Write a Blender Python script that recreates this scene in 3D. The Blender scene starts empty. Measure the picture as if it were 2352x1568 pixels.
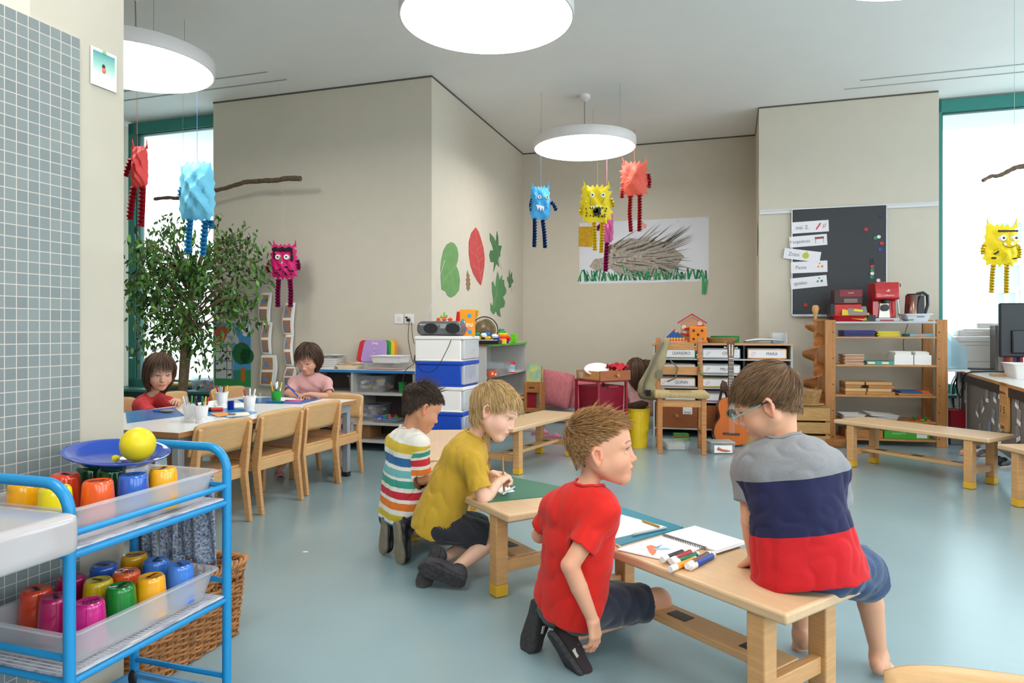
import bpy, bmesh, math, random
import numpy as np
from mathutils import Vector, Matrix, Euler
QUICK = 0
random.seed(5); rng = np.random.default_rng(7)
S = bpy.context.scene; COL = S.collection
# ---------------------------------------------------------------- camera, world, exposure
FPX, CU, HV = 1568.0, 1176.0, 758.0          # focal length in pixels, centre column, horizon row
cd = bpy.data.cameras.new('camera'); cam = bpy.data.objects.new('camera', cd); COL.objects.link(cam)
cam.location = (0, 0, 1.0); cam.rotation_euler = (math.pi/2, 0, 0)
cd.sensor_width = 36; cd.lens = 24.0; cd.shift_y = -(784-HV)/2352.0; cd.clip_start = .05
S.camera = cam
W = bpy.data.worlds.new('sky'); S.world = W; W.use_nodes = True
wn = W.node_tree.nodes; wl = W.node_tree.links
bg = wn['Background']; bg.inputs[1].default_value = 4.2
tc = wn.new('ShaderNodeTexCoord'); sx = wn.new('ShaderNodeSeparateXYZ'); cr = wn.new('ShaderNodeValToRGB')
wl.new(tc.outputs['Generated'], sx.inputs[0]); wl.new(sx.outputs[2], cr.inputs[0]); wl.new(cr.outputs[0], bg.inputs[0])
cr.color_ramp.elements[0].position = 0.0; cr.color_ramp.elements[0].color = (.80, .93, 1.0, 1)
cr.color_ramp.elements[1].position = .6; cr.color_ramp.elements[1].color = (.74, .90, 1.0, 1)
S.view_settings.view_transform = 'Standard'; S.view_settings.look = 'None'
S.view_settings.gamma = 1; S.view_settings.use_curve_mapping = False
S.view_settings.exposure = 0.17
S.cycles.max_bounces = 8; S.cycles.diffuse_bounces = 5; S.cycles.transparent_max_bounces = 24
S.cycles.use_denoising = True
S.cycles.sample_clamp_indirect = 6
LAMP = 11.5
# ---------------------------------------------------------------- placing helpers
TH = -math.atan2(499, 1568); cT, sT = math.cos(TH), math.sin(TH)
def P(u, v, Y): return Vector(((u-CU)/FPX*Y, Y, 1-(v-HV)/FPX*Y))     # point at distance Y
def PZ(u, v, z): Y = (1-z)*FPX/(v-HV); return P(u, v, Y)             # point at height z
def F(u, v): return PZ(u, v, 0.0)                                    # point on the floor
def RM(a, b, z=0): return Vector((a*cT-b*sT, a*sT+b*cT, z))          # room axes -> world
def INV(p): return (p.x*cT+p.y*sT, -p.x*sT+p.y*cT)
def wallp(u, v, b):                                                  # pixel on a wall b = const -> (a, z)
    k = (u-CU)/FPX; Y = b/(-k*sT+cT); p = P(u, v, Y); return INV(p)[0], p.z
# ---------------------------------------------------------------- colour and materials
def lin(c): c = c/255.; return c/12.92 if c <= .04045 else ((c+.055)/1.055)**2.4
def rgb(h):
    if isinstance(h, str): h = (int(h[0:2], 16), int(h[2:4], 16), int(h[4:6], 16))
    return (lin(h[0]), lin(h[1]), lin(h[2]), 1)
MC = {}
def mat(name, col=(200, 200, 200), rough=.5, metal=0, noise=0, nscale=20, bump=0, bscale=60, alpha=1, emis=0,
        trans=0, coat=0, sss=0, col2=None, stretch=None, spec=.5, sheen=0, ior=1.45, bdist=.01, kind='noise'):
    if name in MC: return MC[name]
    m = bpy.data.materials.new(name); m.use_nodes = True; MC[name] = m
    nt = m.node_tree; n = nt.nodes; l = nt.links; b = n['Principled BSDF']
    c = rgb(col); b.inputs['Base Color'].default_value = c; b.inputs['Roughness'].default_value = rough
    b.inputs['Metallic'].default_value = metal; b.inputs['Alpha'].default_value = alpha
    b.inputs['Transmission Weight'].default_value = trans; b.inputs['Coat Weight'].default_value = coat
    b.inputs['Specular IOR Level'].default_value = spec; b.inputs['IOR'].default_value = ior
    if sss: b.inputs['Subsurface Weight'].default_value = sss; b.inputs['Subsurface Radius'].default_value = (.02, .008, .004); b.inputs['Subsurface Scale'].default_value = .5
    if sheen: b.inputs['Sheen Weight'].default_value = sheen
    if emis: b.inputs['Emission Color'].default_value = c; b.inputs['Emission Strength'].default_value = emis
    if noise or bump or col2:
        t = n.new('ShaderNodeTexCoord'); mp = n.new('ShaderNodeMapping'); l.new(t.outputs['Object'], mp.inputs[0])
        if stretch: mp.inputs['Scale'].default_value = stretch
    if noise or col2:
        tx = n.new('ShaderNodeTexNoise') if kind == 'noise' else n.new('ShaderNodeTexWave')
        tx.inputs['Scale'].default_value = nscale; tx.inputs['Detail'].default_value = 5
        if kind != 'noise': tx.inputs['Distortion'].default_value = 3; tx.inputs['Detail Scale'].default_value = 1.5
        l.new(mp.outputs[0], tx.inputs[0]); r = n.new('ShaderNodeMix'); r.data_type = 'RGBA'
        c2 = rgb(col2) if col2 else tuple(x*(1-noise) for x in c[:3])+(1,)
        r.inputs[6].default_value = c2; r.inputs[7].default_value = c
        rp = n.new('ShaderNodeMapRange'); rp.inputs[1].default_value = .32; rp.inputs[2].default_value = .68
        l.new(tx.outputs[0], rp.inputs[0]); l.new(rp.outputs[0], r.inputs[0]); l.new(r.outputs[2], b.inputs['Base Color'])
    if bump:
        t2 = n.new('ShaderNodeTexNoise'); t2.inputs['Scale'].default_value = bscale; t2.inputs['Detail'].default_value = 3
        l.new(mp.outputs[0], t2.inputs[0]); bp = n.new('ShaderNodeBump'); bp.inputs['Strength'].default_value = bump
        bp.inputs['Distance'].default_value = bdist; l.new(t2.outputs[0], bp.inputs['Height']); l.new(bp.outputs[0], b.inputs['Normal'])
    return m
def M(h, rough=.45, **k):                       # a plain painted / plastic colour
    nm = 'plain_%s_%g' % (h, rough) + ''.join('_%s%s' % (a, k[a]) for a in sorted(k)); return mat(nm, h, rough, **k)
def clearmat(name, col, alpha, rough=.15):      # clear plastic: mix of transparent and principled
    if name in MC: return MC[name]
    m = bpy.data.materials.new(name); m.use_nodes = True; MC[name] = m
    nt = m.node_tree; n = nt.nodes; b = n['Principled BSDF']; b.inputs['Base Color'].default_value = rgb(col)
    b.inputs['Roughness'].default_value = rough; b.inputs['Specular IOR Level'].default_value = .7
    t = n.new('ShaderNodeBsdfTransparent'); mx = n.new('ShaderNodeMixShader'); mx.inputs[0].default_value = alpha
    t.inputs[0].default_value = tuple(.5+.5*x for x in rgb(col)[:3])+(1,)
    nt.links.new(t.outputs[0], mx.inputs[1]); nt.links.new(b.outputs[0], mx.inputs[2]); nt.links.new(mx.outputs[0], n['Material Output'].inputs[0])
    return m
beech = mat('beech_wood', 'D4A06A', .38, noise=.16, nscale=5, stretch=(2, 2, 22), bump=.05, bscale=60)
beechx = mat('beech_wood_long', 'D3A774', .36, noise=.13, nscale=5, stretch=(2, 26, 26), bump=.04, bscale=60)
beechy = mat('beech_wood_deep', 'D4A06A', .38, noise=.15, nscale=5, stretch=(26, 2, 26), bump=.04, bscale=60)
benchtop = mat('bench_top_wood', 'D8B48C', .34, noise=.10, nscale=4, stretch=(2, 30, 10), bump=.03, bscale=50)
pine = mat('pine_wood', 'C08048', .45, noise=.3, nscale=4, stretch=(3, 3, 14), bump=.06)
pinex = mat('pine_wood_long', 'C98F56', .45, noise=.25, nscale=4, stretch=(3, 18, 18), bump=.06)
whitep = mat('white_plastic', 'E9E6E4', .35)
whitel = mat('white_laminate', 'E4E1DE', .28)
grayl = mat('grey_laminate', 'B9B5B0', .45, noise=.06, nscale=60)
clearp = clearmat('clear_plastic', 'E8ECEE', .15)
frostp = clearmat('frosted_plastic', 'D8DADC', .48, .35)
blackm = mat('black_plastic', '17181A', .4)
darkg = mat('dark_grey_plastic', '3A3C40', .4)
steel = mat('steel', 'A8A8A8', .3, metal=1)
paper = mat('white_paper', 'EFEDEA', .7)
cable = mat('black_cable', '141414', .5)
# ---------------------------------------------------------------- mesh builder
def rotz(a): return Matrix.Rotation(a, 4, 'Z')
class MB:
    def __init__(s): s.v = []; s.f = []; s.mi = []; s.T = Matrix.Identity(4); s.k = 0
    def add(s, vs, fs):
        o = len(s.v); T = s.T; s.v += [tuple(T @ Vector(p)) for p in vs]; s.f += [tuple(o+i for i in f) for f in fs]; s.mi += [s.k]*len(fs); return s
    def box(s, x0, x1, y0, y1, z0, z1):
        v = [(x, y, z) for z in (z0, z1) for y in (y0, y1) for x in (x0, x1)]
        return s.add(v, [(0, 2, 3, 1), (4, 5, 7, 6), (0, 1, 5, 4), (2, 6, 7, 3), (0, 4, 6, 2), (1, 3, 7, 5)])
    def cbox(s, c, d, R=None):
        T = s.T; s.T = T @ Matrix.Translation(c) @ (R.to_4x4() if R else Matrix.Identity(4))
        s.box(-d[0]/2, d[0]/2, -d[1]/2, d[1]/2, -d[2]/2, d[2]/2); s.T = T; return s
    def tube(s, pts, r, n=10, closed=False, cap=True):
        pts = [Vector(p) for p in pts]; m = len(pts); rs = r if isinstance(r, (list, tuple)) else [r]*m
        vs = []; fs = []; N = None
        for i, p in enumerate(pts):
            if closed: t = (pts[(i+1) % m]-pts[i-1]).normalized()
            else: t = (pts[min(i+1, m-1)]-pts[max(i-1, 0)])
            if t.length < 1e-9: t = Vector((0, 0, 1))
            t = t.normalized()
            if N is None: N = t.orthogonal().normalized()
            else:
                N = N - t*N.dot(t)
                N = N.normalized() if N.length > 1e-6 else t.orthogonal().normalized()
            B = t.cross(N)
            for k in range(n):
                a = 2*math.pi*k/n; vs.append(p+(N*math.cos(a)+B*math.sin(a))*rs[i])
        for i in range(m if closed else m-1):
            j = (i+1) % m
            for k in range(n): k2 = (k+1) % n; fs.append((i*n+k, i*n+k2, j*n+k2, j*n+k))
        if cap and not closed: fs.append(tuple(range(n-1, -1, -1))); fs.append(tuple((m-1)*n+k for k in range(n)))
        return s.add(vs, fs)
    def cyl(s, c, r, h, n=24, r2=None): r2 = r if r2 is None else r2; c = Vector(c); return s.tube([c, c+Vector((0, 0, h))], [r, r2], n)
    def lathe(s, prof, n=32, c=(0, 0, 0), sx=1, sy=1):
        vs = []; fs = []; m = len(prof)
        for r, z in prof:
            for k in range(n): a = 2*math.pi*k/n; vs.append((c[0]+r*sx*math.cos(a), c[1]+r*sy*math.sin(a), c[2]+z))
        for i in range(m-1):
            for k in range(n): k2 = (k+1) % n; fs.append((i*n+k, i*n+k2, (i+1)*n+k2, (i+1)*n+k))
        if prof[0][0] > 1e-6: fs.append(tuple(range(n-1, -1, -1)))
        if prof[-1][0] > 1e-6: fs.append(tuple((m-1)*n+k for k in range(n)))
        return s.add(vs, fs)
    def prism(s, poly, z0, z1):                  # polygon in local xy, extruded z0..z1
        n = len(poly); vs = [(p[0], p[1], z0) for p in poly]+[(p[0], p[1], z1) for p in poly]
        fs = [tuple(range(n-1, -1, -1)), tuple(range(n, 2*n))]+[(i, (i+1) % n, n+(i+1) % n, n+i) for i in range(n)]
        return s.add(vs, fs)
    def prismy(s, poly, y0, y1):                 # polygon in local xz, extruded y0..y1
        T = s.T; s.T = T @ Matrix(((1, 0, 0, 0), (0, 0, 1, 0), (0, 1, 0, 0), (0, 0, 0, 1)))
        s.prism(poly, y0, y1); s.T = T; return s
    def prismx(s, poly, x0, x1):                 # polygon in local yz, extruded x0..x1
        T = s.T; s.T = T @ Matrix(((0, 0, 1, 0), (1, 0, 0, 0), (0, 1, 0, 0), (0, 0, 0, 1)))
        s.prism(poly, x0, x1); s.T = T; return s
    def ball(s, c, r, n=16, m=10, sc=(1, 1, 1)):
        return s.lathe([(max(1e-7, r*math.sin(math.pi*i/m))*1, -r*math.cos(math.pi*i/m)*sc[2]) for i in range(m+1)], n, c, sc[0], sc[1])
    def tray(s, w, d, h, wall=.004, taper=.015, rim=.01, z=0, cx=0, cy=0):   # open box with tapered sides and a rim
        a, b = w/2, d/2; a2, b2 = a-taper, b-taper; t = wall
        L = [(a2, b2, z), (a, b, z+h), (a+rim, b+rim, z+h), (a+rim, b+rim, z+h-rim*.6)]
        rings = [(a2, b2, z), (a, b, z+h-rim*.6), (a+rim, b+rim, z+h-rim*.6), (a+rim, b+rim, z+h), (a-t, b-t, z+h), (a2-t, b2-t, z+t)]
        vs = []; fs = []
        for (x, y, zz) in rings:
            c = min(x, y)*.16; p = [(x, y-c), (x-c*.3, y-c*.3), (x-c, y), (-x+c, y), (-x+c*.3, y-c*.3), (-x, y-c), (-x, -y+c), (-x+c*.3, -y+c*.3), (-x+c, -y), (x-c, -y), (x-c*.3, -y+c*.3), (x, -y+c)]
            vs += [(q[0]+cx, q[1]+cy, zz) for q in p]
        n = 12
        for i in range(len(rings)-1):
            for k in range(n): k2 = (k+1) % n; fs.append((i*n+k, i*n+k2, (i+1)*n+k2, (i+1)*n+k))
        fs.append(tuple(range(n-1, -1, -1))); fs.append(tuple(5*n+k for k in range(n)))
        return s.add(vs, fs)
    def grid(s, fn, nu, nv, closeu=False):
        vs = [fn(i/(nu if closeu else nu-1), j/(nv-1)) for j in range(nv) for i in range(nu)]; fs = []
        for j in range(nv-1):
            for i in range(nu if closeu else nu-1):
                i2 = (i+1) % nu; fs.append((j*nu+i, j*nu+i2, (j+1)*nu+i2, (j+1)*nu+i))
        return s.add(vs, fs)
    def build(s, name, mats, parent=None, bevel=0, seg=2, smooth=50, solid=0, loc=None, rot=None, sub=0):
        me = bpy.data.meshes.new(name); me.from_pydata(s.v, [], s.f); me.update()
        if not isinstance(mats, (list, tuple)): mats = [mats]
        for m in mats: me.materials.append(m)
        if len(mats) > 1: me.polygons.foreach_set('material_index', s.mi)
        bm = bmesh.new(); bm.from_mesh(me); bmesh.ops.recalc_face_normals(bm, faces=bm.faces); bm.to_mesh(me); bm.free()
        if smooth: me.polygons.foreach_set('use_smooth', [True]*len(me.polygons)); me.set_sharp_from_angle(angle=math.radians(smooth))
        o = bpy.data.objects.new(name, me); COL.objects.link(o)
        if parent: o.parent = parent
        if loc is not None: o.location = loc
        if rot is not None: o.rotation_euler = rot if isinstance(rot, (tuple, Euler)) else (0, 0, rot)
        if solid: md = o.modifiers.new('thick', 'SOLIDIFY'); md.thickness = solid; md.offset = 0
        if sub: md = o.modifiers.new('sub', 'SUBSURF'); md.levels = sub; md.render_levels = sub
        if bevel: md = o.modifiers.new('bevel', 'BEVEL'); md.width = bevel; md.segments = seg; md.limit_method = 'ANGLE'; md.angle_limit = math.radians(40)
        return o
def tag(o, label=None, cat=None, group=None, kind=None):
    if label: o['label'] = label
    if cat: o['category'] = cat
    if group: o['group'] = group
    if kind: o['kind'] = kind
    return o
def thing(name, label, cat, loc=(0, 0, 0), rz=0, group=None, rot=None):
    o = bpy.data.objects.new(name, None); COL.objects.link(o); o.empty_display_size = .05
    o.location = loc; o.rotation_euler = rot if rot else (0, 0, rz); return tag(o, label, cat, group)
def kids(o): return [c for c in bpy.data.objects if c.parent == o]
def dup(root, loc, rz=None, label=None, group=None, rot=None, mats=None):
    def cp(o, par):
        c = o.copy(); COL.objects.link(c)
        if par: c.parent = par
        for ch in KID.get(o.name, ()): cp(ch, c)
        return c
    KID = {}
    for o in COL.objects:
        if o.parent: KID.setdefault(o.parent.name, []).append(o)
    r = cp(root, None); r.location = loc
    if rot: r.rotation_euler = rot
    elif rz is not None: r.rotation_euler = (0, 0, rz)
    if label: r['label'] = label
    if group: r['group'] = group
    return r
def recolor(root, old, new):                    # swap a material on a copied thing (own mesh data)
    for o in [root]+[c for c in COL.objects if c.parent == root]:
        if o.type == 'MESH' and any(m == old for m in o.data.materials):
            o.data = o.data.copy()
            for i, m in enumerate(o.data.materials):
                if m == old: o.data.materials[i] = new
def text(s, size, m, parent, loc, rot=(math.pi/2, 0, 0), name='lettering', ext=.0006, align='CENTER', sx=1):
    cu = bpy.data.curves.new('txt', 'FONT'); cu.body = s; cu.size = size; cu.extrude = ext; cu.align_x = align; cu.align_y = 'CENTER'; cu.resolution_u = 3
    to = bpy.data.objects.new('txt', cu); COL.objects.link(to); dg = bpy.context.evaluated_depsgraph_get()
    me = bpy.data.meshes.new_from_object(to.evaluated_get(dg)); bpy.data.objects.remove(to); me.materials.clear(); me.materials.append(m)
    o = bpy.data.objects.new(name, me); COL.objects.link(o); o.parent = parent; o.location = loc; o.rotation_euler = rot; o.scale = (sx, 1, 1); return o
def arc(cx, cy, r, a0, a1, n=8): return [(cx+r*math.cos(math.radians(a0+(a1-a0)*i/n)), cy+r*math.sin(math.radians(a0+(a1-a0)*i/n))) for i in range(n+1)]
def rrect(w, h, r, cx=0, cy=0, n=5):
    return arc(cx+w/2-r, cy+h/2-r, r, 0, 90, n)+arc(cx-w/2+r, cy+h/2-r, r, 90, 180, n)+arc(cx-w/2+r, cy-h/2+r, r, 180, 270, n)+arc(cx+w/2-r, cy-h/2+r, r, 270, 360, n)
# ---------------------------------------------------------------- the room
def mat_tiles():
    m = bpy.data.materials.new('mosaic_tiles'); m.use_nodes = True; nt = m.node_tree; n = nt.nodes; l = nt.links; b = n['Principled BSDF']
    t = n.new('ShaderNodeTexCoord'); br = n.new('ShaderNodeTexBrick'); sp = n.new('ShaderNodeSeparateXYZ'); cb = n.new('ShaderNodeCombineXYZ')
    l.new(t.outputs['Object'], sp.inputs[0]); l.new(sp.outputs[1], cb.inputs[0]); l.new(sp.outputs[2], cb.inputs[1]); l.new(cb.outputs[0], br.inputs[0])
    br.offset = 0; br.squash = 1; p = .0262
    br.inputs['Scale'].default_value = 1; br.inputs['Mortar Size'].default_value = .0011; br.inputs['Mortar Smooth'].default_value = .1
    br.inputs['Brick Width'].default_value = p; br.inputs['Row Height'].default_value = p; br.inputs['Bias'].default_value = 0
    br.inputs['Color1'].default_value = rgb('7C8481'); br.inputs['Color2'].default_value = rgb('737A7A'); br.inputs['Mortar'].default_value = rgb('BDB2AA')
    l.new(br.outputs['Color'], b.inputs['Base Color']); bp = n.new('ShaderNodeBump'); bp.inputs['Strength'].default_value = .5; bp.inputs['Distance'].default_value = .002; bp.invert = True
    l.new(br.outputs['Fac'], bp.inputs['Height']); l.new(bp.outputs[0], b.inputs['Normal']); b.inputs['Roughness'].default_value = .5
    return m
wallm = mat('wall_paint', 'CDC4B4', .8, noise=.025, nscale=9, bump=.12, bscale=500, bdist=.002)
ceilm = mat('ceiling_paint', 'EEECE9', .85, noise=.02, nscale=4)
floorm = mat('linoleum', '8BA2A8', .25, noise=.07, nscale=2.2, bump=.03, bscale=9, spec=.55, coat=.25)
MC['linoleum'].node_tree.nodes['Principled BSDF'].inputs['Coat Roughness'].default_value = .18
teal = mat('teal_frame', '2F7F76', .4, noise=.05)
def struct(name, boxes, m, bevel=0, **k):
    b = MB()
    for q in boxes: b.box(*q)
    o = b.build(name, m, None, bevel, smooth=0, rot=TH, **k); o['kind'] = 'structure'; return o
CZ = 3.2
struct('floor', [(-6.6, 5.0, -4.2, 8.6, -.1, 0)], floorm)
struct('ceiling', [(-6.6, 5.0, -4.2, 8.6, CZ, CZ+.1)], ceilm)
struct('wall_left', [(-1.8, -1.5, -4.0, 1.385, 0, CZ)], wallm)
struct('wall_left_alcove', [(-6.4, -1.5, 1.135, 1.385, 0, CZ)], wallm)
struct('wall_far_left', [(-6.5, -6.2, 1.2, 6.0, 0, CZ)], wallm)
tl = struct('wall_tiles', [(-1.5, -1.494, -4.0, 1.254, 0, 1.703)], mat_tiles())
struct('wall_back_left', [(-4.75, -2.45, 5.41, 5.61, 0, CZ)], wallm)
struct('wall_back_middle', [(-2.65, -2.45, 5.61, 8.15, 0, CZ)], wallm)
struct('wall_back', [(-2.65, .48, 8.15, 8.4, 0, CZ)], wallm)
struct('wall_back_corner', [(.28, .48, 7.38, 8.15, 0, CZ)], wallm)
struct('wall_back_right', [(.28, 1.835, 7.165, 7.38, 0, CZ)], wallm)
struct('wall_behind', [(-1.8, 1.2, -4.2, -4.0, 0, CZ), (1.2, 4.8, -4.2, -4.0, 0, .8), (1.2, 4.8, -4.2, -4.0, 3.05, CZ), (4.3, 4.8, -4.2, -4.0, .8, 3.05)], wallm)
struct('wall_right', [(4.6, 4.8, -4.0, 7.7, 0, .5), (4.6, 4.8, -4.0, 7.7, 3.0, CZ)]+[(4.6, 4.8, b, b+.5, .5, 3.0) for b in (-4.0, -1.2, 1.6, 4.4, 7.2)], wallm)
glass = clearmat('window_glass', 'F4FAFC', .05, .02)
def window(name, a0, a1, b, z0, z1, fw=.09, mull=()):
    o = bpy.data.objects.new(name, None); COL.objects.link(o); o['kind'] = 'structure'; o.rotation_euler = (0, 0, TH)
    m = MB(); d0, d1 = b, b+.12
    m.box(a0, a0+fw, d0, d1, z0, z1); m.box(a1-fw, a1, d0, d1, z0, z1); m.box(a0, a1, d0, d1, z1-fw-.03, z1); m.box(a0, a1, d0, d1, z0, z0+fw)
    for q in mull: m.box(q-.035, q+.035, d0, d1, z0, z1)
    m.build('window_frame', teal, o, .006)
    g = MB().box(a0+fw, a1-fw, b+.05, b+.056, z0+fw, z1-fw); g.build('window_pane', glass, o, smooth=0)
    s = MB(); e = .008; s.box(a0+fw, a0+fw+e, b+.02, b+.07, z0+fw, z1-fw-.03); s.box(a1-fw-e, a1-fw, b+.02, b+.07, z0+fw, z1-fw-.03); s.box(a0+fw, a1-fw, b+.02, b+.07, z1-fw-.03-e, z1-fw-.03)
    s.build('window_gasket', mat('gasket', '1E4440', .6), o)
    return o
window('window_1', -6.05, -4.55, 5.64, .40, CZ-.02)
window('window_2', 1.835, 4.6, 7.40, .40, CZ-.02, mull=(3.6,))
struct('wall_under_window_left', [(-6.2, -4.55, 5.64, 5.8, 0, .40)], M('3C6C64', .5))
struct('wall_under_window_right', [(1.8, 4.6, 7.40, 7.6, 0, .40)], wallm)
struct('trim_1', [(-6.2, -4.75, 5.34, 5.64, .385, .41)], M('356F68', .4), .003)
struct('trim_2', [(1.84, 4.6, 7.1, 7.40, .385, .41)], M('356F68', .4), .003)
# white rail on the right wall and curtain tracks on the ceiling
a0, z0 = wallp(1746, 488, 7.165); a1, z1 = wallp(2146, 470, 7.165)
struct('trim_3', [(.285, 1.83, 7.15, 7.165, z0-.022, z0+.022), (.285, 1.83, 7.143, 7.165, z0+.008, z0+.013)], M('D8D6D8', .4), .002)
struct('trim_4', [(-6.2, -3.7, 5.1, 5.112, CZ-.006, CZ), (-6.2, -3.75, 4.9, 4.912, CZ-.006, CZ)], M('9AA0A0', .5))
struct('trim_5', [(1.0, 4.6, 6.85, 6.862, CZ-.006, CZ), (1.1, 4.6, 6.65, 6.662, CZ-.006, CZ)], M('9AA0A0', .5))
gapshadem = M('5A544C', .9)  # shade of the wall-to-ceiling gap, painted as thin dark strips
struct('painted_shadow_gap', [(-4.75, -2.45, 5.404, 5.41, CZ-.014, CZ), (-2.45, -2.444, 5.41, 8.15, CZ-.014, CZ), (-2.45, .28, 8.144, 8.15, CZ-.014, CZ), (.274, .28, 7.165, 8.15, CZ-.014, CZ), (.28, 1.83, 7.159, 7.165, CZ-.014, CZ)], gapshadem)
# ---------------------------------------------------------------- ceiling lamps
lampw = mat('lamp_rim', 'E2DCDA', .4); lampe = mat('lamp_diffuser', 'FFFDF9', .5, emis=LAMP)
def lamp(x, y, label, canopy=True):
    t = thing('pendant_lamp', label, 'ceiling lamp', (x, y, 2.70), TH, 'round pendant lamps')
    MB().lathe([(1e-7, .012), (.467, .012), (.467, 0), (.475, 0), (.478, .004), (.478, .086), (.474, .09), (.44, .09), (.43, .092), (1e-6, .092)], 72).build('lamp_rim', lampw, t)
    MB().lathe([(1e-6, .001), (.465, .001), (.465, .010), (1e-6, .010)], 72).build('diffuser', lampe, t)
    MB().lathe([(1e-6, .5), (.055, .5), (.055, .47), (.02, .445), (1e-6, .44)], 24).build('canopy', lampw, t)
    MB().tube([(0, 0, .46), (0, .004, .3), (.0, 0, .09)], .004, 8).build('cord', M('7C7C80', .5), t)
    for k in range(3):
        a = math.radians(90+120*k); p = (.42*math.cos(a), .42*math.sin(a))
        MB().tube([(p[0], p[1], .5), (p[0], p[1], .09)], .0016, 6).build('wire', steel, t)
    return t
lamp(-.138, 3.74, 'large round glowing pendant lamp at the top centre of the picture')
lamp(-2.45, 4.44, 'round glowing pendant lamp at upper left, half behind the beige wall edge')
lamp(.68, 6.40, 'smaller-looking round lamp hanging over the paper monsters near the back wall')
lamp(1.89, 3.065, 'round pendant lamp just peeking in at the top right corner')
lamp(-.98, 1.0, 'round pendant lamp behind the camera on the left'); lamp(1.05, .40, 'round pendant lamp behind the camera, middle')
lamp(3.2, -.3, 'round pendant lamp behind the camera on the right'); lamp(.2, -2.3, 'round pendant lamp far behind the camera')
lamp(2.35, -3.0, 'round pendant lamp farthest behind the camera on the right')
# ---------------------------------------------------------------- outside
bw = mat('rendered_facade', 'F2F0EC', .8, noise=.02); bgl = mat('facade_glass', 'A8C4C8', .15)
def building(a0, a1, b, label, wins):
    t = thing('building', label, 'building', (0, 0, 0), TH)
    MB().box(a0, a1, b, b+3, -3, 9).build('wall', bw, t, smooth=0)
    for (x, z, w, h) in wins:
        MB().box(x-.05, x+w+.05, b-.05, b+.01, z-.05, z).box(x-.05, x+w+.05, b-.05, b+.01, z+h, z+h+.06).box(x-.05, x, b-.05, b+.01, z, z+h).box(x+w, x+w+.05, b-.05, b+.01, z, z+h).box(x+w/2-.03, x+w/2+.03, b-.04, b+.01, z, z+h).build('window', M('F2F2F0', .5), t)
        MB().box(x, x+w, b-.02, b+.005, z, z+h).build('pane', bgl, t, smooth=0)
w2 = []
for (u0, v0, u1, v1) in ((2290, 512, 2345, 560), (2275, 610, 2340, 660), (2288, 672, 2330, 740), (2350, 612, 2400, 740)):
    aa, zz = wallp(u0, v1, 13.0); ab, zb = wallp(u1, v0, 13.0); w2.append((aa, zz, ab-aa, zb-zz))
building(2.2, 14, 13.0, 'pale rendered building with teal windows outside the right window', w2)
building(-22, -9.0, 13.0, 'pale building faintly seen outside the left window', [(-12.0, -1.5, 1.0, 1.4)])
g = MB().box(-30, 30, 7.8, 30, -.35, -.3).build('ground', M('B8BCB4', .9), rot=TH, smooth=0); g['kind'] = 'structure'
# ---------------------------------------------------------------- distance-field modelling (people, shoes, cushions, bags)
V3 = lambda p: np.array(p, float)
def unit(v): v = np.array(v, float); return v/np.linalg.norm(v)
def frame(y, z=(0, 0, 1)):                      # 3x3 with columns x, y(forward), z(up)
    y = unit(y); x = unit(np.cross(y, V3(z))); return np.column_stack([x, y, np.cross(x, y)])
def rc(a, b, r1, r2, k=.012): return ('rc', V3(a), V3(b), r1, r2, k)
def el(c, r, R=None, k=.012): return ('el', V3(c), V3(r), np.eye(3) if R is None else R, max(r), k)
def sub(p): return ('-',)+p
def pd(p, q):
    if p[0] == '-': return pd(p[1:], q)
    if p[0] == 'rc':
        a, b, r1, r2 = p[1:5]; ab = b-a; L = ab@ab; t = np.clip(((q-a)@ab)/max(L, 1e-12), 0, 1)
        return np.sqrt((((q-a)-t[:, None]*ab)**2).sum(1))-(r1+(r2-r1)*t)
    c, r, R = p[1:4]; w = (q-c)@R; k0 = np.sqrt(((w/r)**2).sum(1)); k1 = np.sqrt(((w/(r*r))**2).sum(1))
    return np.where(k0 < 1e-6, -r.min(), k0*(k0-1)/np.maximum(k1, 1e-9))
def pbb(p):
    if p[0] == '-': return pbb(p[1:])
    if p[0] == 'rc': m = max(p[3], p[4]); return np.minimum(p[1], p[2])-m, np.maximum(p[1], p[2])+m
    return p[1]-p[4], p[1]+p[4]
def xf(prims, M3, o, s=1.0):                    # rotate / scale / move prims
    out = []
    for p in prims:
        neg = p[0] == '-'; p = p[1:] if neg else p
        if p[0] == 'rc': q = ('rc', M3@(p[1]*s)+o, M3@(p[2]*s)+o, p[3]*s, p[4]*s, p[5]*s)
        else: q = ('el', M3@(p[1]*s)+o, p[2]*s, M3@p[3], p[4]*s, p[5]*s)
        out.append(('-',)+q if neg else q)
    return out
def prune(prims, q):
    lo = q.min(0); hi = q.max(0); R = np.linalg.norm(hi-lo)/2
    if R > .06: return prims
    c = ((lo+hi)/2)[None]; e = [pd(p, c)[0] for p in prims]; dm = min([x for x, p in zip(e, prims) if p[0] != '-'] or [0])
    return [p for p, x in zip(prims, e) if (x < 1.8*R+.006+p[-1] if p[0] == '-' else x < dm+2.3*R+.006+p[-1])]
def sdf(prims, q, extra=None):
    d = np.full(len(q), 9.0)
    if len(q) > 400: prims = prune(prims, q)
    for p in prims:
        k = p[-1]; e = pd(p, q)
        if p[0] == '-':
            e = -e; h = np.maximum(k-np.abs(d-e), 0)/k; d = np.maximum(d, e)+h*h*k*.25
        else: h = np.maximum(k-np.abs(d-e), 0)/k; d = np.minimum(d, e)-h*h*k*.25
    return extra(q, d) if extra else d
def nets(fn, lo, hi, h, B=12):
    if QUICK: h = h*QUICK
    return nets_(fn, lo, hi, h, B)
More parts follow.
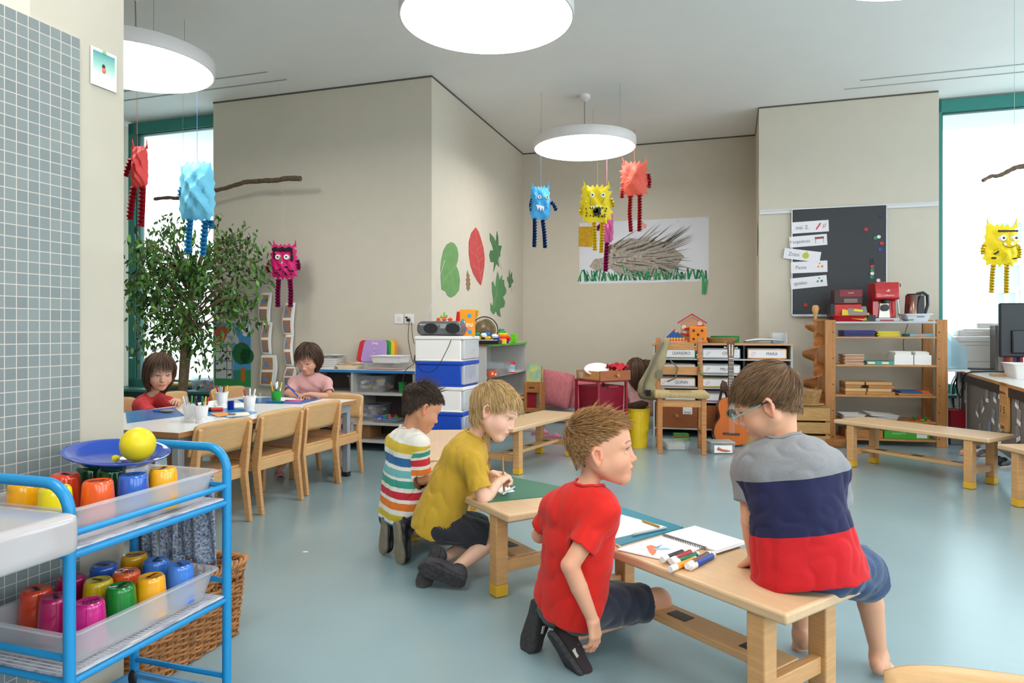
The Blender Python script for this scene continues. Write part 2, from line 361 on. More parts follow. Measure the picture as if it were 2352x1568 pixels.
def nets_(fn, lo, hi, h, B=12):                  # surface nets on a sparse-evaluated dense grid
    lo = np.floor(lo/h)*h; n = np.ceil((hi-lo)/h).astype(int)+2; n = ((n+B-1)//B)*B+1
    V = np.full(n, 1.0, np.float32); nb = (n-1)//B
    bi = np.stack(np.meshgrid(*[np.arange(k) for k in nb], indexing='ij'), -1).reshape(-1, 3)
    c = lo+(bi*B+B/2)*h; dc = fn(c); rad = B*h*.87*1.25+.012
    ins = bi[dc <= -rad]
    for b in ins: i, j, k = b*B; V[i:i+B+1, j:j+B+1, k:k+B+1] = -1
    act = bi[np.abs(dc) < rad]
    o = np.stack(np.meshgrid(*[np.arange(B+1)]*3, indexing='ij'), -1).reshape(-1, 3)
    for s in range(0, len(act), 1):
        ch = act[s:s+1]; q = (ch[:, None, :]*B+o[None]).reshape(-1, 3); v = fn(lo+q*h).astype(np.float32); V[q[:, 0], q[:, 1], q[:, 2]] = v
    I = V < 0; a = I[:-1, :-1, :-1]; allv = a.copy(); anyv = a.copy()
    cs = [(x, y, z) for x in (0, 1) for y in (0, 1) for z in (0, 1)]; m = np.array(V.shape)-1
    for x, y, z in cs[1:]: w = I[x:x+m[0], y:y+m[1], z:z+m[2]]; allv &= w; anyv |= w
    ce = np.stack(np.nonzero(anyv & ~allv), -1)
    if len(ce) == 0: return np.zeros((0, 3)), np.zeros((0, 4), int)
    val = np.stack([V[ce[:, 0]+x, ce[:, 1]+y, ce[:, 2]+z] for x, y, z in cs], 1); pos = np.array(cs, float)
    acc = np.zeros((len(ce), 3)); cnt = np.zeros(len(ce))
    for e0 in range(8):
        for ax in (4, 2, 1):
            e1 = e0 | ax
            if e1 == e0: continue
            A, Bv = val[:, e0], val[:, e1]; mk = (A < 0) != (Bv < 0); t = np.where(mk, A/np.where(A == Bv, 1, A-Bv), 0)
            acc += np.where(mk[:, None], pos[e0]+t[:, None]*(pos[e1]-pos[e0]), 0); cnt += mk
    vs = lo+(ce+acc/cnt[:, None])*h; key = (ce[:, 0]*m[1]+ce[:, 1])*m[2]+ce[:, 2]
    Q = []
    for ax in range(3):
        s0 = [slice(None)]*3; s1 = [slice(None)]*3; s0[ax] = slice(0, -1); s1[ax] = slice(1, None)
        A = I[tuple(s0)]; Bv = I[tuple(s1)]; e = np.stack(np.nonzero(A != Bv), -1)
        u, w = [(1, 2), (2, 0), (0, 1)][ax]
        ok = (e[:, u] > 0) & (e[:, w] > 0) & (e[:, u] < m[u]) & (e[:, w] < m[w]); e = e[ok]; fl = A[e[:, 0], e[:, 1], e[:, 2]]
        q = []
        for du, dw in ((-1, -1), (0, -1), (0, 0), (-1, 0)):
            f = e.copy(); f[:, u] += du; f[:, w] += dw; q.append(np.searchsorted(key, (f[:, 0]*m[1]+f[:, 1])*m[2]+f[:, 2]))
        q = np.stack(q, 1); q[~fl] = q[~fl][:, ::-1]; Q.append(q)
    return vs, np.concatenate(Q)
def sdfmesh(prims, h, extra=None, fine=(), hf=None, pad=.01):
    bb = [pbb(p) for p in prims if p[0] != '-']; lo = np.min([b[0] for b in bb], 0)-pad; hi = np.max([b[1] for b in bb], 0)+pad
    fn = lambda q: sdf(prims, q, extra)
    vs, qs = nets(fn, lo, hi, h)
    for c, r in fine:
        c = V3(c); cen = vs[qs].mean(1); qs = qs[np.linalg.norm(cen-c, axis=1) > r-h*.6]
        v2, q2 = nets(fn, c-r-hf*3, c+r+hf*3, hf)
        if len(v2) == 0: continue
        cen = v2[q2].mean(1); q2 = q2[np.linalg.norm(cen-c, axis=1) < r]
        qs = np.concatenate([qs, q2+len(vs)]); vs = np.concatenate([vs, v2])
    use = np.unique(qs); mp = np.zeros(len(vs), int); mp[use] = np.arange(len(use)); return vs[use], mp[qs]
def npmesh(name, vs, qs, m, parent=None, attrs=None, origin=(0, 0, 0), smooth=True):
    me = bpy.data.meshes.new(name); vs = np.asarray(vs)-np.array(origin); n = len(vs); k = qs.shape[1]; f = len(qs)
    me.vertices.add(n); me.vertices.foreach_set('co', vs.astype(np.float32).ravel())
    me.loops.add(f*k); me.loops.foreach_set('vertex_index', qs.astype(np.int32).ravel())
    me.polygons.add(f); me.polygons.foreach_set('loop_start', np.arange(0, f*k, k, dtype=np.int32)); me.update(calc_edges=True); me.validate()
    if smooth: me.polygons.foreach_set('use_smooth', [True]*len(me.polygons))
    for kx, a in (attrs or {}).items():
        if a.ndim == 1: at = me.attributes.new(kx, 'FLOAT', 'POINT'); at.data.foreach_set('value', a.astype(np.float32))
        else: at = me.attributes.new(kx, 'FLOAT_COLOR', 'POINT'); at.data.foreach_set('color', np.c_[a, np.ones(len(a))].astype(np.float32).ravel())
    for mm in (m if isinstance(m, (list, tuple)) else [m]): me.materials.append(mm)
    o = bpy.data.objects.new(name, me); COL.objects.link(o)
    if parent: o.parent = parent
    return o
def attrmat(name, rough, bump=0, bscale=300, sss=0, sheen=0, attr='tint', bdist=.002):
    m = mat(name, 'FFFFFF', rough, bump=bump, bscale=bscale, sss=sss, sheen=sheen, bdist=bdist); n = m.node_tree.nodes
    a = n.new('ShaderNodeAttribute'); a.attribute_name = attr; m.node_tree.links.new(a.outputs['Color'], n['Principled BSDF'].inputs['Base Color']); return m
def bandmat(name, bands, rough=.85, bump=.25, noise=0, sleeve=None):   # bands: [(start, hex)...] along attribute t (0..1), hard edges
    m = mat(name, 'FFFFFF', rough, bump=bump, bscale=500, sheen=.08, bdist=.0006); n = m.node_tree.nodes; l = m.node_tree.links
    rs = []
    for at, lo, hi in (('t', 0, .5), ('t2', .5, 1)):
        a = n.new('ShaderNodeAttribute'); a.attribute_name = at; r = n.new('ShaderNodeValToRGB'); r.color_ramp.interpolation = 'CONSTANT'; bs = [x for x in bands if lo <= x[0] < hi]
        while len(r.color_ramp.elements) < max(2, len(bs)): r.color_ramp.elements.new(.5)
        bs = bs if len(bs) > 1 else bs*2
        for q, (st, c) in enumerate(bs): r.color_ramp.elements[q].position = (st if q or lo else 0)
        for q, (st, c) in enumerate(bs): r.color_ramp.elements[q].color = rgb(c)
        l.new(a.outputs['Fac'], r.inputs[0]); rs.append(r)
    sm = n.new('ShaderNodeAttribute'); sm.attribute_name = 'sm'; gt_ = n.new('ShaderNodeMath'); gt_.operation = 'GREATER_THAN'; gt_.inputs[1].default_value = 0; l.new(sm.outputs['Fac'], gt_.inputs[0])
    m3 = n.new('ShaderNodeMix'); m3.data_type = 'RGBA'; l.new(gt_.outputs[0], m3.inputs[0]); l.new(rs[0].outputs[0], m3.inputs[6]); l.new(rs[1].outputs[0], m3.inputs[7])
    if noise:
        nz = n.new('ShaderNodeTexNoise'); nz.inputs['Scale'].default_value = 160; nz.inputs['Detail'].default_value = 4; t = n.new('ShaderNodeTexCoord'); l.new(t.outputs['Object'], nz.inputs[0])
        mx = n.new('ShaderNodeMix'); mx.data_type = 'RGBA'; mx.blend_type = 'MULTIPLY'; mx.inputs[0].default_value = 1
        rp = n.new('ShaderNodeMapRange'); rp.inputs[1].default_value = .3; rp.inputs[2].default_value = .7; rp.inputs[3].default_value = 1-noise; rp.inputs[4].default_value = 1
        l.new(nz.outputs[0], rp.inputs[0]); l.new(m3.outputs[2], mx.inputs[6]); l.new(rp.outputs[0], mx.inputs[7]); l.new(mx.outputs[2], n['Principled BSDF'].inputs['Base Color'])
    else: l.new(m3.outputs[2], n['Principled BSDF'].inputs['Base Color'])
    return m
skinm = attrmat('skin', .52, bump=.1, bscale=700, sss=.18)
def folds(seed, amp, sc, sq=(1, 1, .45)):       # cloth folds as a displacement of the distance
    r = np.random.default_rng(seed); K = r.normal(size=(5, 3))*sc*np.array(sq); ph = r.uniform(0, 6.28, 5); K2 = r.normal(size=(5, 3))*sc*.5
    def f(q):
        s = 0
        for i in range(5): s = s+np.sin(q@K[i]+ph[i]+1.6*np.sin(q@K2[i]+ph[-i]))
        return amp*.55*(1-np.minimum(np.abs(s)/1.1, 2.0))
    return f
# ---------------------------------------------------------------- head, hand, foot in local axes
def head_prims():
    L = [el((0, -.010, .030), (.071, .089, .079), k=.02), el((0, .030, -.020), (.057, .056, .072), k=.03), el((0, .048, .038), (.050, .034, .036), k=.03)]
    for s in (-1, 1):
        L += [rc((s*.047, .002, -.042), (s*.012, .060, -.082), .015, .014, k=.03), el((s*.033, .052, -.036), (.024, .026, .025), k=.02)]
    L += [el((0, .066, -.082), (.018, .016, .015), k=.018)]
    L += [el((0, .077, -.053), (.021, .014, .018), k=.014)]
    for s in (-1, 1): L += [sub(el((s*.030, .098, -.004), (.017, .018, .011), k=.014))]
    L += [rc((0, .080, .006), (0, .093, -.028), .007, .0085, k=.012), el((0, .097, -.031), (.0095, .0085, .008), k=.006)]
    for s in (-1, 1): L += [el((s*.010, .089, -.035), (.0055, .007, .0055), k=.005)]
    for s in (-1, 1): L += [rc((s*.014, .083, .016), (s*.044, .068, .014), .006, .004, k=.014)]
    L += [el((0, .0893, -.0535), (.0180, .0050, .0032), k=.004), el((0, .0873, -.0610), (.0145, .0058, .0040), k=.004), sub(rc((-.018, .0915, -.0570), (.018, .0915, -.0570), .0009, .0009, k=.0025))]
    for s in (-1, 1):                           # eye: opening, upper and lower lid
        c = np.array((s*.030, .0665, -.004))
        L += [sub(el(c+V3((0, .013, -.0005)), (.0138, .010, .0062), k=.002)), rc(c+V3((-.0125, .0075, .0015)), c+V3((0, .0125, .0060)), .0018, .0022, k=.003), rc(c+V3((0, .0125, .0060)), c+V3((.0125, .0075, .0015)), .0022, .0018, k=.003),
              rc(c+V3((-.0115, .0075, -.0035)), c+V3((0, .0115, -.0068)), .0016, .0019, k=.003), rc(c+V3((0, .0115, -.0068)), c+V3((.0115, .0075, -.0035)), .0019, .0016, k=.003)]
    for s in (-1, 1):                           # ear
        R = frame((.9, .38, .05), (0, -.18, 1)); o = V3((.0705, -.006, -.008)); e = []
        e += [el((0, .004, 0), (.0170, .0075, .0275), k=.006), sub(el((.001, .0125, .003), (.0112, .0105, .0185), k=.003)), rc((-.009, .010, .015), (.004, .011, .0225), .0026, .0028, k=.003), rc((.004, .011, .0225), (.0135, .010, .012), .0028, .0028, k=.003), rc((.009, .008, -.017), (.0140, .010, .010), .0028, .0028, k=.003), rc((-.001, .004, .012), (.006, .005, -.006), .0022, .0022, k=.003), rc((-.010, .007, -.004), (-.009, .008, -.010), .0035, .0035, k=.003), el((.003, .004, -.024), (.007, .005, .007), k=.005)]
        e = xf(e, R, o)
        if s < 0:
            X = np.diag((-1., 1, 1)); e = xf(e, X, V3((0, 0, 0)))
        L += e
    return L
HEAD = head_prims()
def hand_prims(side, curl=(.3, .3, .35, .4), spread=.10, thumb=(.5, .3), s=1.0, tcurl=.3):
    # wrist at origin, fingers +Y, palm faces -Z, thumb towards +X * side
    L = []; kx = (.021, .0075, -.0065, -.020); ky = (.052, .056, .053, .046); ln = (.030, .033, .031, .025)
    for i in range(4):
        x = kx[i]*side; L.append(rc((x*.55, .004, 0), (x, ky[i], 0), .0115, .0088, k=.012))
    L.append(el((.013*side, .020, -.006), (.011, .020, .009), k=.010))
    for i in range(4):
        x = kx[i]*side; p = V3((x, ky[i], 0)); a = 0; sp = spread*(1.5-i)*side*.6; lens = (ln[i], ln[i]*.68, ln[i]*.55); r = (.0073, .0066, .0060, .0052)
        for j in range(3):
            a += curl[i]*(1.0 if j else .8); d = V3((math.sin(sp)*math.cos(a), math.cos(a)*math.cos(sp), -math.sin(a))); q = p+d*lens[j]
            L.append(rc(p, q, r[j], r[j+1], k=.0025 if j else .006)); p = q
    b = V3((.020*side, .012, -.005)); a1 = thumb[0]
    d = unit((math.sin(a1)*side, math.cos(a1), -thumb[1])); m = b+d*.026; d2 = unit((math.sin(a1-tcurl)*side, math.cos(a1-tcurl), -thumb[1]-.15)); L += [rc(b, m, .0095, .0080, k=.010), rc(m, m+d2*.020, .0078, .0070, k=.003), rc(m+d2*.020, m+d2*.034, .0070, .0058, k=.003)]
    return [tuple([p[0]]+[x*s if not isinstance(x, str) else x for x in p[1:]]) for p in L]
def foot_prims(side, s=1.0):                    # ankle at origin, toes +Y, sole at z = -.055
    L = [el((0, -.018, -.032), (.023, .028, .024), k=.015), rc((0, .0, -.012), (.0, .060, -.038), .026, .018, k=.02), rc((.012*side, .03, -.042), (.016*side, .085, -.044), .014, .014, k=.015), rc((-.012*side, .02, -.042), (-.016*side, .072, -.046), .013, .011, k=.015)]
    for i in range(5): x = (.022-.0115*i)*side; y = .098-.006*i-(.003*i*i*.4); L.append(rc((x, .080-.004*i, -.045), (x*1.05, y+.01, -.048), .009 if i == 0 else .007, .0078 if i == 0 else .0056, k=.004))
    return [tuple([p[0]]+[x*s if not isinstance(x, str) else x for x in p[1:]]) for p in L]
def raysurf(prims, o, d, far=.16, n=26):        # from inside outward along d to the surface
    lo = np.zeros(len(d)); hi = np.full(len(d), far)
    for _ in range(n):
        m = (lo+hi)/2; s = sdf(prims, o+d*m[:, None]); lo = np.where(s < 0, m, lo); hi = np.where(s < 0, hi, m)
    return o+d*hi[:, None]
def hair_strands(roots, dirf, length, steps, w, prims, lift=.0015, seed=0, grav=0, clump=0, jitter=.15, minr=None, push=.9):
    """roots Nx3 in head space; dirf(p)->comb direction; grows strands that slide over the head."""
    r = np.random.default_rng(seed); N = len(roots); p = roots.copy(); LF = lift(roots) if callable(lift) else lift; LF = LF*r.uniform(.15, 1.15, N); L = np.asarray(length)*np.ones(N); st = (L/steps)[:, None]
    P_ = [p]; d = np.array([unit(x) for x in dirf(p)])+r.normal(size=(N, 3))*jitter; d /= np.linalg.norm(d, axis=1)[:, None]; e = 1e-3
    def grad(x):
        g = np.stack([sdf(prims, x+V3((e, 0, 0)))-sdf(prims, x-V3((e, 0, 0))), sdf(prims, x+V3((0, e, 0)))-sdf(prims, x-V3((0, e, 0))), sdf(prims, x+V3((0, 0, e)))-sdf(prims, x-V3((0, 0, e)))], 1)
        return g/np.maximum(np.linalg.norm(g, axis=1)[:, None], 1e-6)
    for i in range(steps):
        want = dirf(p); d = d*.6+want*.4+np.array((0, 0, -grav))*(i/steps); d /= np.maximum(np.linalg.norm(d, axis=1)[:, None], 1e-6)
        p = p+d*st; s = sdf(prims, p); tgt = LF*(.3+1.2*(i+1)/steps)
        g = grad(p); p = p+g*np.clip(tgt-s, 0, .03)[:, None]*push; P_.append(p)
    P_ = np.stack(P_, 1)                        # N, steps+1, 3
    T = np.gradient(P_, axis=1); T /= np.maximum(np.linalg.norm(T, axis=2, keepdims=True), 1e-9)
    ref = r.normal(size=(N, 1, 3)); A = np.cross(T, ref); A /= np.linalg.norm(A, axis=2, keepdims=True); Bv = np.cross(T, A)
    tt = np.linspace(0, 1, steps+1); ww = (w*(1-tt**2*.85))[None, :, None]*(.7+.6*r.random((N, 1, 1)))
    ring = [P_+(A*math.cos(a)+Bv*math.sin(a))*ww for a in (0, 2.094, 4.189)]; vs = np.stack(ring, 2).reshape(-1, 3)
    b = (np.arange(N)*(steps+1)*3)[:, None, None]+(np.arange(steps)*3)[None, :, None]+np.arange(3)[None, None, :]
    b2 = (np.arange(N)*(steps+1)*3)[:, None, None]+(np.arange(steps)*3)[None, :, None]+((np.arange(3)+1) % 3)[None, None, :]
    q = np.stack([b, b2, b2+3, b+3], -1).reshape(-1, 4)
    sh = np.repeat(r.random(N), (steps+1)*3); return vs, q, sh, np.tile(np.repeat(tt, 3), N)
def hairmat(name, c1, c2, c3=None):
    m = mat(name, 'FFFFFF', .42, spec=.45); n = m.node_tree.nodes; l = m.node_tree.links; a = n.new('ShaderNodeAttribute'); a.attribute_name = 't'
    r = n.new('ShaderNodeValToRGB'); r.color_ramp.elements[0].color = rgb(c1); r.color_ramp.elements[1].color = rgb(c2)
    if c3: e = r.color_ramp.elements.new(.8); e.color = rgb(c3)
    l.new(a.outputs['Fac'], r.inputs[0]); l.new(r.outputs[0], n['Principled BSDF'].inputs['Base Color']); return m
eyew = mat('eye_white', 'E6DEDA', .15); pupil = mat('pupil', '0A0808', .1)
def eyes(H, Rh, s, parent, iris, look=(0, 1, 0)):
    ir = M(iris, .15)
    for sd in (-1, 1):
        c = Rh@(V3((sd*.030, .0665, -.004))*s)+H; m = MB(); L = unit(look); Q = Matrix(frame(L).tolist()).to_4x4()
        r = .0118*s; prof = []; n = 12
        for i in range(n+1): a = math.pi*i/n; prof.append((max(1e-7, r*math.sin(a)), r*math.cos(a)))
        m.T = Matrix.Translation(c) @ Q @ Matrix.Rotation(-math.pi/2, 4, 'X')
        m.lathe(prof, 20); m.k = 1
        m.lathe([(1e-7, r*1.02), (.0056*s, r*.905), (.0058*s, r*.86)], 20); m.k = 2; m.lathe([(1e-7, r*1.035), (.0026*s, r*1.005), (.0026*s, r*.95)], 14)
        m.build('eye', [eyew, ir, pupil], parent)
# ---------------------------------------------------------------- children
HL = ([0, 38, 60, 82, 100, 118, 140, 180], [.068, .062, .036, .020, .014, -.022, -.050, -.058])
def hairmask(l, drop=0.0):
    ph = np.degrees(np.abs(np.arctan2(l[:, 0], l[:, 1]+.01))); return (l[:, 2]-np.interp(ph, *HL))+drop
lc = lambda h: np.array(rgb(h)[:3])
def smin(a, b, k): h = np.maximum(k-np.abs(a-b), 0)/k; return np.minimum(a, b)-h*h*k*.25
def kid(name, label, J, f, up=(0, 0, 1), hs=1.0, skin='D9A384', hair=None, shirt=None, shorts=None, hands=None, feet=None, shoes=(), iris='5A3A22', look=None, fat=1.0, res=.0036, resf=.0019, legs=True, lash='2A1A12', face=True):
    J = {k: np.array(v, float) for k, v in J.items()}; H = J['head']; Rh = frame(f, up); org = V3((J['pel'][0], J['pel'][1], 0))
    t = thing('person', label, 'person', tuple(org)); hp = xf(HEAD, Rh, H, hs)
    hb = Rh@(V3((0, -.022, -.050))*hs)+H; nk = J['neck']; pel = J['pel']; ax = unit(nk-pel); lat = unit(J['shR']-J['shL']); lath = unit(J['hipR']-J['hipL']); fwd = unit(np.cross(ax, lat))*1.0
    F = fat; wst = pel*.55+nk*.45; cst = pel*.25+nk*.75
    B = [rc(nk-ax*.02, hb, .031*F, .0275*F, k=.03), rc(nk-ax*.022-lat*.012, J['shL'], .034*F, .0335*F, k=.03), rc(nk-ax*.022+lat*.012, J['shR'], .034*F, .0335*F, k=.03), rc(cst-lat*.034, cst+lat*.034, .060*F, .060*F, k=.04)]
    B += [rc(cst-lat*.038, wst-lat*.030, .058*F, .056*F, k=.04), rc(cst+lat*.038, wst+lat*.030, .058*F, .056*F, k=.04), rc(wst-lat*.030, pel-lath*.035, .058*F, .064*F, k=.04), rc(wst+lat*.030, pel+lath*.035, .058*F, .064*F, k=.04)]
    tors = B[1:]; arms = []
    for s in 'LR':
        sh, e, w = J['sh'+s], J['el'+s], J['wr'+s]
        arms += [rc(sh, e, .0315*F, .0245*F, k=.02), rc(e, e*.6+w*.4, .0250*F, .0240*F, k=.006), rc(e*.6+w*.4, w, .0240*F, .0165*F, k=.003)]
    B += arms; fine = [(H, .125*hs)] if resf else []
    if legs:
        for s in 'LR':
            h, kn, an = J['hip'+s], J['kn'+s], J['an'+s]; cb = J.get('calf'+s)
            B += [rc(h, kn, .058*F, .037*F, k=.03), el(kn, (.037*F, .037*F, .037*F), k=.02)]
            mid = kn*.62+an*.38; back = unit(np.cross(np.cross(h-kn, an-kn), an-kn)+1e-9)*(.010)
            B += [rc(kn, mid-back*0, .034*F, .035*F, k=.01), rc(mid, an, .035*F, .0215*F, k=.004)]
    for s, sd in (('L', -1), ('R', 1)):
        hd = (hands or {}).get(s)
        if hd:
            Rw = frame(hd['d'], hd['up']); hp2 = xf(hand_prims(-sd, hd.get('curl', (.35, .4, .45, .5)), hd.get('spread', .12), hd.get('thumb', (.6, .3)), hd.get('s', .86), hd.get('tc', .3)), Rw, J['wr'+s]); B += hp2
            if resf: fine.append((J['wr'+s]+Rw[:, 1]*.045, .075))
        ft = (feet or {}).get(s)
        if ft:
            Rf = frame(ft['d'], ft['up']); B += xf(foot_prims(-sd, ft.get('s', .95)), Rf, J['an'+s])
            if resf and ft.get('fine'): fine.append((J['an'+s]+Rf[:, 1]*.05-Rf[:, 2]*.03, .085))
    B = hp+B if False else B+[]
    allp = B+hp
    # head carving must not cut the body: evaluate head apart and join smoothly at the neck
    def body(q, d):
        dh = sdf(hp, q); db = sdf(B, q); return smin(dh, db, .018)
    vs, qs = sdfmesh(allp, res, extra=None if False else (lambda q, d: body(q, d)), fine=fine, hf=resf) if False else bodymesh(allp, body, res, fine, resf)
    l = ((vs-H)@Rh)/hs; base = lc(skin); col = np.tile(base, (len(vs), 1)); red = base*np.array((1.0, .66, .60))
    def mix(c, m): m = np.clip(m, 0, 1)[:, None]; return col*(1-m)+np.asarray(c)*m
    inh = (np.abs(l[:, 0]) < .085) & (l[:, 2] > -.11) & (l[:, 2] < .13) & (np.abs(l[:, 1]) < .12)
    for s in (-1, 1): col = mix(red, inh*.55*np.exp(-(((l-V3((s*.036, .06, -.034)))/.020)**2).sum(1)))
    col = mix(red, inh*.45*np.exp(-(((l-V3((0, .1, -.03)))/.012)**2).sum(1))); col = mix(red, inh*.5*(np.abs(l[:, 0]) > .070)*(l[:, 2] < .03))
    for k in ('knL', 'knR', 'elL', 'elR'):
        if k in J: col = mix(red, .35*np.exp(-((vs-J[k])**2).sum(1)/.035**2))
    for s in 'LR':
        if (hands or {}).get(s): col = mix(red, .35*np.exp(-((vs-J['wr'+s]-unit(hands[s]['d'])*.085)**2).sum(1)/.03**2))
    if face:
        lip = inh*(l[:, 1] > .070)*(1-((l[:, 0]/.0185)**2+((l[:, 2]+.0575)/.0088)**2))*3; col = mix(base*np.array((.82, .36, .34)), np.clip(lip, 0, .85))
        ax_ = np.abs(l[:, 0]); zb = .0200+.0045*(1-((ax_-.028)/.019)**2); br = inh*(l[:, 1] > .04)*(ax_ > .010)*(ax_ < .047)*np.clip((.0034-np.abs(l[:, 2]-zb))/.002, 0, 1); col = mix(lc(lash), br*.62)
        dl = np.sqrt((((np.c_[ax_, l[:, 1], l[:, 2]]-V3((.030, .0785, .0035)))/V3((.0150, .02, .0035)))**2).sum(1)); col = mix(lc(lash), inh*np.clip(1.25-dl, 0, 1)*1.1)
    if hair and hair.get('scalp', True): col = mix(lc(hair['c'][0])*.9, inh*np.clip(hairmask(l)/.006, 0, 1)*hair.get('paint', 1))
    npmesh('body', vs, qs, skinm, t, {'tint': col}, org)
    if face: eyes(H-org, Rh, hs, t, iris, look or (Rh@V3((0, 1, -.12))))
    # ---- shirt
    if shirt:
        sk = shirt; g = sk.get('loose', .010); hem = pel-ax*sk.get('hem', .045)+fwd*0; hemd = unit(-ax+fwd*sk.get('hemt', 0)); fo = folds(sk.get('seed', 1), sk.get('amp', .0035), sk.get('fs', 42), (1, 1, .5))
        low = pel-ax*.06; g = sk.get('loose', .010); TP = tors+[rc(wst-lat*.032, low-lath*.042, .060*F, .073*F+sk.get('flare', 0), k=.04), rc(wst+lat*.032, low+lath*.042, .060*F, .073*F+sk.get('flare', 0), k=.04)]
        SL = []
        for s in 'LR':
            sh, e = J['sh'+s], J['el'+s]; fr = sk.get('sl'+s, sk.get('sleeve', .62)); d_ = unit(e-sh); en = sh+(e-sh)*fr; SL.append((sh, en, d_, sk.get('cuff', .041)*F))
        def sh_fn(q, d0, off=0.0, cut=True):
            d = sdf(TP, q)-g-off
            if cut: d = np.maximum(d, (q-hem)@hemd)
            for sh, en, d_, cr in SL:
                e = pd(('rc', sh, en+d_*.03, .0365*F+off, cr+off), q)
                if cut: e = np.maximum(e, (q-en)@d_)
                d = smin(d, e, .025)
            return d
        def full(q):
            disp = fo(q); o = sh_fn(q, 0)+disp; i = sh_fn(q, 0, off=-max(.0078, 2.4*sk.get('res', .0033)), cut=False)+disp; d = np.maximum(o, -i)
            n = pd(('rc', nk-ax*.030+fwd*.012, nk+ax*.09, .036*F, .056*F), q); rim = np.abs(n)-.0035
            d = np.maximum(d, -n); return d
        bbp = TP+[rc(a, b, .06, .06) for a, b, _, _ in SL]
        vs, qs = bodymesh(bbp, lambda q, d: full(q), sk.get('res', .0033), (), None, padx=.03)
        tt = np.clip(((vs-nk)@(-ax))/np.linalg.norm(nk-hem), 0, .999)*.5; t2 = np.full(len(vs), .5); sm = np.full(len(vs), -1.)
        for sh, en, d_, cr in SL:
            ds = pd(('rc', sh+d_*.012, en, .034, .040), vs)-g*.6; dt = sdf(tors[:0]+TP, vs)-g; ts = np.clip(((vs-sh)@d_+.01)/(np.linalg.norm(en-sh)+.01), 0, .999); f = np.minimum(dt-ds, (vs-sh)@d_-.004); m = f > sm; t2 = np.where(f > -.02, np.where(m, .5+.499*ts, t2), t2); sm = np.maximum(sm, f)
        npmesh('shirt', vs, qs, sk['mat'], t, {'t': tt, 't2': t2, 'sm': sm}, org)
        # collar rib
        ang = np.linspace(0, 2*math.pi, 40, endpoint=False); cc = nk-ax*.004+fwd*.010
        fr_ = unit(np.cross(lat, ax)); ring = []
        for a in ang:
            dr = lat*math.cos(a)-fr_*0+fwd*math.sin(a); o = cc+dr*.02
            lo_, hi_ = 0., .12; ring.append((dr, None))
        pts = []
        for dr, _ in ring:                      # follow the cut edge: march along the neck cutter's wall until the shirt ends
            best = None
            for hgt in np.linspace(-.05, .06, 56):
                p = nk-ax*.030+fwd*.012+(ax*.12-fwd*.012)*((hgt+.03)/.12)+dr*(.036+.020*((hgt+.03)/.12))*F
                if (sh_fn(p[None], 0)+fo(p[None]))[0] < .0015: best = p
            if best is not None: pts.append(tuple(best-org))
        if len(pts) > 37: MB().tube(pts, .0042, 8, closed=True).build('collar', sk.get('collar', sk['mat']), t)
    if shorts and legs:
        so = shorts; g = so.get('loose', .009); fo2 = folds(so.get('seed', 9), so.get('amp', .0035), 30, (1, 1, .8)); axp = unit(wst-pel); top = pel+axp*so.get('top', .0)
        PP = [rc(wst-lat*.02, pel-lath*.036, .058*F, .066*F, k=.04), rc(wst+lat*.02, pel+lath*.036, .058*F, .066*F, k=.04), rc(J['hipL'], J['hipR'], .064*F, .064*F, k=.03)]
        LG = []
        for s in 'LR': h, kn = J['hip'+s], J['kn'+s]; d_ = unit(kn-h); en = h+(kn-h)*so.get('len'+s, so.get('len', .8)); LG.append((h, en, d_))
        def fn2(q, off=0.0, cut=True):
            d = sdf(PP, q)-g-off
            if cut: d = np.maximum(d, (q-top)@axp)
            for h, en, d_ in LG:
                e = pd(('rc', h, en+d_*.03, .060*F+g+off, so.get('cuff', .047)*F+g*.8+off), q)
                if cut: e = np.maximum(e, (q-en)@d_)
                d = smin(d, e, .03)
            return d
        bbp = PP+[rc(a, b, .075, .075) for a, b, _ in LG]
        vs, qs = bodymesh(bbp, lambda q, d: np.maximum(fn2(q)+fo2(q), -(fn2(q, -.0088, False)+fo2(q))), .0036, (), None, padx=.03)
        npmesh('shorts', vs, qs, so['mat'], t, {'t': np.zeros(len(vs))}, org)
    # ---- hair
    if hair:
        lists = []; hpp = HEAD[:3]+[el((0, -.02, -.04), (.045, .05, .05), k=.03)]
        for g in hair['groups']:
            r = np.random.default_rng(g.get('seed', 3)); c0 = V3((0, -.012, .022)); N = int(g['n']*2.2); dd = r.normal(size=(N, 3)); dd /= np.linalg.norm(dd, axis=1)[:, None]
            rt = raysurf(hpp, c0, dd); mk = hairmask(rt, g.get('drop', 0)) > 0
            if 'zone' in g: mk &= g['zone'](rt)
            rt = rt[mk][:g['n']]; L = g['len'](rt) if callable(g['len']) else g['len']
            lists.append(hair_strands(rt, g['dir'], L, g.get('steps', 6), g.get('w', .0012), hpp, lift=g.get('lift', .003), seed=g.get('seed', 3), grav=g.get('grav', 0), jitter=g.get('jit', .15), push=g.get('push', .9)))
        off = 0; VV = []; QQ = []; SH = []
        for v, q, sh, tt in lists: VV.append((Rh@(v.T*hs)).T+H); QQ.append(q+off); off += len(v); SH.append(sh)
        npmesh('hair', np.concatenate(VV), np.concatenate(QQ), hair['mat'], t, {'t': np.concatenate(SH)}, org)
    t['_'] = 0; del t['_']
    return t, org, Rh
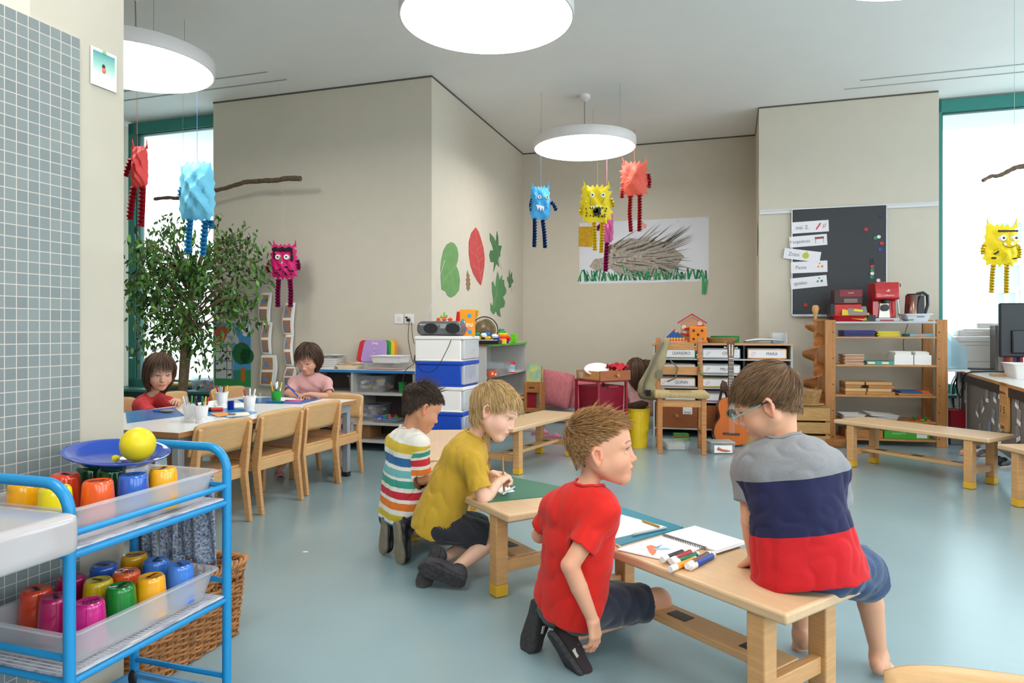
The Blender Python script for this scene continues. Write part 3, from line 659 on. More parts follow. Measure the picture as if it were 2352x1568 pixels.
def bodymesh(prims, fnq, h, fine, hf, padx=.012):
    bb = [pbb(p) for p in prims if p[0] != '-']; lo = np.min([b[0] for b in bb], 0)-padx; hi = np.max([b[1] for b in bb], 0)+padx
    fn = lambda q: fnq(q, None); vs, qs = nets(fn, lo, hi, h)
    for c, r in fine:
        c = V3(c); cen = vs[qs].mean(1); qs = qs[np.linalg.norm(cen-c, axis=1) > r-h*.6]
        v2, q2 = nets(fn, c-r-hf*3, c+r+hf*3, hf)
        if len(v2) == 0: continue
        ce2 = v2[q2].mean(1); q2 = q2[np.linalg.norm(ce2-c, axis=1) < r]; qs = np.concatenate([qs, q2+len(vs)]); vs = np.concatenate([vs, v2])
    use = np.unique(qs); mp = np.zeros(len(vs), int); mp[use] = np.arange(len(use)); return vs[use], mp[qs]
def shoe(t, org, name, Rf, an, mats, style='clog', s=1.0, straps=False):   # foot frame Rf (forward, up), ankle an
    up = V3((0, 0, 1)); sole = []; U = []
    for y, w, r in ((-.030, 0, .026), (.03, 0, .026), (.075, 0, .034), (.100, 0, .028)): pass
    # sole: flat footprint made from a path of discs
    poly = [(-.024, -.045), (-.012, -.056), (.006, -.057), (.020, -.046), (.026, -.02), (.027, .02), (.034, .06), (.035, .09), (.026, .115), (.008, .128), (-.012, .124), (-.026, .108), (-.032, .08), (-.028, .04), (-.023, .0)]
    b = MB(); b.T = Matrix.Translation(an-org) @ Matrix(Rf.tolist()).to_4x4() @ Matrix.Scale(s, 4)
    b.prism(poly, -.072, -.055); b.build('sole', mats[0], t, .004, 2)
    Ls = [rc((0, -.026, -.034), (0, .03, -.034), .027, .027, k=.02), rc((0, .03, -.040), (0, .088, -.042), .029, .026, k=.02), rc((-.006, .06, -.044), (.006, .095, -.044), .03, .026, k=.02)]
    if style == 'shoe': Ls += [rc((0, -.024, -.03), (0, -.018, .004), .028, .027, k=.02)]
    def fn(q, d):
        d = sdf(LsW, q); w = (q-an)@Rf/s; d = np.maximum(d, -(w[:, 2]+.056)*s)
        if style == 'clog': d = np.maximum(d, -(w[:, 1]-.012)*s) if False else d
        i = sdf(LsI, q); d = np.maximum(d, -i)
        op = (w[:, 2]-(.0 if style == 'shoe' else -.020+.0))*s
        if style == 'strap': d = np.maximum(d, np.minimum(np.abs(w[:, 1]-.055)-.024, np.abs(w[:, 1]+.005)-.012)*s)
        d = np.maximum(d, np.where(w[:, 1] < .035, op, -1)); return d
    LsW = xf(Ls, Rf, an, s); LsI = [tuple(list(p[:3])+[p[3]-.0075, p[4]-.0075, p[5]]) for p in LsW]
    vs, qs = bodymesh(LsW, fn, .0032, (), None, padx=.01)
    npmesh('shoe_upper', vs, qs, mats[1], t, {}, org)
    if straps:
        c = MB(); c.T = b.T
        for s_ in (-1, 1): c.cbox((s_*.0285, .028, -.034), (.005, .026, .03), Matrix.Rotation(s_*-.25, 3, 'Y'))
        c.build('velcro_strap', M('CFC8B8', .7), t, .002)
    return b
# ---------------------------------------------------------------- the five boys and three girls
def A_(u, v, Y): return np.array(P(u, v, Y))
crown = V3((0, -.055, .085))
def comb(fw=(0, .6, 0), lift=0., c=crown):      # away from the crown, over the head
    def f(p):
        d = p-c; n = p-V3((0, -.01, .02)); n /= np.linalg.norm(n, axis=1)[:, None]; d = d-(d*n).sum(1)[:, None]*n; d /= np.maximum(np.linalg.norm(d, axis=1)[:, None], 1e-4); d = d+V3(fw)+n*lift; return d/np.linalg.norm(d, axis=1)[:, None]
    return f
def shortlen(top, side):
    def f(r): k = np.clip((r[:, 2]-.035)/.04, 0, 1); return side+(top-side)*k
    return f
navy = attrmat  # keep name short
shortsd = mat('dark_shorts', '23252E', .85, noise=.25, nscale=30, bump=.4, bscale=500, sheen=.3, bdist=.001)
shortsn = mat('navy_shorts', '1E2438', .85, noise=.2, nscale=40, bump=.4, bscale=600, sheen=.3, bdist=.001)
denim = mat('denim', '2C4870', .85, noise=.45, nscale=22, bump=.5, bscale=420, sheen=.2, bdist=.001)
soled = mat('dark_sole', '434042', .8, noise=.45, nscale=70, bump=1, bscale=70, bdist=.006)
# --- boy in the red t-shirt
redc = bandmat('red_cotton', [(0, 'D41C10'), (.5, 'D41C10')])
J = dict(head=A_(1376, 1030, 2.0), neck=A_(1350, 1122, 2.0), shL=A_(1277, 1166, 2.09), shR=A_(1388, 1172, 1.93), pel=A_(1310, 1365, 2.06),
         elL=A_(1240, 1228, 2.16), wrL=A_(1340, 1215, 2.22), elR=A_(1309, 1298, 1.89), wrR=A_(1362, 1425, 1.90),
         hipL=A_(1288, 1385, 2.13), hipR=A_(1332, 1395, 2.03), knL=A_(1455, 1372, 2.42), knR=A_(1512, 1380, 2.17), anL=A_(1262, 1410, 2.16), anR=A_(1322, 1455, 2.04))
red, o_, R_ = kid('person', 'boy in a plain red t-shirt crouching by the front bench, looking right', J, (.985, -.15, .05), (-.05, 0, 1), 1.02, 'DDA283',
    hair=dict(c=('6E5038',), mat=hairmat('hair_sandy', '6A4424', 'B8834E', 'CC9C66'), groups=[
        dict(n=5200, len=shortlen(.030, .008), dir=comb((0, .55, 0), .35, V3((.01, -.075, .065))), lift=lambda r: .0015+.009*np.clip((r[:, 2]-.045)/.035, 0, 1), w=.0009, steps=5, jit=.2, seed=3),
        dict(n=900, len=.030, dir=comb((0, .3, .5), .6), lift=.022, w=.0009, steps=5, jit=.2, seed=4, zone=lambda r: (r[:, 2] > .07)&(r[:, 1] > -.02))]),
    shirt=dict(mat=redc, hem=.050, seed=4, amp=.0045, sleeve=.66, cuff=.044, loose=.012), shorts=dict(mat=shortsn, len=.80, cuff=.050),
    hands=dict(R=dict(d=(.16, .02, -1), up=(.75, -.66, .1), curl=(.35, .38, .42, .48), spread=.05, thumb=(.5, .5)), L=dict(d=(1, .2, -.1), up=(0, 0, 1))),
    look=(.97, -.05, .10), iris='4A5A60')
for s, d, u in (('L', (-.16, .05, -.98), (-.6, -.72, .1)), ('R', (.46, -.05, -.88), (.62, .62, .45))): pass
def footR(d, up): return frame(d, up)
slm = (soled, mat('brown_slipper', '33262A', .8, noise=.3, bump=.3, bscale=200, bdist=.002))
shoe(red, o_, 'shoe', footR((-.22, .10, -.97), (.80, .60, -.1)), J['anL']+V3((.0, 0, .0)), slm, 'shoe', 1.0, True)
shoe(red, o_, 'shoe', footR((.52, -.02, -.85), (.75, .50, .42)), J['anR']+V3((.0, 0, .0)), slm, 'shoe', 1.0, True)
# --- x the bench end
gm = bandmat('grey_navy_red_cotton', [(0, '88878A'), (.112, '1A1B44'), (.31, 'C8101A'), (.5, '88878A')], noise=.10)
J = dict(head=A_(1768, 922, 1.86), neck=A_(1800, 1022, 1.83), shL=A_(1722, 1078, 1.90), shR=A_(1903, 1078, 1.80), pel=A_(1848, 1268, 1.80),
         elL=A_(1724, 1196, 1.86), wrL=A_(1733, 1282, 1.90), elR=A_(1930, 1190, 1.86), wrR=A_(1905, 1262, 2.0),
         hipL=A_(1806, 1300, 1.82), hipR=A_(1903, 1300, 1.79), knL=A_(1838, 1285, 2.12), knR=A_(1988, 1318, 1.95), anL=A_(1838, 1452, 2.14), anR=A_(2018, 1500, 1.98))
grey, o_, R_ = kid('person', 'boy with glasses in a grey, navy and red t-shirt sitting on the front bench', J, (-.80, .44, -.44), (-.35, .15, 1), .97, 'D8A182',
    hair=dict(c=('5A4030',), mat=hairmat('hair_brown', '46301F', '7E5A3C', '94704E'), groups=[
        dict(n=6500, len=lambda r: .046-.032*np.clip((.05-r[:, 2])/.09, 0, 1), dir=comb((0, .35, -.1), .05, V3((.012, -.075, .065))), lift=lambda r: .0015+.005*np.clip((r[:, 2]-.02)/.05, 0, 1), w=.0010, steps=6, jit=.16, seed=5)]),
    shirt=dict(mat=gm, hem=.070, seed=8, amp=.0038, sleeve=.62, cuff=.048, loose=.019, flare=.012, collar=M('858587', .9), res=.0032), shorts=dict(mat=denim, len=.90, cuff=.066, loose=.012, amp=.007, top=-.005),
    hands=dict(L=dict(d=(-.42, .62, -.55), up=(-.35, .35, .9), curl=(.18, .15, .2, .25), spread=.25, thumb=(.9, .1)), R=dict(d=(-.2, .9, -.3), up=(0, 0, 1))),
    feet=dict(R=dict(d=(.55, .75, -.22), up=(0, .25, 1), fine=1), L=dict(d=(.0, .6, -.5), up=(0, .6, .8), fine=1)), look=(-.7, .3, -.55))
# glasses
gl = MB(); Hh = V3(J['head'])-o_
def hl(x, y, z): return tuple(R_@V3((x, y, z))+Hh)
for s in (-1, 1):
    gl.tube([hl(s*.030+.021*math.cos(a), .100-abs(.021*math.cos(a)+0)*.12, -.006+.015*math.sin(a)) for a in np.linspace(0, 6.283, 20)[:-1]], .0013, 6, closed=True)
gl.tube([hl(-.010, .100, -.002), hl(0, .104, 0), hl(.010, .100, -.002)], .0013, 6); gl.k = 0
for s in (-1, 1): gl.tube([hl(s*.051, .096, -.002), hl(s*.068, .05, .002), hl(s*.077, .008, .006)], .0017, 6)
gl.k = 1
for s in (-1, 1): gl.tube([hl(s*.077, .010, .006), hl(s*.079, -.012, .006), hl(s*.077, -.030, -.006), hl(s*.074, -.036, -.014)], .0022, 6)
gl.build('glasses', [M('86A8A8', .3), blackm], grey)
ln = MB()
for s in (-1, 1): ln.add([hl(s*.030+.020*math.cos(a), .0985, -.006+.0145*math.sin(a)) for a in np.linspace(0, 6.283, 20)[:-1]], [tuple(range(19))])
ln.build('lens', clearmat('lens_glass', 'F4F8FA', .12, .02), grey)
# --- boy in the mustard t-shirt
ym = bandmat('mustard_cotton', [(0, 'C49C2C'), (.5, 'C49C2C')], noise=.08)
J = dict(head=A_(1134, 943, 2.78), neck=A_(1085, 1006, 2.80), shL=A_(1092, 1048, 2.92), shR=A_(1082, 1058, 2.69), pel=A_(1010, 1180, 2.83),
         elL=A_(1110, 1120, 2.98), wrL=A_(1132, 1088, 2.92), elR=A_(1112, 1148, 2.66), wrR=A_(1146, 1106, 2.74),
         hipL=A_(1020, 1200, 2.91), hipR=A_(1012, 1205, 2.77), knL=A_(1122, 1215, 3.02), knR=A_(1132, 1238, 2.80), anL=A_(1030, 1275, 2.80), anR=A_(1050, 1302, 2.68))
yel, o_, R_ = kid('person', 'blond boy in a mustard yellow t-shirt kneeling and writing on a green mat', J, (.86, -.28, -.38), (.34, .1, 1), 1.04, 'E6B79E',
    hair=dict(c=('A88450',), mat=hairmat('hair_blond', '9A7040', 'DDB273', 'EACB94'), groups=[
        dict(n=4600, len=lambda r: .045+.020*np.clip(-r[:, 2]/.05, 0, 1), dir=comb((0, .35, -.15), .05, V3((-.01, -.072, .07))), lift=.010, w=.0012, steps=7, jit=.2, seed=6, grav=.4),
        dict(n=500, len=.06, dir=comb((0, .6, -.2), .1), lift=.014, w=.0012, steps=7, jit=.2, seed=7, zone=lambda r: (r[:, 1] > .03)&(r[:, 2] > .05))], paint=1),
    shirt=dict(mat=ym, hem=.066, seed=11, amp=.0048, sleeve=.72, cuff=.046, loose=.018), shorts=dict(mat=shortsd, len=.86, cuff=.055, loose=.007, amp=.004, top=-.01),
    hands=dict(R=dict(d=(.55, .75, .25), up=(-.3, -.2, .9), curl=(.95, 1.0, 1.1, 1.2), spread=.05, thumb=(.7, .5), tc=.9), L=dict(d=(.9, -.1, .05), up=(.1, .2, 1), curl=(.5, .6, .7, .8))),
    look=(.80, -.3, -.52), iris='3A2A20', lash='8A6A48')
sdm = (soled, mat('grey_sandal', '4A474C', .85, noise=.3, bump=.6, bscale=120, bdist=.003))
shoe(yel, o_, 'shoe', frame((-.86, .02, .34), (.20, .92, .25)), J['anR']+V3((-.01, 0, 0)), sdm, 'shoe', 1.05)
shoe(yel, o_, 'shoe', frame((-.35, -.25, -.75), (.45, .85, -.3)), J['anL']+V3((-.03, -.06, -.005)), sdm, 'shoe', .95)
# --- boy in the striped t-shirt
B_ = [(0, 'E9E4DC'), (.045, 'D9B93A'), (.095, 'E9E4DC'), (.122, '2C6CA4'), (.168, 'E9E4DC'), (.19, '6FB5B8'), (.228, 'E9E4DC'), (.245, '3A9C8C'), (.285, 'E9E4DC'), (.305, 'C8283A'), (.345, 'E9E4DC'), (.367, 'E47A2A'), (.405, 'E9E4DC'), (.43, 'CDB62E'), (.465, 'E9E4DC'), (.485, '2F6FA8'),
      (.5, 'D9A13A'), (.52, 'E9E4DC'), (.56, '6FB5B8'), (.60, 'E9E4DC'), (.64, '3A9C8C'), (.71, 'E9E4DC'), (.75, 'D0303A'), (.85, 'E9E4DC'), (.90, 'E47A2A'), (.985, 'E9E4DC')]
smt = bandmat('striped_cotton', B_)
J = dict(head=A_(966, 935, 3.05), neck=A_(938, 988, 3.06), shL=A_(908, 1016, 3.16), shR=A_(962, 1020, 2.98), pel=A_(925, 1165, 3.08),
         elL=A_(935, 1095, 3.25), wrL=A_(985, 1085, 3.2), elR=A_(970, 1100, 2.99), wrR=A_(1020, 1092, 3.08),
         hipL=A_(910, 1182, 3.14), hipR=A_(942, 1184, 3.04), knL=A_(1000, 1185, 3.38), knR=A_(1022, 1210, 3.22), anL=A_(925, 1205, 3.1), anR=A_(955, 1220, 3.0))
stri, o_, R_ = kid('person', 'dark-haired boy in a rainbow striped t-shirt kneeling left of the blond boy', J, (.78, .42, -.42), (.3, .2, 1), .98, 'CF9472',
    hair=dict(c=('2A201C',), mat=hairmat('hair_dark', '1E1614', '4A382E', '5A4638'), groups=[
        dict(n=4200, len=shortlen(.036, .014), dir=comb((0, .35, .0), .25), lift=lambda r: .002+.007*np.clip((r[:, 2]-.03)/.05, 0, 1), w=.0011, steps=5, jit=.25, seed=8),
        dict(n=420, len=.042, dir=comb((0, -.1, .9), .9), lift=.035, w=.0011, steps=5, jit=.25, seed=9, zone=lambda r: (r[:, 2] > .085)&(np.abs(r[:, 1]+.01) < .05), push=.4)]),
    shirt=dict(mat=smt, hem=.055, seed=14, amp=.0042, sleeve=.85, cuff=.042, loose=.012, collar=M('E9E4DC', .9)), shorts=dict(mat=mat('blue_denim_dark', '2B3A5C', .85, noise=.3, nscale=40), len=.9, cuff=.05),
    resf=.0023)
gsole = mat('tan_sole', '8C8270', .75, noise=.25, nscale=30, bump=.9, bscale=70, bdist=.004)
shm = (gsole, blackm)
shoe(stri, o_, 'shoe', frame((.10, -.05, -.98), (.72, .66, .05)), J['anR']+V3((-.02, -.03, .01)), shm, 'shoe', 1.0)
shoe(stri, o_, 'shoe', frame((-.06, .0, -.98), (.72, .66, .05)), J['anL']+V3((-.03, -.02, .0)), shm, 'shoe', .92)
# --- girl in red at the left of the table
rm = bandmat('coral_cotton', [(0, 'C8343A'), (.5, 'C8343A')])
bobz = lambda r: np.ones(len(r), bool)
J = dict(head=A_(367, 852, 4.42), neck=A_(350, 908, 4.44), shL=A_(385, 926, 4.40), shR=A_(328, 930, 4.36), pel=A_(345, 1000, 4.60),
         elL=A_(410, 940, 4.50), wrL=A_(408, 922, 4.28), elR=A_(352, 958, 4.22), wrR=A_(412, 943, 4.16), hipL=A_(362, 1010, 4.62), hipR=A_(335, 1012, 4.52), knL=A_(450, 1005, 4.5), knR=A_(430, 1010, 4.38), anL=A_(455, 1080, 4.55), anR=A_(436, 1086, 4.42))
gr, o_, R_ = kid('person', 'girl with a brown bob in a red t-shirt left of the white table', J, (.60, -.74, -.30), (.1, -.1, 1), 1.06, 'D9A78C',
    hair=dict(c=('4A342A',), mat=hairmat('hair_bob', '2E201A', '6A4C3C', '7A5A46'), groups=[
        dict(n=2600, len=lambda r: .15-.06*np.clip((r[:, 2])/.10, 0, 1)*0, dir=comb((0, -.25, -.5), .05), lift=.016, w=.0020, steps=9, jit=.10, seed=10, grav=1.0, zone=lambda r: (r[:, 1] < .018)),
        dict(n=700, len=lambda r: np.clip(r[:, 2]-.020, .008, .06), dir=comb((0, .3, -.8), .05), lift=.006, w=.0018, steps=7, jit=.08, seed=11, grav=.6, zone=lambda r: (r[:, 1] > .02)&(np.abs(r[:, 0]) < .058))]),
    shirt=dict(mat=rm, hem=.03, seed=17, sleeve=.75, cuff=.043), shorts=dict(mat=shortsn, len=.6), res=.0045, resf=.0024,
    hands=dict(R=dict(d=(1, .2, 0), up=(0, 0, 1)), L=dict(d=(.3, -.8, .3), up=(.2, .3, 1), curl=(.5, .5, .6, .6))), look=(.6, -.6, -.5))
# --- girl in pink at the far end of the table
pm = bandmat('pink_cotton', [(0, 'D9A3A0'), (.5, 'D9A3A0')], noise=.05)
J = dict(head=A_(707, 822, 4.93), neck=A_(712, 862, 5.02), shL=A_(748, 880, 5.02), shR=A_(677, 880, 5.00), pel=A_(722, 955, 5.10),
         elL=A_(758, 912, 4.93), wrL=A_(712, 905, 4.74), elR=A_(660, 905, 4.92), wrR=A_(690, 909, 4.76), hipL=A_(742, 965, 5.10), hipR=A_(702, 965, 5.08), knL=A_(772, 968, 4.84), knR=A_(700, 975, 4.82), anL=A_(776, 1070, 4.74), anR=A_(640, 1082, 4.66))
pk, o_, R_ = kid('person', 'girl with dark fringe in a pink t-shirt drawing at the white table', J, (-.12, -.86, -.50), (0, -.3, 1), 1.0, 'D09A80',
    hair=dict(c=('33241E',), mat=hairmat('hair_girl', '241A16', '52402F', '6A4E3C'), groups=[
        dict(n=2400, len=.13, dir=comb((0, -.5, -.3), .05), lift=.013, w=.0019, steps=9, jit=.12, seed=12, grav=.9, zone=lambda r: (r[:, 1] < .018)),
        dict(n=800, len=lambda r: np.clip(r[:, 2]-.018, .008, .06), dir=comb((0, .3, -.7), .05), lift=.007, w=.0017, steps=7, jit=.14, seed=13, grav=.6, zone=lambda r: (r[:, 1] > .015)&(np.abs(r[:, 0]) < .058)),
        dict(n=60, len=.17, dir=comb((.3, .1, -.7), .05), lift=.02, w=.0013, steps=9, jit=.12, seed=14, grav=1.2, zone=lambda r: (r[:, 0] > .04)&(r[:, 1] > -.02))]),
    shirt=dict(mat=pm, hem=.03, seed=19, sleeve=.68, cuff=.046, loose=.014), shorts=dict(mat=M('2C2A30', .8), len=.45), res=.0045, resf=.0024,
    hands=dict(R=dict(d=(.75, -.4, .1), up=(0, .2, 1), curl=(.8, .9, 1., 1.1)), L=dict(d=(-.8, -.3, 0), up=(0, 0, 1), curl=(.4, .5, .6, .7))),
    look=(-.1, -.7, -.7))
psh = (M('8A6A6A', .6), M('C09098', .6))
shoe(pk, o_, 'shoe', frame((.15, -.95, -.18), (0, -.15, 1)), J['anL']+V3((0, 0, .02)), psh, 'strap', .95)
shoe(pk, o_, 'shoe', frame((.35, -.8, -.25), (0, -.2, 1)), J['anR']+V3((0, 0, .02)), psh, 'strap', .95)
# cartoon rabbits on the pink shirt are left as plain patches
# --- two girls on the floor seat by the back wall
J = dict(head=A_(1462, 846, 7.0), neck=A_(1466, 876, 7.02), shL=A_(1446, 890, 7.05), shR=A_(1486, 892, 6.98), pel=A_(1474, 935, 7.0), elL=A_(1440, 915, 7.1), wrL=A_(1450, 930, 7.2), elR=A_(1500, 918, 7.05), wrR=A_(1500, 930, 7.2),
         hipL=A_(1462, 940, 7.0), hipR=A_(1485, 940, 7.0), knL=A_(1475, 920, 7.25), knR=A_(1500, 922, 7.2), anL=A_(1480, 945, 7.2), anR=A_(1500, 947, 7.2))
g1, o_, R_ = kid('person', 'girl in a pink top with long brown hair sitting behind the yellow bucket', J, (.35, .9, -.2), (0, .1, 1), 1.0, 'C99478',
    hair=dict(c=('4A3228',), mat=MC['hair_bob'], groups=[dict(n=1500, len=.20, dir=comb((.1, -.5, -.4), .05), lift=.014, w=.0026, steps=9, jit=.12, seed=15, grav=.9, zone=lambda r: r[:, 1] < .05)]),
    shirt=dict(mat=pm, hem=.06, seed=23, sleeve=.7, res=.005), shorts=dict(mat=pm, len=.9), res=.006, resf=None, face=False)
J = dict(head=A_(1484, 850, 7.3), neck=A_(1492, 880, 7.32), shL=A_(1512, 894, 7.3), shR=A_(1478, 894, 7.4), pel=A_(1505, 935, 7.35), elL=A_(1515, 915, 7.25), wrL=A_(1500, 925, 7.2), elR=A_(1475, 915, 7.35), wrR=A_(1480, 925, 7.25),
         hipL=A_(1512, 938, 7.35), hipR=A_(1495, 938, 7.4), knL=A_(1490, 925, 7.15), knR=A_(1478, 925, 7.2), anL=A_(1492, 945, 7.2), anR=A_(1480, 945, 7.25))
g2, o_, R_ = kid('person', 'dark-haired girl with a pink hair clip facing another girl by the back wall', J, (-.8, -.1, -.35), (0, 0, 1), 1.0, 'C08A6C',
    hair=dict(c=('1E1816',), mat=MC['hair_girl'], groups=[dict(n=1500, len=.18, dir=comb((0, -.4, -.5), .05), lift=.012, w=.0026, steps=9, jit=.1, seed=16, grav=.9, zone=lambda r: r[:, 1] < .05)]),
    shirt=dict(mat=pm, hem=.06, seed=24, sleeve=.7, res=.005), shorts=dict(mat=pm, len=.9), res=.006, resf=None, face=False)
MB().ball((0, 0, 0), .014, sc=(1.4, .5, .5)).build('hair_clip', M('E88AA8', .3), g2, loc=tuple(V3(J['head'])-o_+V3((-.01, -.06, .075))))
# ---------------------------------------------------------------- benches
def make_bench(L=1.05, Wd=.34, ins=.125):
    t = thing('bench', 'x', 'bench', group='low beech benches')
    MB().box(-L/2, L/2, -Wd/2, Wd/2, .305, .335).build('bench_top', benchtop, t, .008, 3)
    lx, ly = L/2-ins, Wd/2-.035
    for sx in (-1, 1):
        for sy in (-1, 1):
            o = MB().box(sx*lx-.026, sx*lx+.026, sy*ly-.026, sy*ly+.026, .045, .305).build('leg', beech, t, .004)
            MB().box(sx*lx-.0265, sx*lx+.0265, sy*ly-.0265, sy*ly+.0265, .003, .045).box(sx*lx-.02, sx*lx+.02, sy*ly-.02, sy*ly+.02, 0, .004).build('foot_cap', M('DDA82C', .5), o, .003)
        MB().box(sx*lx-.014, sx*lx+.014, -ly+.026, ly-.026, .085, .130).build('cross_rail', beechy, t, .003)
        MB().box(sx*lx-.018, sx*lx+.018, -ly+.026, ly-.026, .27, .305).build('cross_rail', beechy, t, .003)
    s = MB().box(-lx+.014, lx-.014, -.05, .05, .110, .132).build('stretcher', beechx, t, .003)
    for x in (-.26, 0, .26): MB().box(x-.035, x+.035, -.022, .022, .132, .1335).build('rubber_pad', blackm, s)
    return t
def axis_rz(dx, dy): return math.atan2(dy, dx)
def place_bench(corner, ax, side, label, b=None, L=1.05, Wd=.34):   # corner of the top, axis direction, which side the width goes
    ax = Vector((ax[0], ax[1], 0)).normalized(); pr = Vector((-ax.y, ax.x, 0))*side; c = Vector(corner)+ax*L/2+pr*Wd/2; c.z = 0
    return c, axis_rz(ax.x, ax.y)
bench0 = make_bench(.93, .34, .09); bench = make_bench()
bl = [(PZ(1806, 1411, .335), (-.577, .816), -1, 'long beech bench in the foreground with markers and a sketchbook on it'),
      (PZ(1167, 1183, .335), (-.527, .85), -1, 'beech bench under the green cutting mat where the two boys kneel'),
      (PZ(1178, 984, .335), (.52, .855), 1, 'beech bench behind the blond boy, ending near the red drawer tower'),
      (PZ(2271, 1007, .335), (-.5, .866), -1, 'beech bench standing in front of the open wooden shelf'),
      (Vector((2.84, 4.0, .335)), (.02, -1), 1, 'beech bench cut off by the right edge of the picture'),
      (Vector((-.565, 4.56, .335)), (.05, -1), 1, 'beech bench mostly hidden behind the striped and blond boys')]
for i, (c, ax, sd, lab) in enumerate(bl):
    loc, rz = place_bench(c, ax, sd, lab)
    if i == 0: loc, rz = place_bench(c, ax, sd, lab, L=.93); bench0.location = loc; bench0.rotation_euler = (0, 0, rz); bench0['label'] = lab; continue
    if i == 1: bench.location = loc; bench.rotation_euler = (0, 0, rz); bench['label'] = lab
    else: dup(bench, loc, rz, lab)
def TR(name, label, cat, a, b, z=0, rz=0, group=None, rot=None):    # a thing placed in room axes
    t = thing(name, label, cat, RM(a, b, z), TH+rz, group)
    if rot: t.rotation_euler = (rot[0], rot[1], TH+rz)
    return t
def solo(o, label, cat, loc, rz=0, group=None, rot=None):            # a thing that is one mesh
    o.location = loc; o.rotation_euler = rot if rot else (0, 0, rz); return tag(o, label, cat, group)
# ---------------------------------------------------------------- children's chairs and the white table
def make_chair():
    t = thing('child_chair', 'x', 'chair', group='beech children chairs')
    for s in (-1, 1):
        x = s*.171
        MB().prismx([(-.205, 0), (-.178, 0), (-.130, .27), (-.140, .34), (-.186, .52), (-.196, .530), (-.205, .52), (-.186, .34), (-.176, .25)], x-.012, x+.012).build('leg', beech, t, .003)
        MB().prismx([(.125, 0), (.150, 0), (.146, .285), (.105, .285)], x-.012, x+.012).build('leg', beech, t, .003)
        MB().box(x-.010, x+.010, -.13, .11, .232, .284).build('side_rail', beechy, t, .002)
        b = MB()
        for z in (.42, .49): b.T = Matrix.Translation((x, -.172+(z-.34)*-.02, z)) @ Matrix.Rotation(math.pi/2, 4, 'X'); b.cyl((0, 0, -.004), .004, .008, 8)
        b.build('bolt', steel, t)
    MB().box(-.16, .16, -.150, -.132, .228, .284).build('back_rail', beechx, t, .002)
    MB().prism([(p[0], p[1]) for p in rrect(.34, .30, .03, 0, .005)], .284, .298).build('seat', beech, t, .003)
    def pan(u, v):
        x = -.19+.38*u; z = .385+.17*v; c = 1-(2*u-1)**2; e = (abs(2*u-1))**8
        return (x, -.140-.022*c-(z-.385)*.26, z+(.012*e*(1 if v < .5 else -1)) - (0 if v < .5 else .006*(1-c)))
    MB().grid(pan, 25, 9).build('backrest', beechx, t, solid=.011, bevel=0)
    return t
chair = make_chair()
def chair_at(x, y, rz, label, new=True):
    if chair['label'] == 'x': chair.location = (x, y, 0); chair.rotation_euler = (0, 0, rz); chair['label'] = label; return chair
    return dup(chair, (x, y, 0), rz, label)
def chair_foot(A, B, rz, label):               # from the two back feet on the floor
    m = (A+B)/2; d = Vector((math.cos(rz+math.pi/2), math.sin(rz+math.pi/2), 0)); p = m+d*.145; return chair_at(p.x, p.y, rz, label)
rt = TH+math.pi/2+math.radians(-2)            # right-hand chairs look towards -a (the table)
chair_foot(F(442, 1240), F(554, 1193), rt, 'wooden child chair nearest the camera on the right of the white table')
chair_foot(F(586, 1182.4), F(675, 1144), rt, 'middle one of the three wooden chairs on the right of the white table')
chair_foot(F(693, 1138), F(762, 1107.5), rt, 'farthest of the three wooden chairs on the right of the white table')
chair_foot(F(716, 1090), F(828, 1078), TH+math.pi, 'wooden child chair under the girl in pink at the table end')
chair_at(*RM(-3.66, 3.45)[:2], TH-math.pi/2, 'wooden child chair under the girl in red on the left of the table')
chair_at(*RM(-3.66, 3.95)[:2], TH-math.pi/2+.1, 'empty wooden child chair beside the girl in red, near the plant')
chair_at(*RM(-3.58, 4.45)[:2], TH-math.pi/2, 'empty wooden child chair at the far left of the table')
c = chair_at(.62, .66, math.radians(170), 'wooden child chair whose back top just shows at the bottom right')
c.location = (.60, .68, 0); c.rotation_euler = (0, 0, math.radians(155))
# table
ca, cb = INV(PZ(410, 994, .52)); TL, TW = 1.60, .90
tb = TR('table', 'white laminate table with plywood edge and grey steel legs, set with pens', 'table', ca, cb)
edge = mat('plywood_edge', 'B07A48', .5, noise=.3, nscale=3, stretch=(1, 1, 160))
MB().box(-TW, 0, 0, TL, .494, .5195).build('table_edge', edge, tb, .002)
MB().box(-TW+.0005, -.0005, .0005, TL-.0005, .5195, .5205).build('table_top', mat('white_table', 'F0EEEC', .22), tb)
gst = mat('grey_steel', '8F9296', .45)
for x in (-TW+.03, -.07):
    for y in (.03, TL-.07):
        MB().box(x, x+.04, y, y+.04, .03, .494).build('leg', gst, tb, .003); MB().box(x-.002, x+.042, y-.002, y+.042, 0, .03).build('leg_foot', blackm, tb, .003)
MB().box(-.05, -.03, .07, TL-.07, .44, .494).box(-TW+.03, -TW+.05, .07, TL-.07, .44, .494).box(-TW+.07, -.07, .04, .06, .44, .494).box(-TW+.07, -.07, TL-.06, TL-.04, .44, .494).build('frame_rail', gst, tb)
TZ = .5205
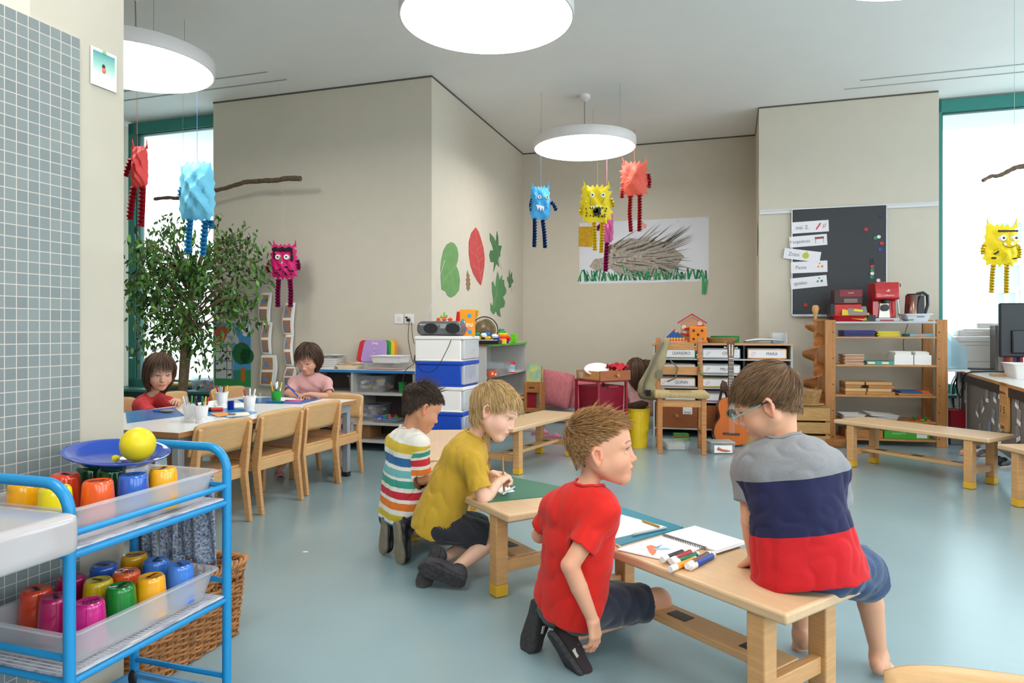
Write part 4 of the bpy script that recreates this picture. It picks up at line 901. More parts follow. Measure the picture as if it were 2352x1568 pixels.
# things on the table
def sheet(name, pts, z, th, m, label, cat, group=None, rough=0):    # flat sheet given by pixel corners at height z
    q = [PZ(u, v, z) for u, v in pts]; c = sum(q, Vector())/len(q); c.z = z
    o = MB().prism([((p-c).x, (p-c).y) for p in q], 0, th).build(name, m, None, 0, smooth=0); return solo(o, label, cat, c, 0, group)
bmat = mat('blue_mat', '2E78B8', .25, noise=.12, nscale=5)
sheet('drawing_mat', [(288, 945), (400, 936), (425, 955), (292, 972)], TZ, .002, bmat, 'blue plastic mat on the table in front of the girl in red', 'mat')
sheet('drawing_mat', [(420, 933), (560, 938), (590, 948), (545, 961), (430, 950)], TZ, .0015, M('3A86C4', .3), 'blue mat under the glue stick and papers mid-table', 'mat')
sheet('drawing_mat', [(545, 918), (650, 910), (740, 916), (690, 928), (560, 926)], TZ, .0015, M('2668A8', .3), 'blue mat under the drawing of the girl in pink', 'mat')
sheet('paper_sheet', [(640, 912), (700, 914), (690, 922), (632, 920)], TZ+.002, .001, paper, 'white paper under the hands of the girl in pink', 'paper')
sheet('paper_sheet', [(490, 927), (560, 925), (575, 934), (500, 938)], TZ+.002, .001, paper, 'white paper behind the blue ring toy on the table', 'paper')
sheet('paper_sheet', [(530, 948), (570, 946), (575, 954), (520, 957)], TZ+.002, .001, M('E9E2D4', .7), 'white cut paper by the small grey stone on the table', 'paper')
sheet('paper_cutout', [(482, 949), (515, 946), (540, 952), (500, 957)], TZ+.0035, .001, M('E89A50', .7), 'orange paper cut-out lying beside the glue stick', 'paper')
lace = mat('lace_plastic', 'E8E6E8', .45)
def lace_pot(u, v, label, h=.088, m=lace, holes=True):
    p = PZ(u, v, TZ); t = thing('pen_pot', label, 'pen pot', (p.x, p.y, TZ), 0, 'pen pots on the white table')
    b = MB(); R0, R1 = .026, .036
    def ring(i, z): 
        r = R0+(R1-R0)*z/h; return r
    nz, na = 9, 28; vs = []; 
    b.lathe([(1e-7, .002), (R0, 0), (R1, h-.006), (R1+.001, h), (R1-.002, h), (R1-.002, h-.006), (R0-.002, .004), (1e-7, .004)], 36)
    b.build('pot_wall', m, t)
    if holes:
        s = MB(); hm = M('9A9698', .6)
        for k in range(24):
            a = 2*math.pi*k/24
            for j in range(7):
                z = .018+.0085*j; w = abs((k % 6)-3)
                if abs(j-3)-w > 1: continue
                r = R0+(R1-R0)*z/h+.0002; s.T = Matrix.Rotation(a, 4, 'Z') @ Matrix.Translation((r, 0, z)); s.add([(0, -.0026, 0), (0, 0, -.0034), (0, .0026, 0), (0, 0, .0034)], [(0, 1, 2, 3)])
        s.build('lace_pattern', hm, t, smooth=0)
        s = MB()
        for k in range(24): a = 2*math.pi*k/24; s.ball(((R1)*math.cos(a), (R1)*math.sin(a), h), .004, 8, 6)
        s.build('scalloped_rim', m, t)
    return t, p
MK = {}
def marker(col, L=.13, r=.0045, capc=None):     # felt pen along +z, origin at its low end
    k = (col, L, r, capc)
    if k in MK: o = MK[k]; c = o.copy(); COL.objects.link(c); cs = [x for x in COL.objects if x.parent == o]; out = c
    else:
        out = c = MB().lathe([(1e-7, 0), (r*.7, 0), (r, .004), (r, L*.66), (r*.9, L*.66+.001)], 12).build('felt_pen', M(col, .35)); MK[k] = c
        cp = MB().lathe([(r*1.02, L*.66), (r*1.05, L-.006), (r*.7, L), (1e-7, L)], 12).build('pen_cap', M(capc or col, .3), c); return c
    for x in cs: y = x.copy(); COL.objects.link(y); y.parent = c
    return c
def pens(p, cols, label, r=.022, z=None, seed=0, L=.13):
    rd = random.Random(seed); n = len(cols)
    for i, c in enumerate(cols):
        a = 2*math.pi*i/n+rd.uniform(-.3, .3); b0 = Vector((math.cos(a)*r*.45, math.sin(a)*r*.45, 0)); t1 = Vector((math.cos(a)*r*1.25, math.sin(a)*r*1.25, .085)); d = (t1-b0).normalized()
        o = marker(c[0], L, .0046, c[1]); o.location = Vector((p.x, p.y, (z or TZ)+.005))+b0; o.rotation_euler = d.to_track_quat('Z', 'Y').to_euler()
        tag(o, c[2]+' '+label, 'pen', 'felt pens '+label)
t, p = lace_pot(437, 967, 'white lace pen pot at the near left, touching another pot'); pens(p, [('E8E8E8', '2E62B8', 'white felt pen with blue cap'), ('E8E8E8', '2E9A50', 'white felt pen with green cap'), ('E8E8E8', 'E8E8E8', 'all-white felt pen'), ('E8E8E8', 'B8C8D0', 'white felt pen with pale cap')], 'in the near left lace pot', seed=1)
t, p = lace_pot(462, 970, 'white lace pen pot nearest the camera, full of pens'); pens(p, [('E8E8E8', 'C8283A', 'white felt pen with red cap'), ('E8E8E8', 'D8C030', 'white felt pen with yellow cap'), ('E8E8E8', '3A98C8', 'white felt pen with light blue cap'), ('A81E38', 'A81E38', 'dark red felt pen'), ('E8E8E8', '2A2A2A', 'white felt pen with black cap'), ('2A6A4A', '2A6A4A', 'dark green felt pen')], 'in the nearest lace pot', seed=2)
t, p = lace_pot(510, 933, 'white lace pen pot behind the blue ring toy'); pens(p, [('E8E8E8', 'D8C030', 'white felt pen with yellow cap'), ('5A2A20', '5A2A20', 'dark brown felt pen'), ('B82030', 'B82030', 'red felt pen'), ('E8E8E8', '6AA8C8', 'white felt pen with blue cap')], 'in the second farthest lace pot', seed=3)
t, p = lace_pot(573, 944, 'white lace pen pot in the middle right of the table'); pens(p, [('2E9A50', 'E8E8E8', 'green felt pen'), ('E8E8E8', 'E8E8E8', 'all-white felt pen'), ('E8E8E8', 'A82048', 'white felt pen with crimson cap')], 'in the right-hand lace pot', seed=4)
t, p = lace_pot(635, 922, 'small bright green pen cup near the girl in pink', .072, M('2FA02C', .35), False); pens(p, [('E8E8E8', 'D8C030', 'white felt pen with yellow cap'), ('2E9A50', 'E8E8E8', 'green felt pen'), ('E89A30', 'E89A30', 'orange felt pen'), ('2A5A4A', 'E8E8E8', 'dark green felt pen')], 'in the green cup', seed=5)
p = PZ(530, 941, TZ); o = MB().lathe([(1e-7, 0)]+[(.019+.004*math.cos(i*math.pi), .002+.0052*i) for i in range(11)]+[(1e-7, .056)], 24).build('ring_toy', M('1F3FA8', .25)); solo(o, 'dark blue ribbed plastic toy standing on the table', 'toy', (p.x, p.y, TZ))
p = PZ(494, 945, TZ); g = thing('glue_stick', 'red and black glue stick lying on the table', 'glue stick', (p.x, p.y, TZ+.013), 0, rot=(0, math.pi/2, .25))
MB().cyl((0, 0, -.02), .0125, .055, 18).build('stick_tube', M('D8442E', .35), g); MB().cyl((0, 0, -.045), .013, .026, 18).build('stick_cap', blackm, g); MB().cyl((0, 0, .035), .011, .008, 18).build('stick_dial', M('D8442E', .4), g)
def pebble(u, v, z, r, col, label): p = PZ(u, v, z); o = MB().ball((0, 0, 0), 1, 18, 12, ).build('pebble', M(col, .7)); solo(o, label, 'stone', (p.x, p.y, z+r[2]*.95), .2); o.scale = r
pebble(384, 947, TZ+.002, (.038, .024, .010), '8C7F72', 'flat brown pebble on the blue mat by the girl in red'); pebble(533, 953, TZ+.003, (.022, .013, .006), '8C7A68', 'small flat pebble beside the cut papers on the table')
p = PZ(597, 925, TZ); o = MB().lathe([(1e-7, 0), (.012, 0), (.012, .04), (.006, .05), (.006, .066), (1e-7, .066)], 16).build('small_bottle', clearp); solo(o, 'small clear bottle standing behind the right-hand pen pot', 'bottle', (p.x, p.y, TZ))
o = marker('2456B8', .14); hp_ = V3(pk.location)+0; p = P(672, 905, 4.70); o.location = P(686, 912, 4.68); o.rotation_euler = (P(662, 886, 4.72)-P(686, 912, 4.68)).to_track_quat('Z', 'Y').to_euler(); tag(o, 'blue felt pen in the hand of the girl in pink', 'pen')
for (u, v, c, l, rz) in ((655, 919, 'D8488A', 'pink felt pen lying on the paper of the girl in pink', 1.4), (612, 922, '2A60A0', 'blue pencil lying on the blue mat by the green cup', 1.5), (352, 943, '2E62C8', 'blue felt pen lying by the hands of the girl in red', 1.2)):
    o = marker(c, .12); p = PZ(u, v, TZ+.007); o.location = p; o.rotation_euler = (math.pi/2, 0, rz); tag(o, l, 'pen')
# ---------------------------------------------------------------- blue trolley, cups, sink, basket
blue = mat('blue_lacquer', '1C86BE', .32, noise=.05, nscale=30)
A0, A1, B0, B1 = -1.442, -1.157, .95, 1.363; cA, cB = (A0+A1)/2, (B0+B1)/2; hw, hd = (A1-A0)/2, (B1-B0)/2
tr = TR('trolley', 'blue tubular trolley with two wire shelves of cups beside the sink', 'trolley', cA, cB)
R_t = .0105
for s, nm in ((-1, 'end_frame'), (1, 'end_frame')):
    y = s*hd; r = .055; pts = [(-hw, y, .03), (-hw, y, .716-r)]+[(-hw+r-r*math.cos(a), y, .716-r+r*math.sin(a)) for a in np.linspace(.2, 1.571, 7)]+[(hw-r+r*math.sin(a), y, .716-r+r*math.cos(a)) for a in np.linspace(0, 1.37, 7)]+[(hw, y, .716-r), (hw, y, .03)]
    MB().tube(pts, R_t, 14).build(nm, blue, tr)
rail = MB(); rr = .0068
for x in (-hw, hw):
    for z in (.624, .584, .350, .13): rail.tube([(x, -hd, z), (x, hd, z)], rr if z != .584 else .0078, 14)
for y in (-hd, hd):
    for z in (.626, .584, .395, .350, .165, .13): rail.tube([(-hw, y, z), (hw, y, z)], rr, 10)
rail.build('shelf_rails', blue, tr)
mesh_m = mat('wire_mesh_mat', 'D3D1D6', .6, col2='8E8E98', nscale=90, bump=.6, bscale=160, bdist=.004, stretch=(1, .25, 1), kind='noise')
for z, nm in ((.590, 'shelf_panel'), (.356, 'shelf_panel')):
    def pf(u, v): x = -hw+2*hw*u; y = -hd+2*hd*v; return (x*1.0, y*.985, z+.004*(abs(2*u-1)**6)+.0012*math.sin(y*900)*.0)
    o = MB().grid(pf, 17, 33).build(nm, mesh_m, tr, solid=.004)
    rb = MB()
    for k in range(40): y = -hd+.008+k*(2*hd-.016)/39; rb.tube([(-hw+.004, y, z+.003), (hw-.004, y, z+.003)], .0016, 5)
    rb.build('rib_wires', M('CFCDD2', .5), o)
MB().box(-hw+.006, hw-.006, -hd+.006, hd-.006, .132, .137).build('bottom_shelf', blue, tr)
def wheel(x, y):
    b = MB(); b.T = Matrix.Translation((x, y, .018)) @ Matrix.Rotation(math.pi/2, 4, 'Y'); b.cyl((0, 0, -.006), .018, .012, 20); return b
for x in (-hw, hw):
    for y in (-hd, hd): wheel(x, y).build('caster', darkg, tr)
for z, lab in ((.597, 'frosted plastic tray of cups on the upper trolley shelf'), (.363, 'frosted plastic tray of cups on the lower trolley shelf')):
    t = TR('tray', lab, 'tray', cA, cB, z); MB().tray(.255, .385, .068, .003, .016, .008).build('tray_body', clearmat('frosted_tray', 'ECEAEC', .28, .35), t, .001, smooth=50)
CUPS = {}
def cup(col, u, v, zt, label, grp):
    p = PZ(u, v, zt); a, b = INV(p); a = min(max(a, A0+.050), A1-.056); b = min(max(b, B0+.062), B1-.062); q = RM(a, b, zt-.088)
    if col in CUPS: o = CUPS[col].copy(); COL.objects.link(o); ch = [c for c in COL.objects if c.parent == CUPS[col]]
    else:
        m = mat('cup_'+col, col, .12, sss=.0, coat=.5)
        o = CUPS[col] = MB().lathe([(.0315, .004), (.0335, 0), (.0345, .002), (.0285, .078), (.0275, .083), (.0245, .0868), (.021, .0868), (.019, .0860), (1e-7, .0858)], 40).build('drinking_cup', m); ch = []
        s = MB(); rd = random.Random(col)
        for k in range(5): x = -.012+.006*k; s.tube([(x, -.004+rd.uniform(-.002, .002), .0868), (x+.002, .004, .0868), (x+.005, -.003, .0868)], .0006, 4)
        s.build('name_scribble', blackm, o)
    for c in ch: d = c.copy(); COL.objects.link(d); d.parent = o
    o.location = q; o.rotation_euler = (0, 0, random.uniform(0, 6)); tag(o, label, 'cup', grp)
G1, G2 = 'cups on the upper trolley tray', 'cups on the lower trolley tray'; ZU, ZL = .692, .458
cup('E0561E', 225, 1101, ZU, 'orange upside-down cup at the front of the upper tray', G1); cup('2A5AB0', 306, 1087, ZU, 'blue upside-down cup under the blue plate', G1); cup('EEA413', 379, 1073, ZU, 'amber upside-down cup at the far end of the upper tray', G1)
cup('CF3A18', 149, 1086, ZU, 'dark orange cup by the tiles in the upper tray', G1); cup('E8CF16', 122, 1117, ZU, 'yellow cup seen through the near trolley arch', G1); cup('EEA413', 55, 1105, ZU, 'amber cup at the near left of the upper tray', G1)
cup('0E4A22', 208, 1068, ZU, 'dark green cup behind the blue plate, left one', G1); cup('0E4A22', 256, 1072, ZU, 'dark green cup under the blue plate, right one', G1)
cup('CF3A18', 78, 1348, ZL, 'red-orange cup at the near left of the lower tray', G2); cup('A80F50', 162, 1322, ZL, 'dark magenta cup behind the blue post in the lower tray', G2); cup('B01257', 128, 1366, ZL, 'magenta cup left of the near blue post', G2)
cup('C4127A', 204, 1378, ZL, 'bright pink cup right of the near blue post', G2); cup('D8B81C', 226, 1329, ZL, 'yellow cup beside the green one in the lower tray', G2); cup('117A2A', 277, 1342, ZL, 'green upside-down cup in the lower tray', G2)
cup('2A5AB0', 239, 1294, ZL, 'dark blue cup at the back left of the lower tray', G2); cup('E0A018', 316, 1268, ZL, 'amber cup at the very back of the lower tray', G2); cup('E0561E', 290, 1309, ZL, 'orange cup in the middle of the lower tray', G2)
cup('EEA413', 347, 1320, ZL, 'amber cup at the front right of the lower tray', G2); cup('3C78CC', 358, 1283, ZL, 'light blue cup at the back right of the lower tray', G2); cup('3C78CC', 413, 1293, ZL, 'light blue cup at the far right of the lower tray', G2)
p = PZ(268, 1062, .700); t = thing('plate', 'blue plastic plate tilted on the upturned cups', 'plate', p, 0, rot=(math.radians(4), math.radians(7), 0))
MB().lathe([(1e-7, 0), (.06, 0), (.075, .006), (.098, .022), (.108, .024), (.1085, .027), (.100, .0265), (.078, .012), (.06, .004), (1e-7, .004)], 56).build('dish', mat('blue_melamine', '153F9E', .1, coat=.6), t)
p2 = Vector(p)+Vector((.048, .0, .044)); bl_ = thing('balloon', 'small yellow water balloon on the blue plate', 'balloon', p2-Vector((0, 0, .003))); bl_.scale = (.93,)*3
ym2 = mat('yellow_rubber', 'D6BE0C', .38, sss=.1)
MB().lathe([(max(1e-7, .0405*math.sin(math.pi*i/20)), -.0405*math.cos(math.pi*i/20)*1.02) for i in range(21)], 36).build('balloon_skin', ym2, bl_)
MB().lathe([(1e-7, -.006), (.004, -.005), (.0045, 0), (.0075, .004), (.009, .010), (.006, .012), (1e-7, .011)], 16).build('knot', mat('yellow_rubber_dark', 'C4B416', .4), bl_, loc=(-.036, -.022, -.028), rot=(-.4, -1.9, 0))
# tea towels over the far rail
tw = mat('checked_towel', 'C6CAD4', .9, col2='4A5470', nscale=190, bump=.5, bscale=200, bdist=.002); tw2 = M('A82A3A', .9)
def towel(a0, a1, b, z0, z1, label, stripe=False, ph=0):
    t = TR('tea_towel', label, 'towel', (a0+a1)/2, b, 0, group=None); w = (a1-a0)/2
    def f(u, v): y = .010*math.sin(9*u+ph)*(1-v)+.006*math.sin(17*u+2*v+ph); return (-w+2*w*u*(1-.12*v)+.0, y, z0+(z1-z0)*v+.008*math.sin(5*u+ph)*(1-v))
    MB().grid(f, 30, 14).build('towel_cloth', tw, t, solid=.003)
    if stripe:
        for s in (.30, .36):
            g = lambda u, v: tuple(Vector(f(s+.035*u, v))+Vector((0, -.0026, 0))); MB().grid(g, 3, 14).build('stripe', tw2, t)
    return t
towel(-1.33, -1.20, B1+.020, .425, .640, 'blue and white patterned tea towel hanging on the far trolley rail', False, .5)
towel(-1.47, -1.385, B1+.022, .40, .640, 'tea towel with a red stripe hanging on the far trolley rail', True, 2)
towel(-1.385, -1.325, B1+.036, .41, .640, 'dark folded tea towel between the two lighter ones', False, 4)
# clamps on the bottom shelf
c = TR('screw_clamp', 'small steel screw clamp lying on the bottom trolley shelf', 'clamp', cA+.05, cB+.02, .137)
MB().box(-.05, .05, -.005, .005, .0, .012).box(-.05, -.038, -.007, .007, 0, .07).box(.025, .040, -.008, .008, 0, .075).build('clamp_body', steel, c, .002)
MB().tube([(-.11, 0, .058)]+[(x, 0, .058) for x in np.linspace(-.10, .03, 2)]+[(.055, 0, .058)], .005, 10).build('clamp_screw', M('2A2826', .4, metal=.6), c)
th = MB()
for k in range(26): th.lathe([(.0052, 0), (.0064, .001), (.0052, .002)], 10, (0, 0, k*.0045))
th.build('thread', M('2A2826', .4, metal=.6), c, loc=(-.11, 0, .058), rot=(0, math.pi/2, 0)); MB().ball((0, 0, 0), .012, 12, 8, (1, .4, 1.6)).build('clamp_knob', blackm, c, loc=(0, .0, .098))
MB().tube([(.05, -.004, .062), (.075, -.01, .02), (.088, -.014, -.0)], .006, 8).build('clamp_handle', steel, c)
c = TR('screw_clamp', 'steel clamp jaw at the left of the bottom trolley shelf', 'clamp', cA-.03, cB-.13, .137, .6)
MB().box(-.045, .045, -.006, .006, 0, .014).box(-.045, -.030, -.010, .010, 0, .06).box(-.05, -.02, -.014, .014, .055, .065).build('clamp_body', steel, c, .002); MB().tube([(-.04, 0, .04), (.06, .02, .05)], .005, 8).build('clamp_screw', M('3A3836', .4, metal=.6), c)
# sink
def rbox(q, c, h, r): d = np.abs(q-V3(c))-(V3(h)-r); return np.linalg.norm(np.maximum(d, 0), axis=1)+np.minimum(d.max(1), 0)-r
sk = TR('washbasin', 'white ceramic washbasin mounted on the tiled wall', 'sink', -1.489, .60, .685)
def sinkf(q, d):
    d = rbox(q, (.208, 0, -.035), (.212, .30, .035), .012); e = pd(('el', V3((.18, .0, .03)), V3((.155, .235, .13)), np.eye(3), .3), q); d2 = rbox(q, (.18, 0, -.07), (.16, .24, .06), .04); d = smin(d, d2, .02)
    h = np.maximum(.02+e, 0) ; k = .02; hh = np.maximum(k-np.abs(d+e), 0)/k; return np.maximum(d, -e)+hh*hh*k*.25
vs, qs = bodymesh([rc((0, -.3, -.1), (.42, .3, .03), .04, .04)], sinkf, .006, (), None, padx=.02); npmesh('basin', vs, qs, mat('ceramic', 'B2AAAA', .12, coat=.6), sk)
f_ = MB(); f_.tube([(.04, .0, .0), (.04, 0, .12), (.05, 0, .15), (.14, 0, .155), (.15, 0, .135)], .012, 12).build('tap', mat('chrome', 'D8D8D8', .08, metal=1), sk)
# wicker basket
wk = mat('wicker', 'B87C48', .5, noise=.45, nscale=18, bump=.2); 
def wicker_basket(loc, rz, w, d, h, label, rows=26, flare=.12, r=.0048, n=150, cat='basket'):
    t = thing('wicker_basket', label, cat, loc, rz); rd = random.Random(3)
    def pt(s, z, off):
        s = s % 1; P4 = 2*(w+d)*1.0; L = s*P4; sc = 1+flare*z/h; rr_ = .03; a, b = w/2, d/2
        if L < w: x, y, nx, ny = -a+L, -b, 0, -1
        elif L < w+d: x, y, nx, ny = a, -b+(L-w), 1, 0
        elif L < 2*w+d: x, y, nx, ny = a-(L-w-d), b, 0, 1
        else: x, y, nx, ny = -a, b-(L-2*w-d), -1, 0
        ex = math.copysign(max(abs(x)-(a-rr_), 0), x); ey = math.copysign(max(abs(y)-(b-rr_), 0), y); m = math.hypot(ex, ey)
        if ex and ey: f = min(1, rr_/m); x = math.copysign(a-rr_, x)+ex*f; y = math.copysign(b-rr_, y)+ey*f; nx, ny = ex/m, ey/m
        return ((x+nx*off)*sc, (y+ny*off)*sc, z)
    ns = int(2*(w+d)/.028)//2*2; b = MB()
    for k in range(rows):
        z = .006+(h-.03)*k/(rows-1)
        if rows > 16 and k in (rows-5, rows-4): continue
        pts = [pt(i/n, z+.003*math.sin(i*.31+k*1.7)+rd.uniform(-.001, .001), .0052*math.sin(math.pi*ns*i/n+math.pi*k)) for i in range(n)]; b.tube(pts, r*rd.uniform(.85, 1.1), 5, closed=True)
    b.build('weave', wk, t); b = MB()
    for k in range(ns): b.tube([pt((k+.5)/ns, 0, 0), pt((k+.5)/ns, h, 0)], r*.9, 5)
    b.build('stakes', mat('wicker_dark', '9A6438', .55, noise=.3), t); b = MB()
    for j in range(3): b.tube([pt(i/n, h-.006+.008*math.sin(i*2*math.pi*ns/2/n+j*2.1), .008*math.cos(i*2*math.pi*ns/2/n+j*2.1)) for i in range(n)], r*1.25, 6, closed=True)
    b.build('braided_rim', wk, t); MB().box(-w/2+.01, w/2-.01, -d/2+.01, d/2-.01, .001, .008).build('basket_base', wk, t)
    return t
q = (RM(*INV(Vector((-.90, 2.27, 0)))))
ba, bb = INV(Vector((-.915, 2.25, 0)))
wicker_basket(RM(ba-.115, bb-.195, 0), TH, .25, .42, .245, 'large brown wicker basket on the floor behind the blue trolley', 26)
# ---------------------------------------------------------------- shelves and toys along the left and middle walls
def unit_shelf(name, label, cat, a, b, w, d, h, zs, edgec, faces='b', rz=0, back=True, cols=(), th=.018, kick=.06, gr=grayl, topm=whitel):
    """front-left-bottom corner at (a,b); local x = width, y = depth away from the front."""
    t = TR(name, label, cat, a, b, 0, rz)
    for x in [(0, th), (w-th, w)]: MB().box(x[0], x[1], 0, d, 0, h-.022).build('side_panel', gr, t, .002)
    for x in cols: MB().box(x-th/2, x+th/2, .004, d, kick, h-.022).build('divider', gr, t, .001)
    if back: MB().box(th, w-th, d-.008, d, 0, h-.022).build('back_panel', M('5C5450', .7) if back == 'dark' else gr, t)
    for z in zs: MB().box(th, w-th, .004, d-.008, z-th, z).build('shelf_board', gr, t, .001)
    MB().box(-.002, w+.002, -.004, d, h-.022, h).build('top_board', topm, t, .001); MB().box(-.002, w+.002, -.0065, -.004, h-.022, h).build('edge_band', edgec, t)
    return t
sa, sb = -3.49, 5.0
unit_shelf('shelf_unit', 'low grey shelf unit with a blue top edge against the left wall', 'shelf', sa, sb, 1.075, .40, .67, (.482, .236, .09), M('2C78B8', .4), back='dark', cols=(.5,))
def PB(u, v, b, z=None):                       # point where the pixel ray meets the plane b = const (room axes)
    a, zz = wallp(u, v, b); return a, (zz if z is None else z)
def cbin(label, a, b, z, w, d, h, m=clearp, group=None, rz=0, name='storage_box', lid=False, taper=.012):
    t = TR(name, label, 'box', a, b, z, rz, group); MB().tray(w-.02, d-.02, h, .003, taper, .008).build('bin_body', m, t, smooth=50)
    if lid: MB().tray(w, d, .012, .002, .0, .002, z=h-.004).build('bin_lid', m, t, smooth=50)
    return t
def blob_pile(label, a, b, z, w, d, h, cols, n, name, cat, seed=1, s=.02, group=None):    # countable small things in a bin
    rd = random.Random(seed)
    for k in range(n):
        c = cols[k % len(cols)]; x, y = rd.uniform(-w/2, w/2), rd.uniform(-d/2, d/2); hh = z+s/2+.004+(k*h/n)
        o = MB().box(-s/2, s/2, -s*.4, s*.4, -s*.3, s*.3).build(name, M(c, .4), None, .002); p = RM(a+x, b+y, hh); solo(o, label % {'c': ('leftmost', 'left', 'right', 'rightmost')[min(3, int((x/w+.5)*4))]+(' front ' if y < -d/6 else ' middle ' if y < d/6 else ' back ')+{'2E6AC8': 'blue', 'D0303A': 'red', '2A9A50': 'green', 'E8C020': 'yellow', 'E87A7A': 'pink', 'E89A50': 'orange', 'E4D8C8': 'cream', '6A3A30': 'brown', 'A890C8': 'lilac', 'F0F0F0': 'white'}.get(c, 'coloured')}, cat, p, rd.uniform(0, 3), group, rot=(rd.uniform(-.3, .3), rd.uniform(-.3, .3), rd.uniform(0, 3)))
a, _ = PB(850, 890, 5.15); cbin('clear plastic box of craft scraps on the top shelf of the blue-edged unit', a, 5.19, .482, .36, .26, .13, lid=True)
blob_pile('%(c)s craft scrap in the upper clear box', a, 5.19, .486, .28, .2, .07, ('E4D8C8', 'E89A50', 'A890C8', 'E8C020', 'F0F0F0'), 26, 'craft_scrap', 'craft scrap', 2, .045, 'craft scraps in the clear box')
a, _ = PB(919, 890, 5.06); t = TR('beaker', 'green plastic beaker at the right end of the top shelf', 'cup', a, 5.10, .482); MB().lathe([(1e-7, 0), (.026, 0), (.034, .085), (.037, .086), (.037, .09), (.032, .09), (.024, .004), (1e-7, .004)], 24).build('beaker_body', M('1E8A3C', .3), t)
a, _ = PB(850, 950, 5.15); cbin('clear plastic box with beads and bags on the second shelf', a-.01, 5.22, .236, .24, .26, .13, lid=True)
blob_pile('%(c)s bead bag in the second-shelf clear box', a-.01, 5.22, .24, .15, .18, .08, ('E4D8C8', 'E89A50', 'A890C8', 'F0F0F0'), 16, 'bead_bag', 'bag', 3, .04, 'small bags in the second clear box')
a, _ = PB(886, 962, 5.06); cbin('shallow clear tray of coloured bricks on the second shelf', a, 5.10, .236, .26, .15, .035, name='tray')
blob_pile('%(c)s toy brick in the shallow tray', a, 5.10, .238, .18, .09, .03, ('2E6AC8', 'D0303A', 'E87A7A', '2A9A50', '2E6AC8', '2E6AC8'), 16, 'toy_brick', 'toy brick', 4, .034, 'toy bricks in the shallow tray')
a, _ = PB(788, 952, 5.1)
for k in range(4): o = MB().tray(.24, .2, .014, .002, .006, .004).build('paper_tray', [whitep, M('C8C4C0', .5)][k % 2], None, smooth=50); solo(o, ('bottom', 'second', 'third', 'top')[k]+' white flat tray in the stack on the second shelf', 'tray', RM(a, 5.17, .237+.0165*k), TH, 'flat white trays')
a, _ = PB(828, 995, 5.15); o = MB().box(-.12, .12, -.1, .1, 0, .125).build('cardboard_box', mat('cardboard', 'A8794C', .8, noise=.1), None, .003); solo(o, 'brown cardboard box on the bottom shelf', 'box', RM(a, 5.2, .09), TH)
o = MB().ball((0, 0, 0), .05, 16, 10, (1, .8, 1.1)).build('blue_bag', mat('blue_bag', '2244A0', .4, bump=.8, bscale=30), None); solo(o, 'crumpled blue plastic bag beside the cardboard box', 'bag', RM(a-.17, 5.08, .145), 0)
# on the unit's top
def otop(u, bb): return wallp(u, 800, bb)[0]
a = otop(765, 5.2)
for k in range(5): o = MB().tray(.16, .22, .016, .002, .005, .004).build('paper_tray', whitep, None, smooth=50); solo(o, ('lowest', 'second', 'third', 'fourth', 'top')[k]+' white tray in the pile right of the girl in pink', 'tray', RM(a, 5.2, .671+.018*k), TH+.03*k, 'white trays piled by the girl in pink')
rd = random.Random(4)
for k in range(5): o = MB().prism(rrect(.15, .2, .004), 0, .001).build('paper_sheet', paper, None, smooth=0); solo(o, ('lowest', 'second', 'middle', 'fourth', 'topmost')[k]+' loose white paper on top of the tray pile', 'paper', RM(a+rd.uniform(-.02, .02), 5.2, .767+.0045*k), TH+rd.uniform(-.3, .3), 'loose papers on the tray pile')
a = otop(805, 5.15); cbin('low cream tray of brushes and pencils on the blue-edged unit', a, 5.16, .671, .22, .2, .03, M('E9DCC8', .6), name='tray')
for k in range(9): o = MB().tube([(-.1, 0, 0), (.1, 0, 0)], .004, 6).build('paint_brush', M(('C8A060', 'B8302A', 'D8B880', '2E8A4A')[k % 4], .5), None); solo(o, 'thin '+('tan', 'red', 'light wooden', 'green')[k % 4]+' brush in the cream tray, '+('frontmost', 'second', 'third', 'fourth', 'middle', 'sixth', 'seventh', 'eighth', 'rearmost')[k]+' of the row', 'brush', RM(a+rd.uniform(-.02, .02), 5.12+.012*k, .707+.002*(k % 3)), TH+rd.uniform(-.15, .15), 'brushes in the cream tray')
a = otop(893, 5.2); cbin('long clear tray with pink paper on the blue-edged unit', a, 5.15, .671, .38, .22, .055, name='tray'); o = MB().box(-.15, .15, -.08, .08, 0, .012).build('paper_pad', M('E89A90', .7), None); solo(o, 'salmon pink paper pad in the long clear tray', 'paper', RM(a, 5.15, .676), TH)
a = otop(903, 5.2); cbin('white plastic tray resting on the clear tray, below the sockets', a, 5.16, .728, .29, .24, .06, M('E6E3E2', .35), name='tray'); 
a = otop(838, 5.27); cbin('white box in front of the purple board', a-.0, 5.24, .671, .19, .12, .05, M('E6E3E2', .4), name='tray')
# leaning dressing boards
def dboard(u0, u1, bb, col, label, txt=None, lean=-.30):
    a0 = otop(u0, bb); a1 = otop(u1, bb); t = TR('dressing_board', label, 'toy board', (a0+a1)/2, bb, .725, 0, 'coloured dressing boards', rot=(lean, .0, 0)); w = (a1-a0)
    MB().prismy([(p[0]*(1-.15*(p[1])/.18 if p[1] > 0 else 1), p[1]) for p in rrect(w, .19, .03, 0, .095)], -.006, .006).build('board', M(col, .4), t, .002)
    if txt:
        text(txt, .032, M('F2E8F2', .5), t, (0, -.0072, .165)); b = MB()
        for z in (.115, .075, .035): b.ball((0, -.008, z), .006, 10, 8)
        b.build('snap_button', whitep, t); MB().box(-.012, .012, -.0075, -.006, .01, .15).build('placket', M('A890C8', .5), t)
    return t
dboard(866, 910, 5.325, 'E88A20', 'orange dressing board, rearmost in the row', lean=-.22); dboard(858, 905, 5.315, 'E8C420', 'yellow dressing board behind the green one', lean=-.22)
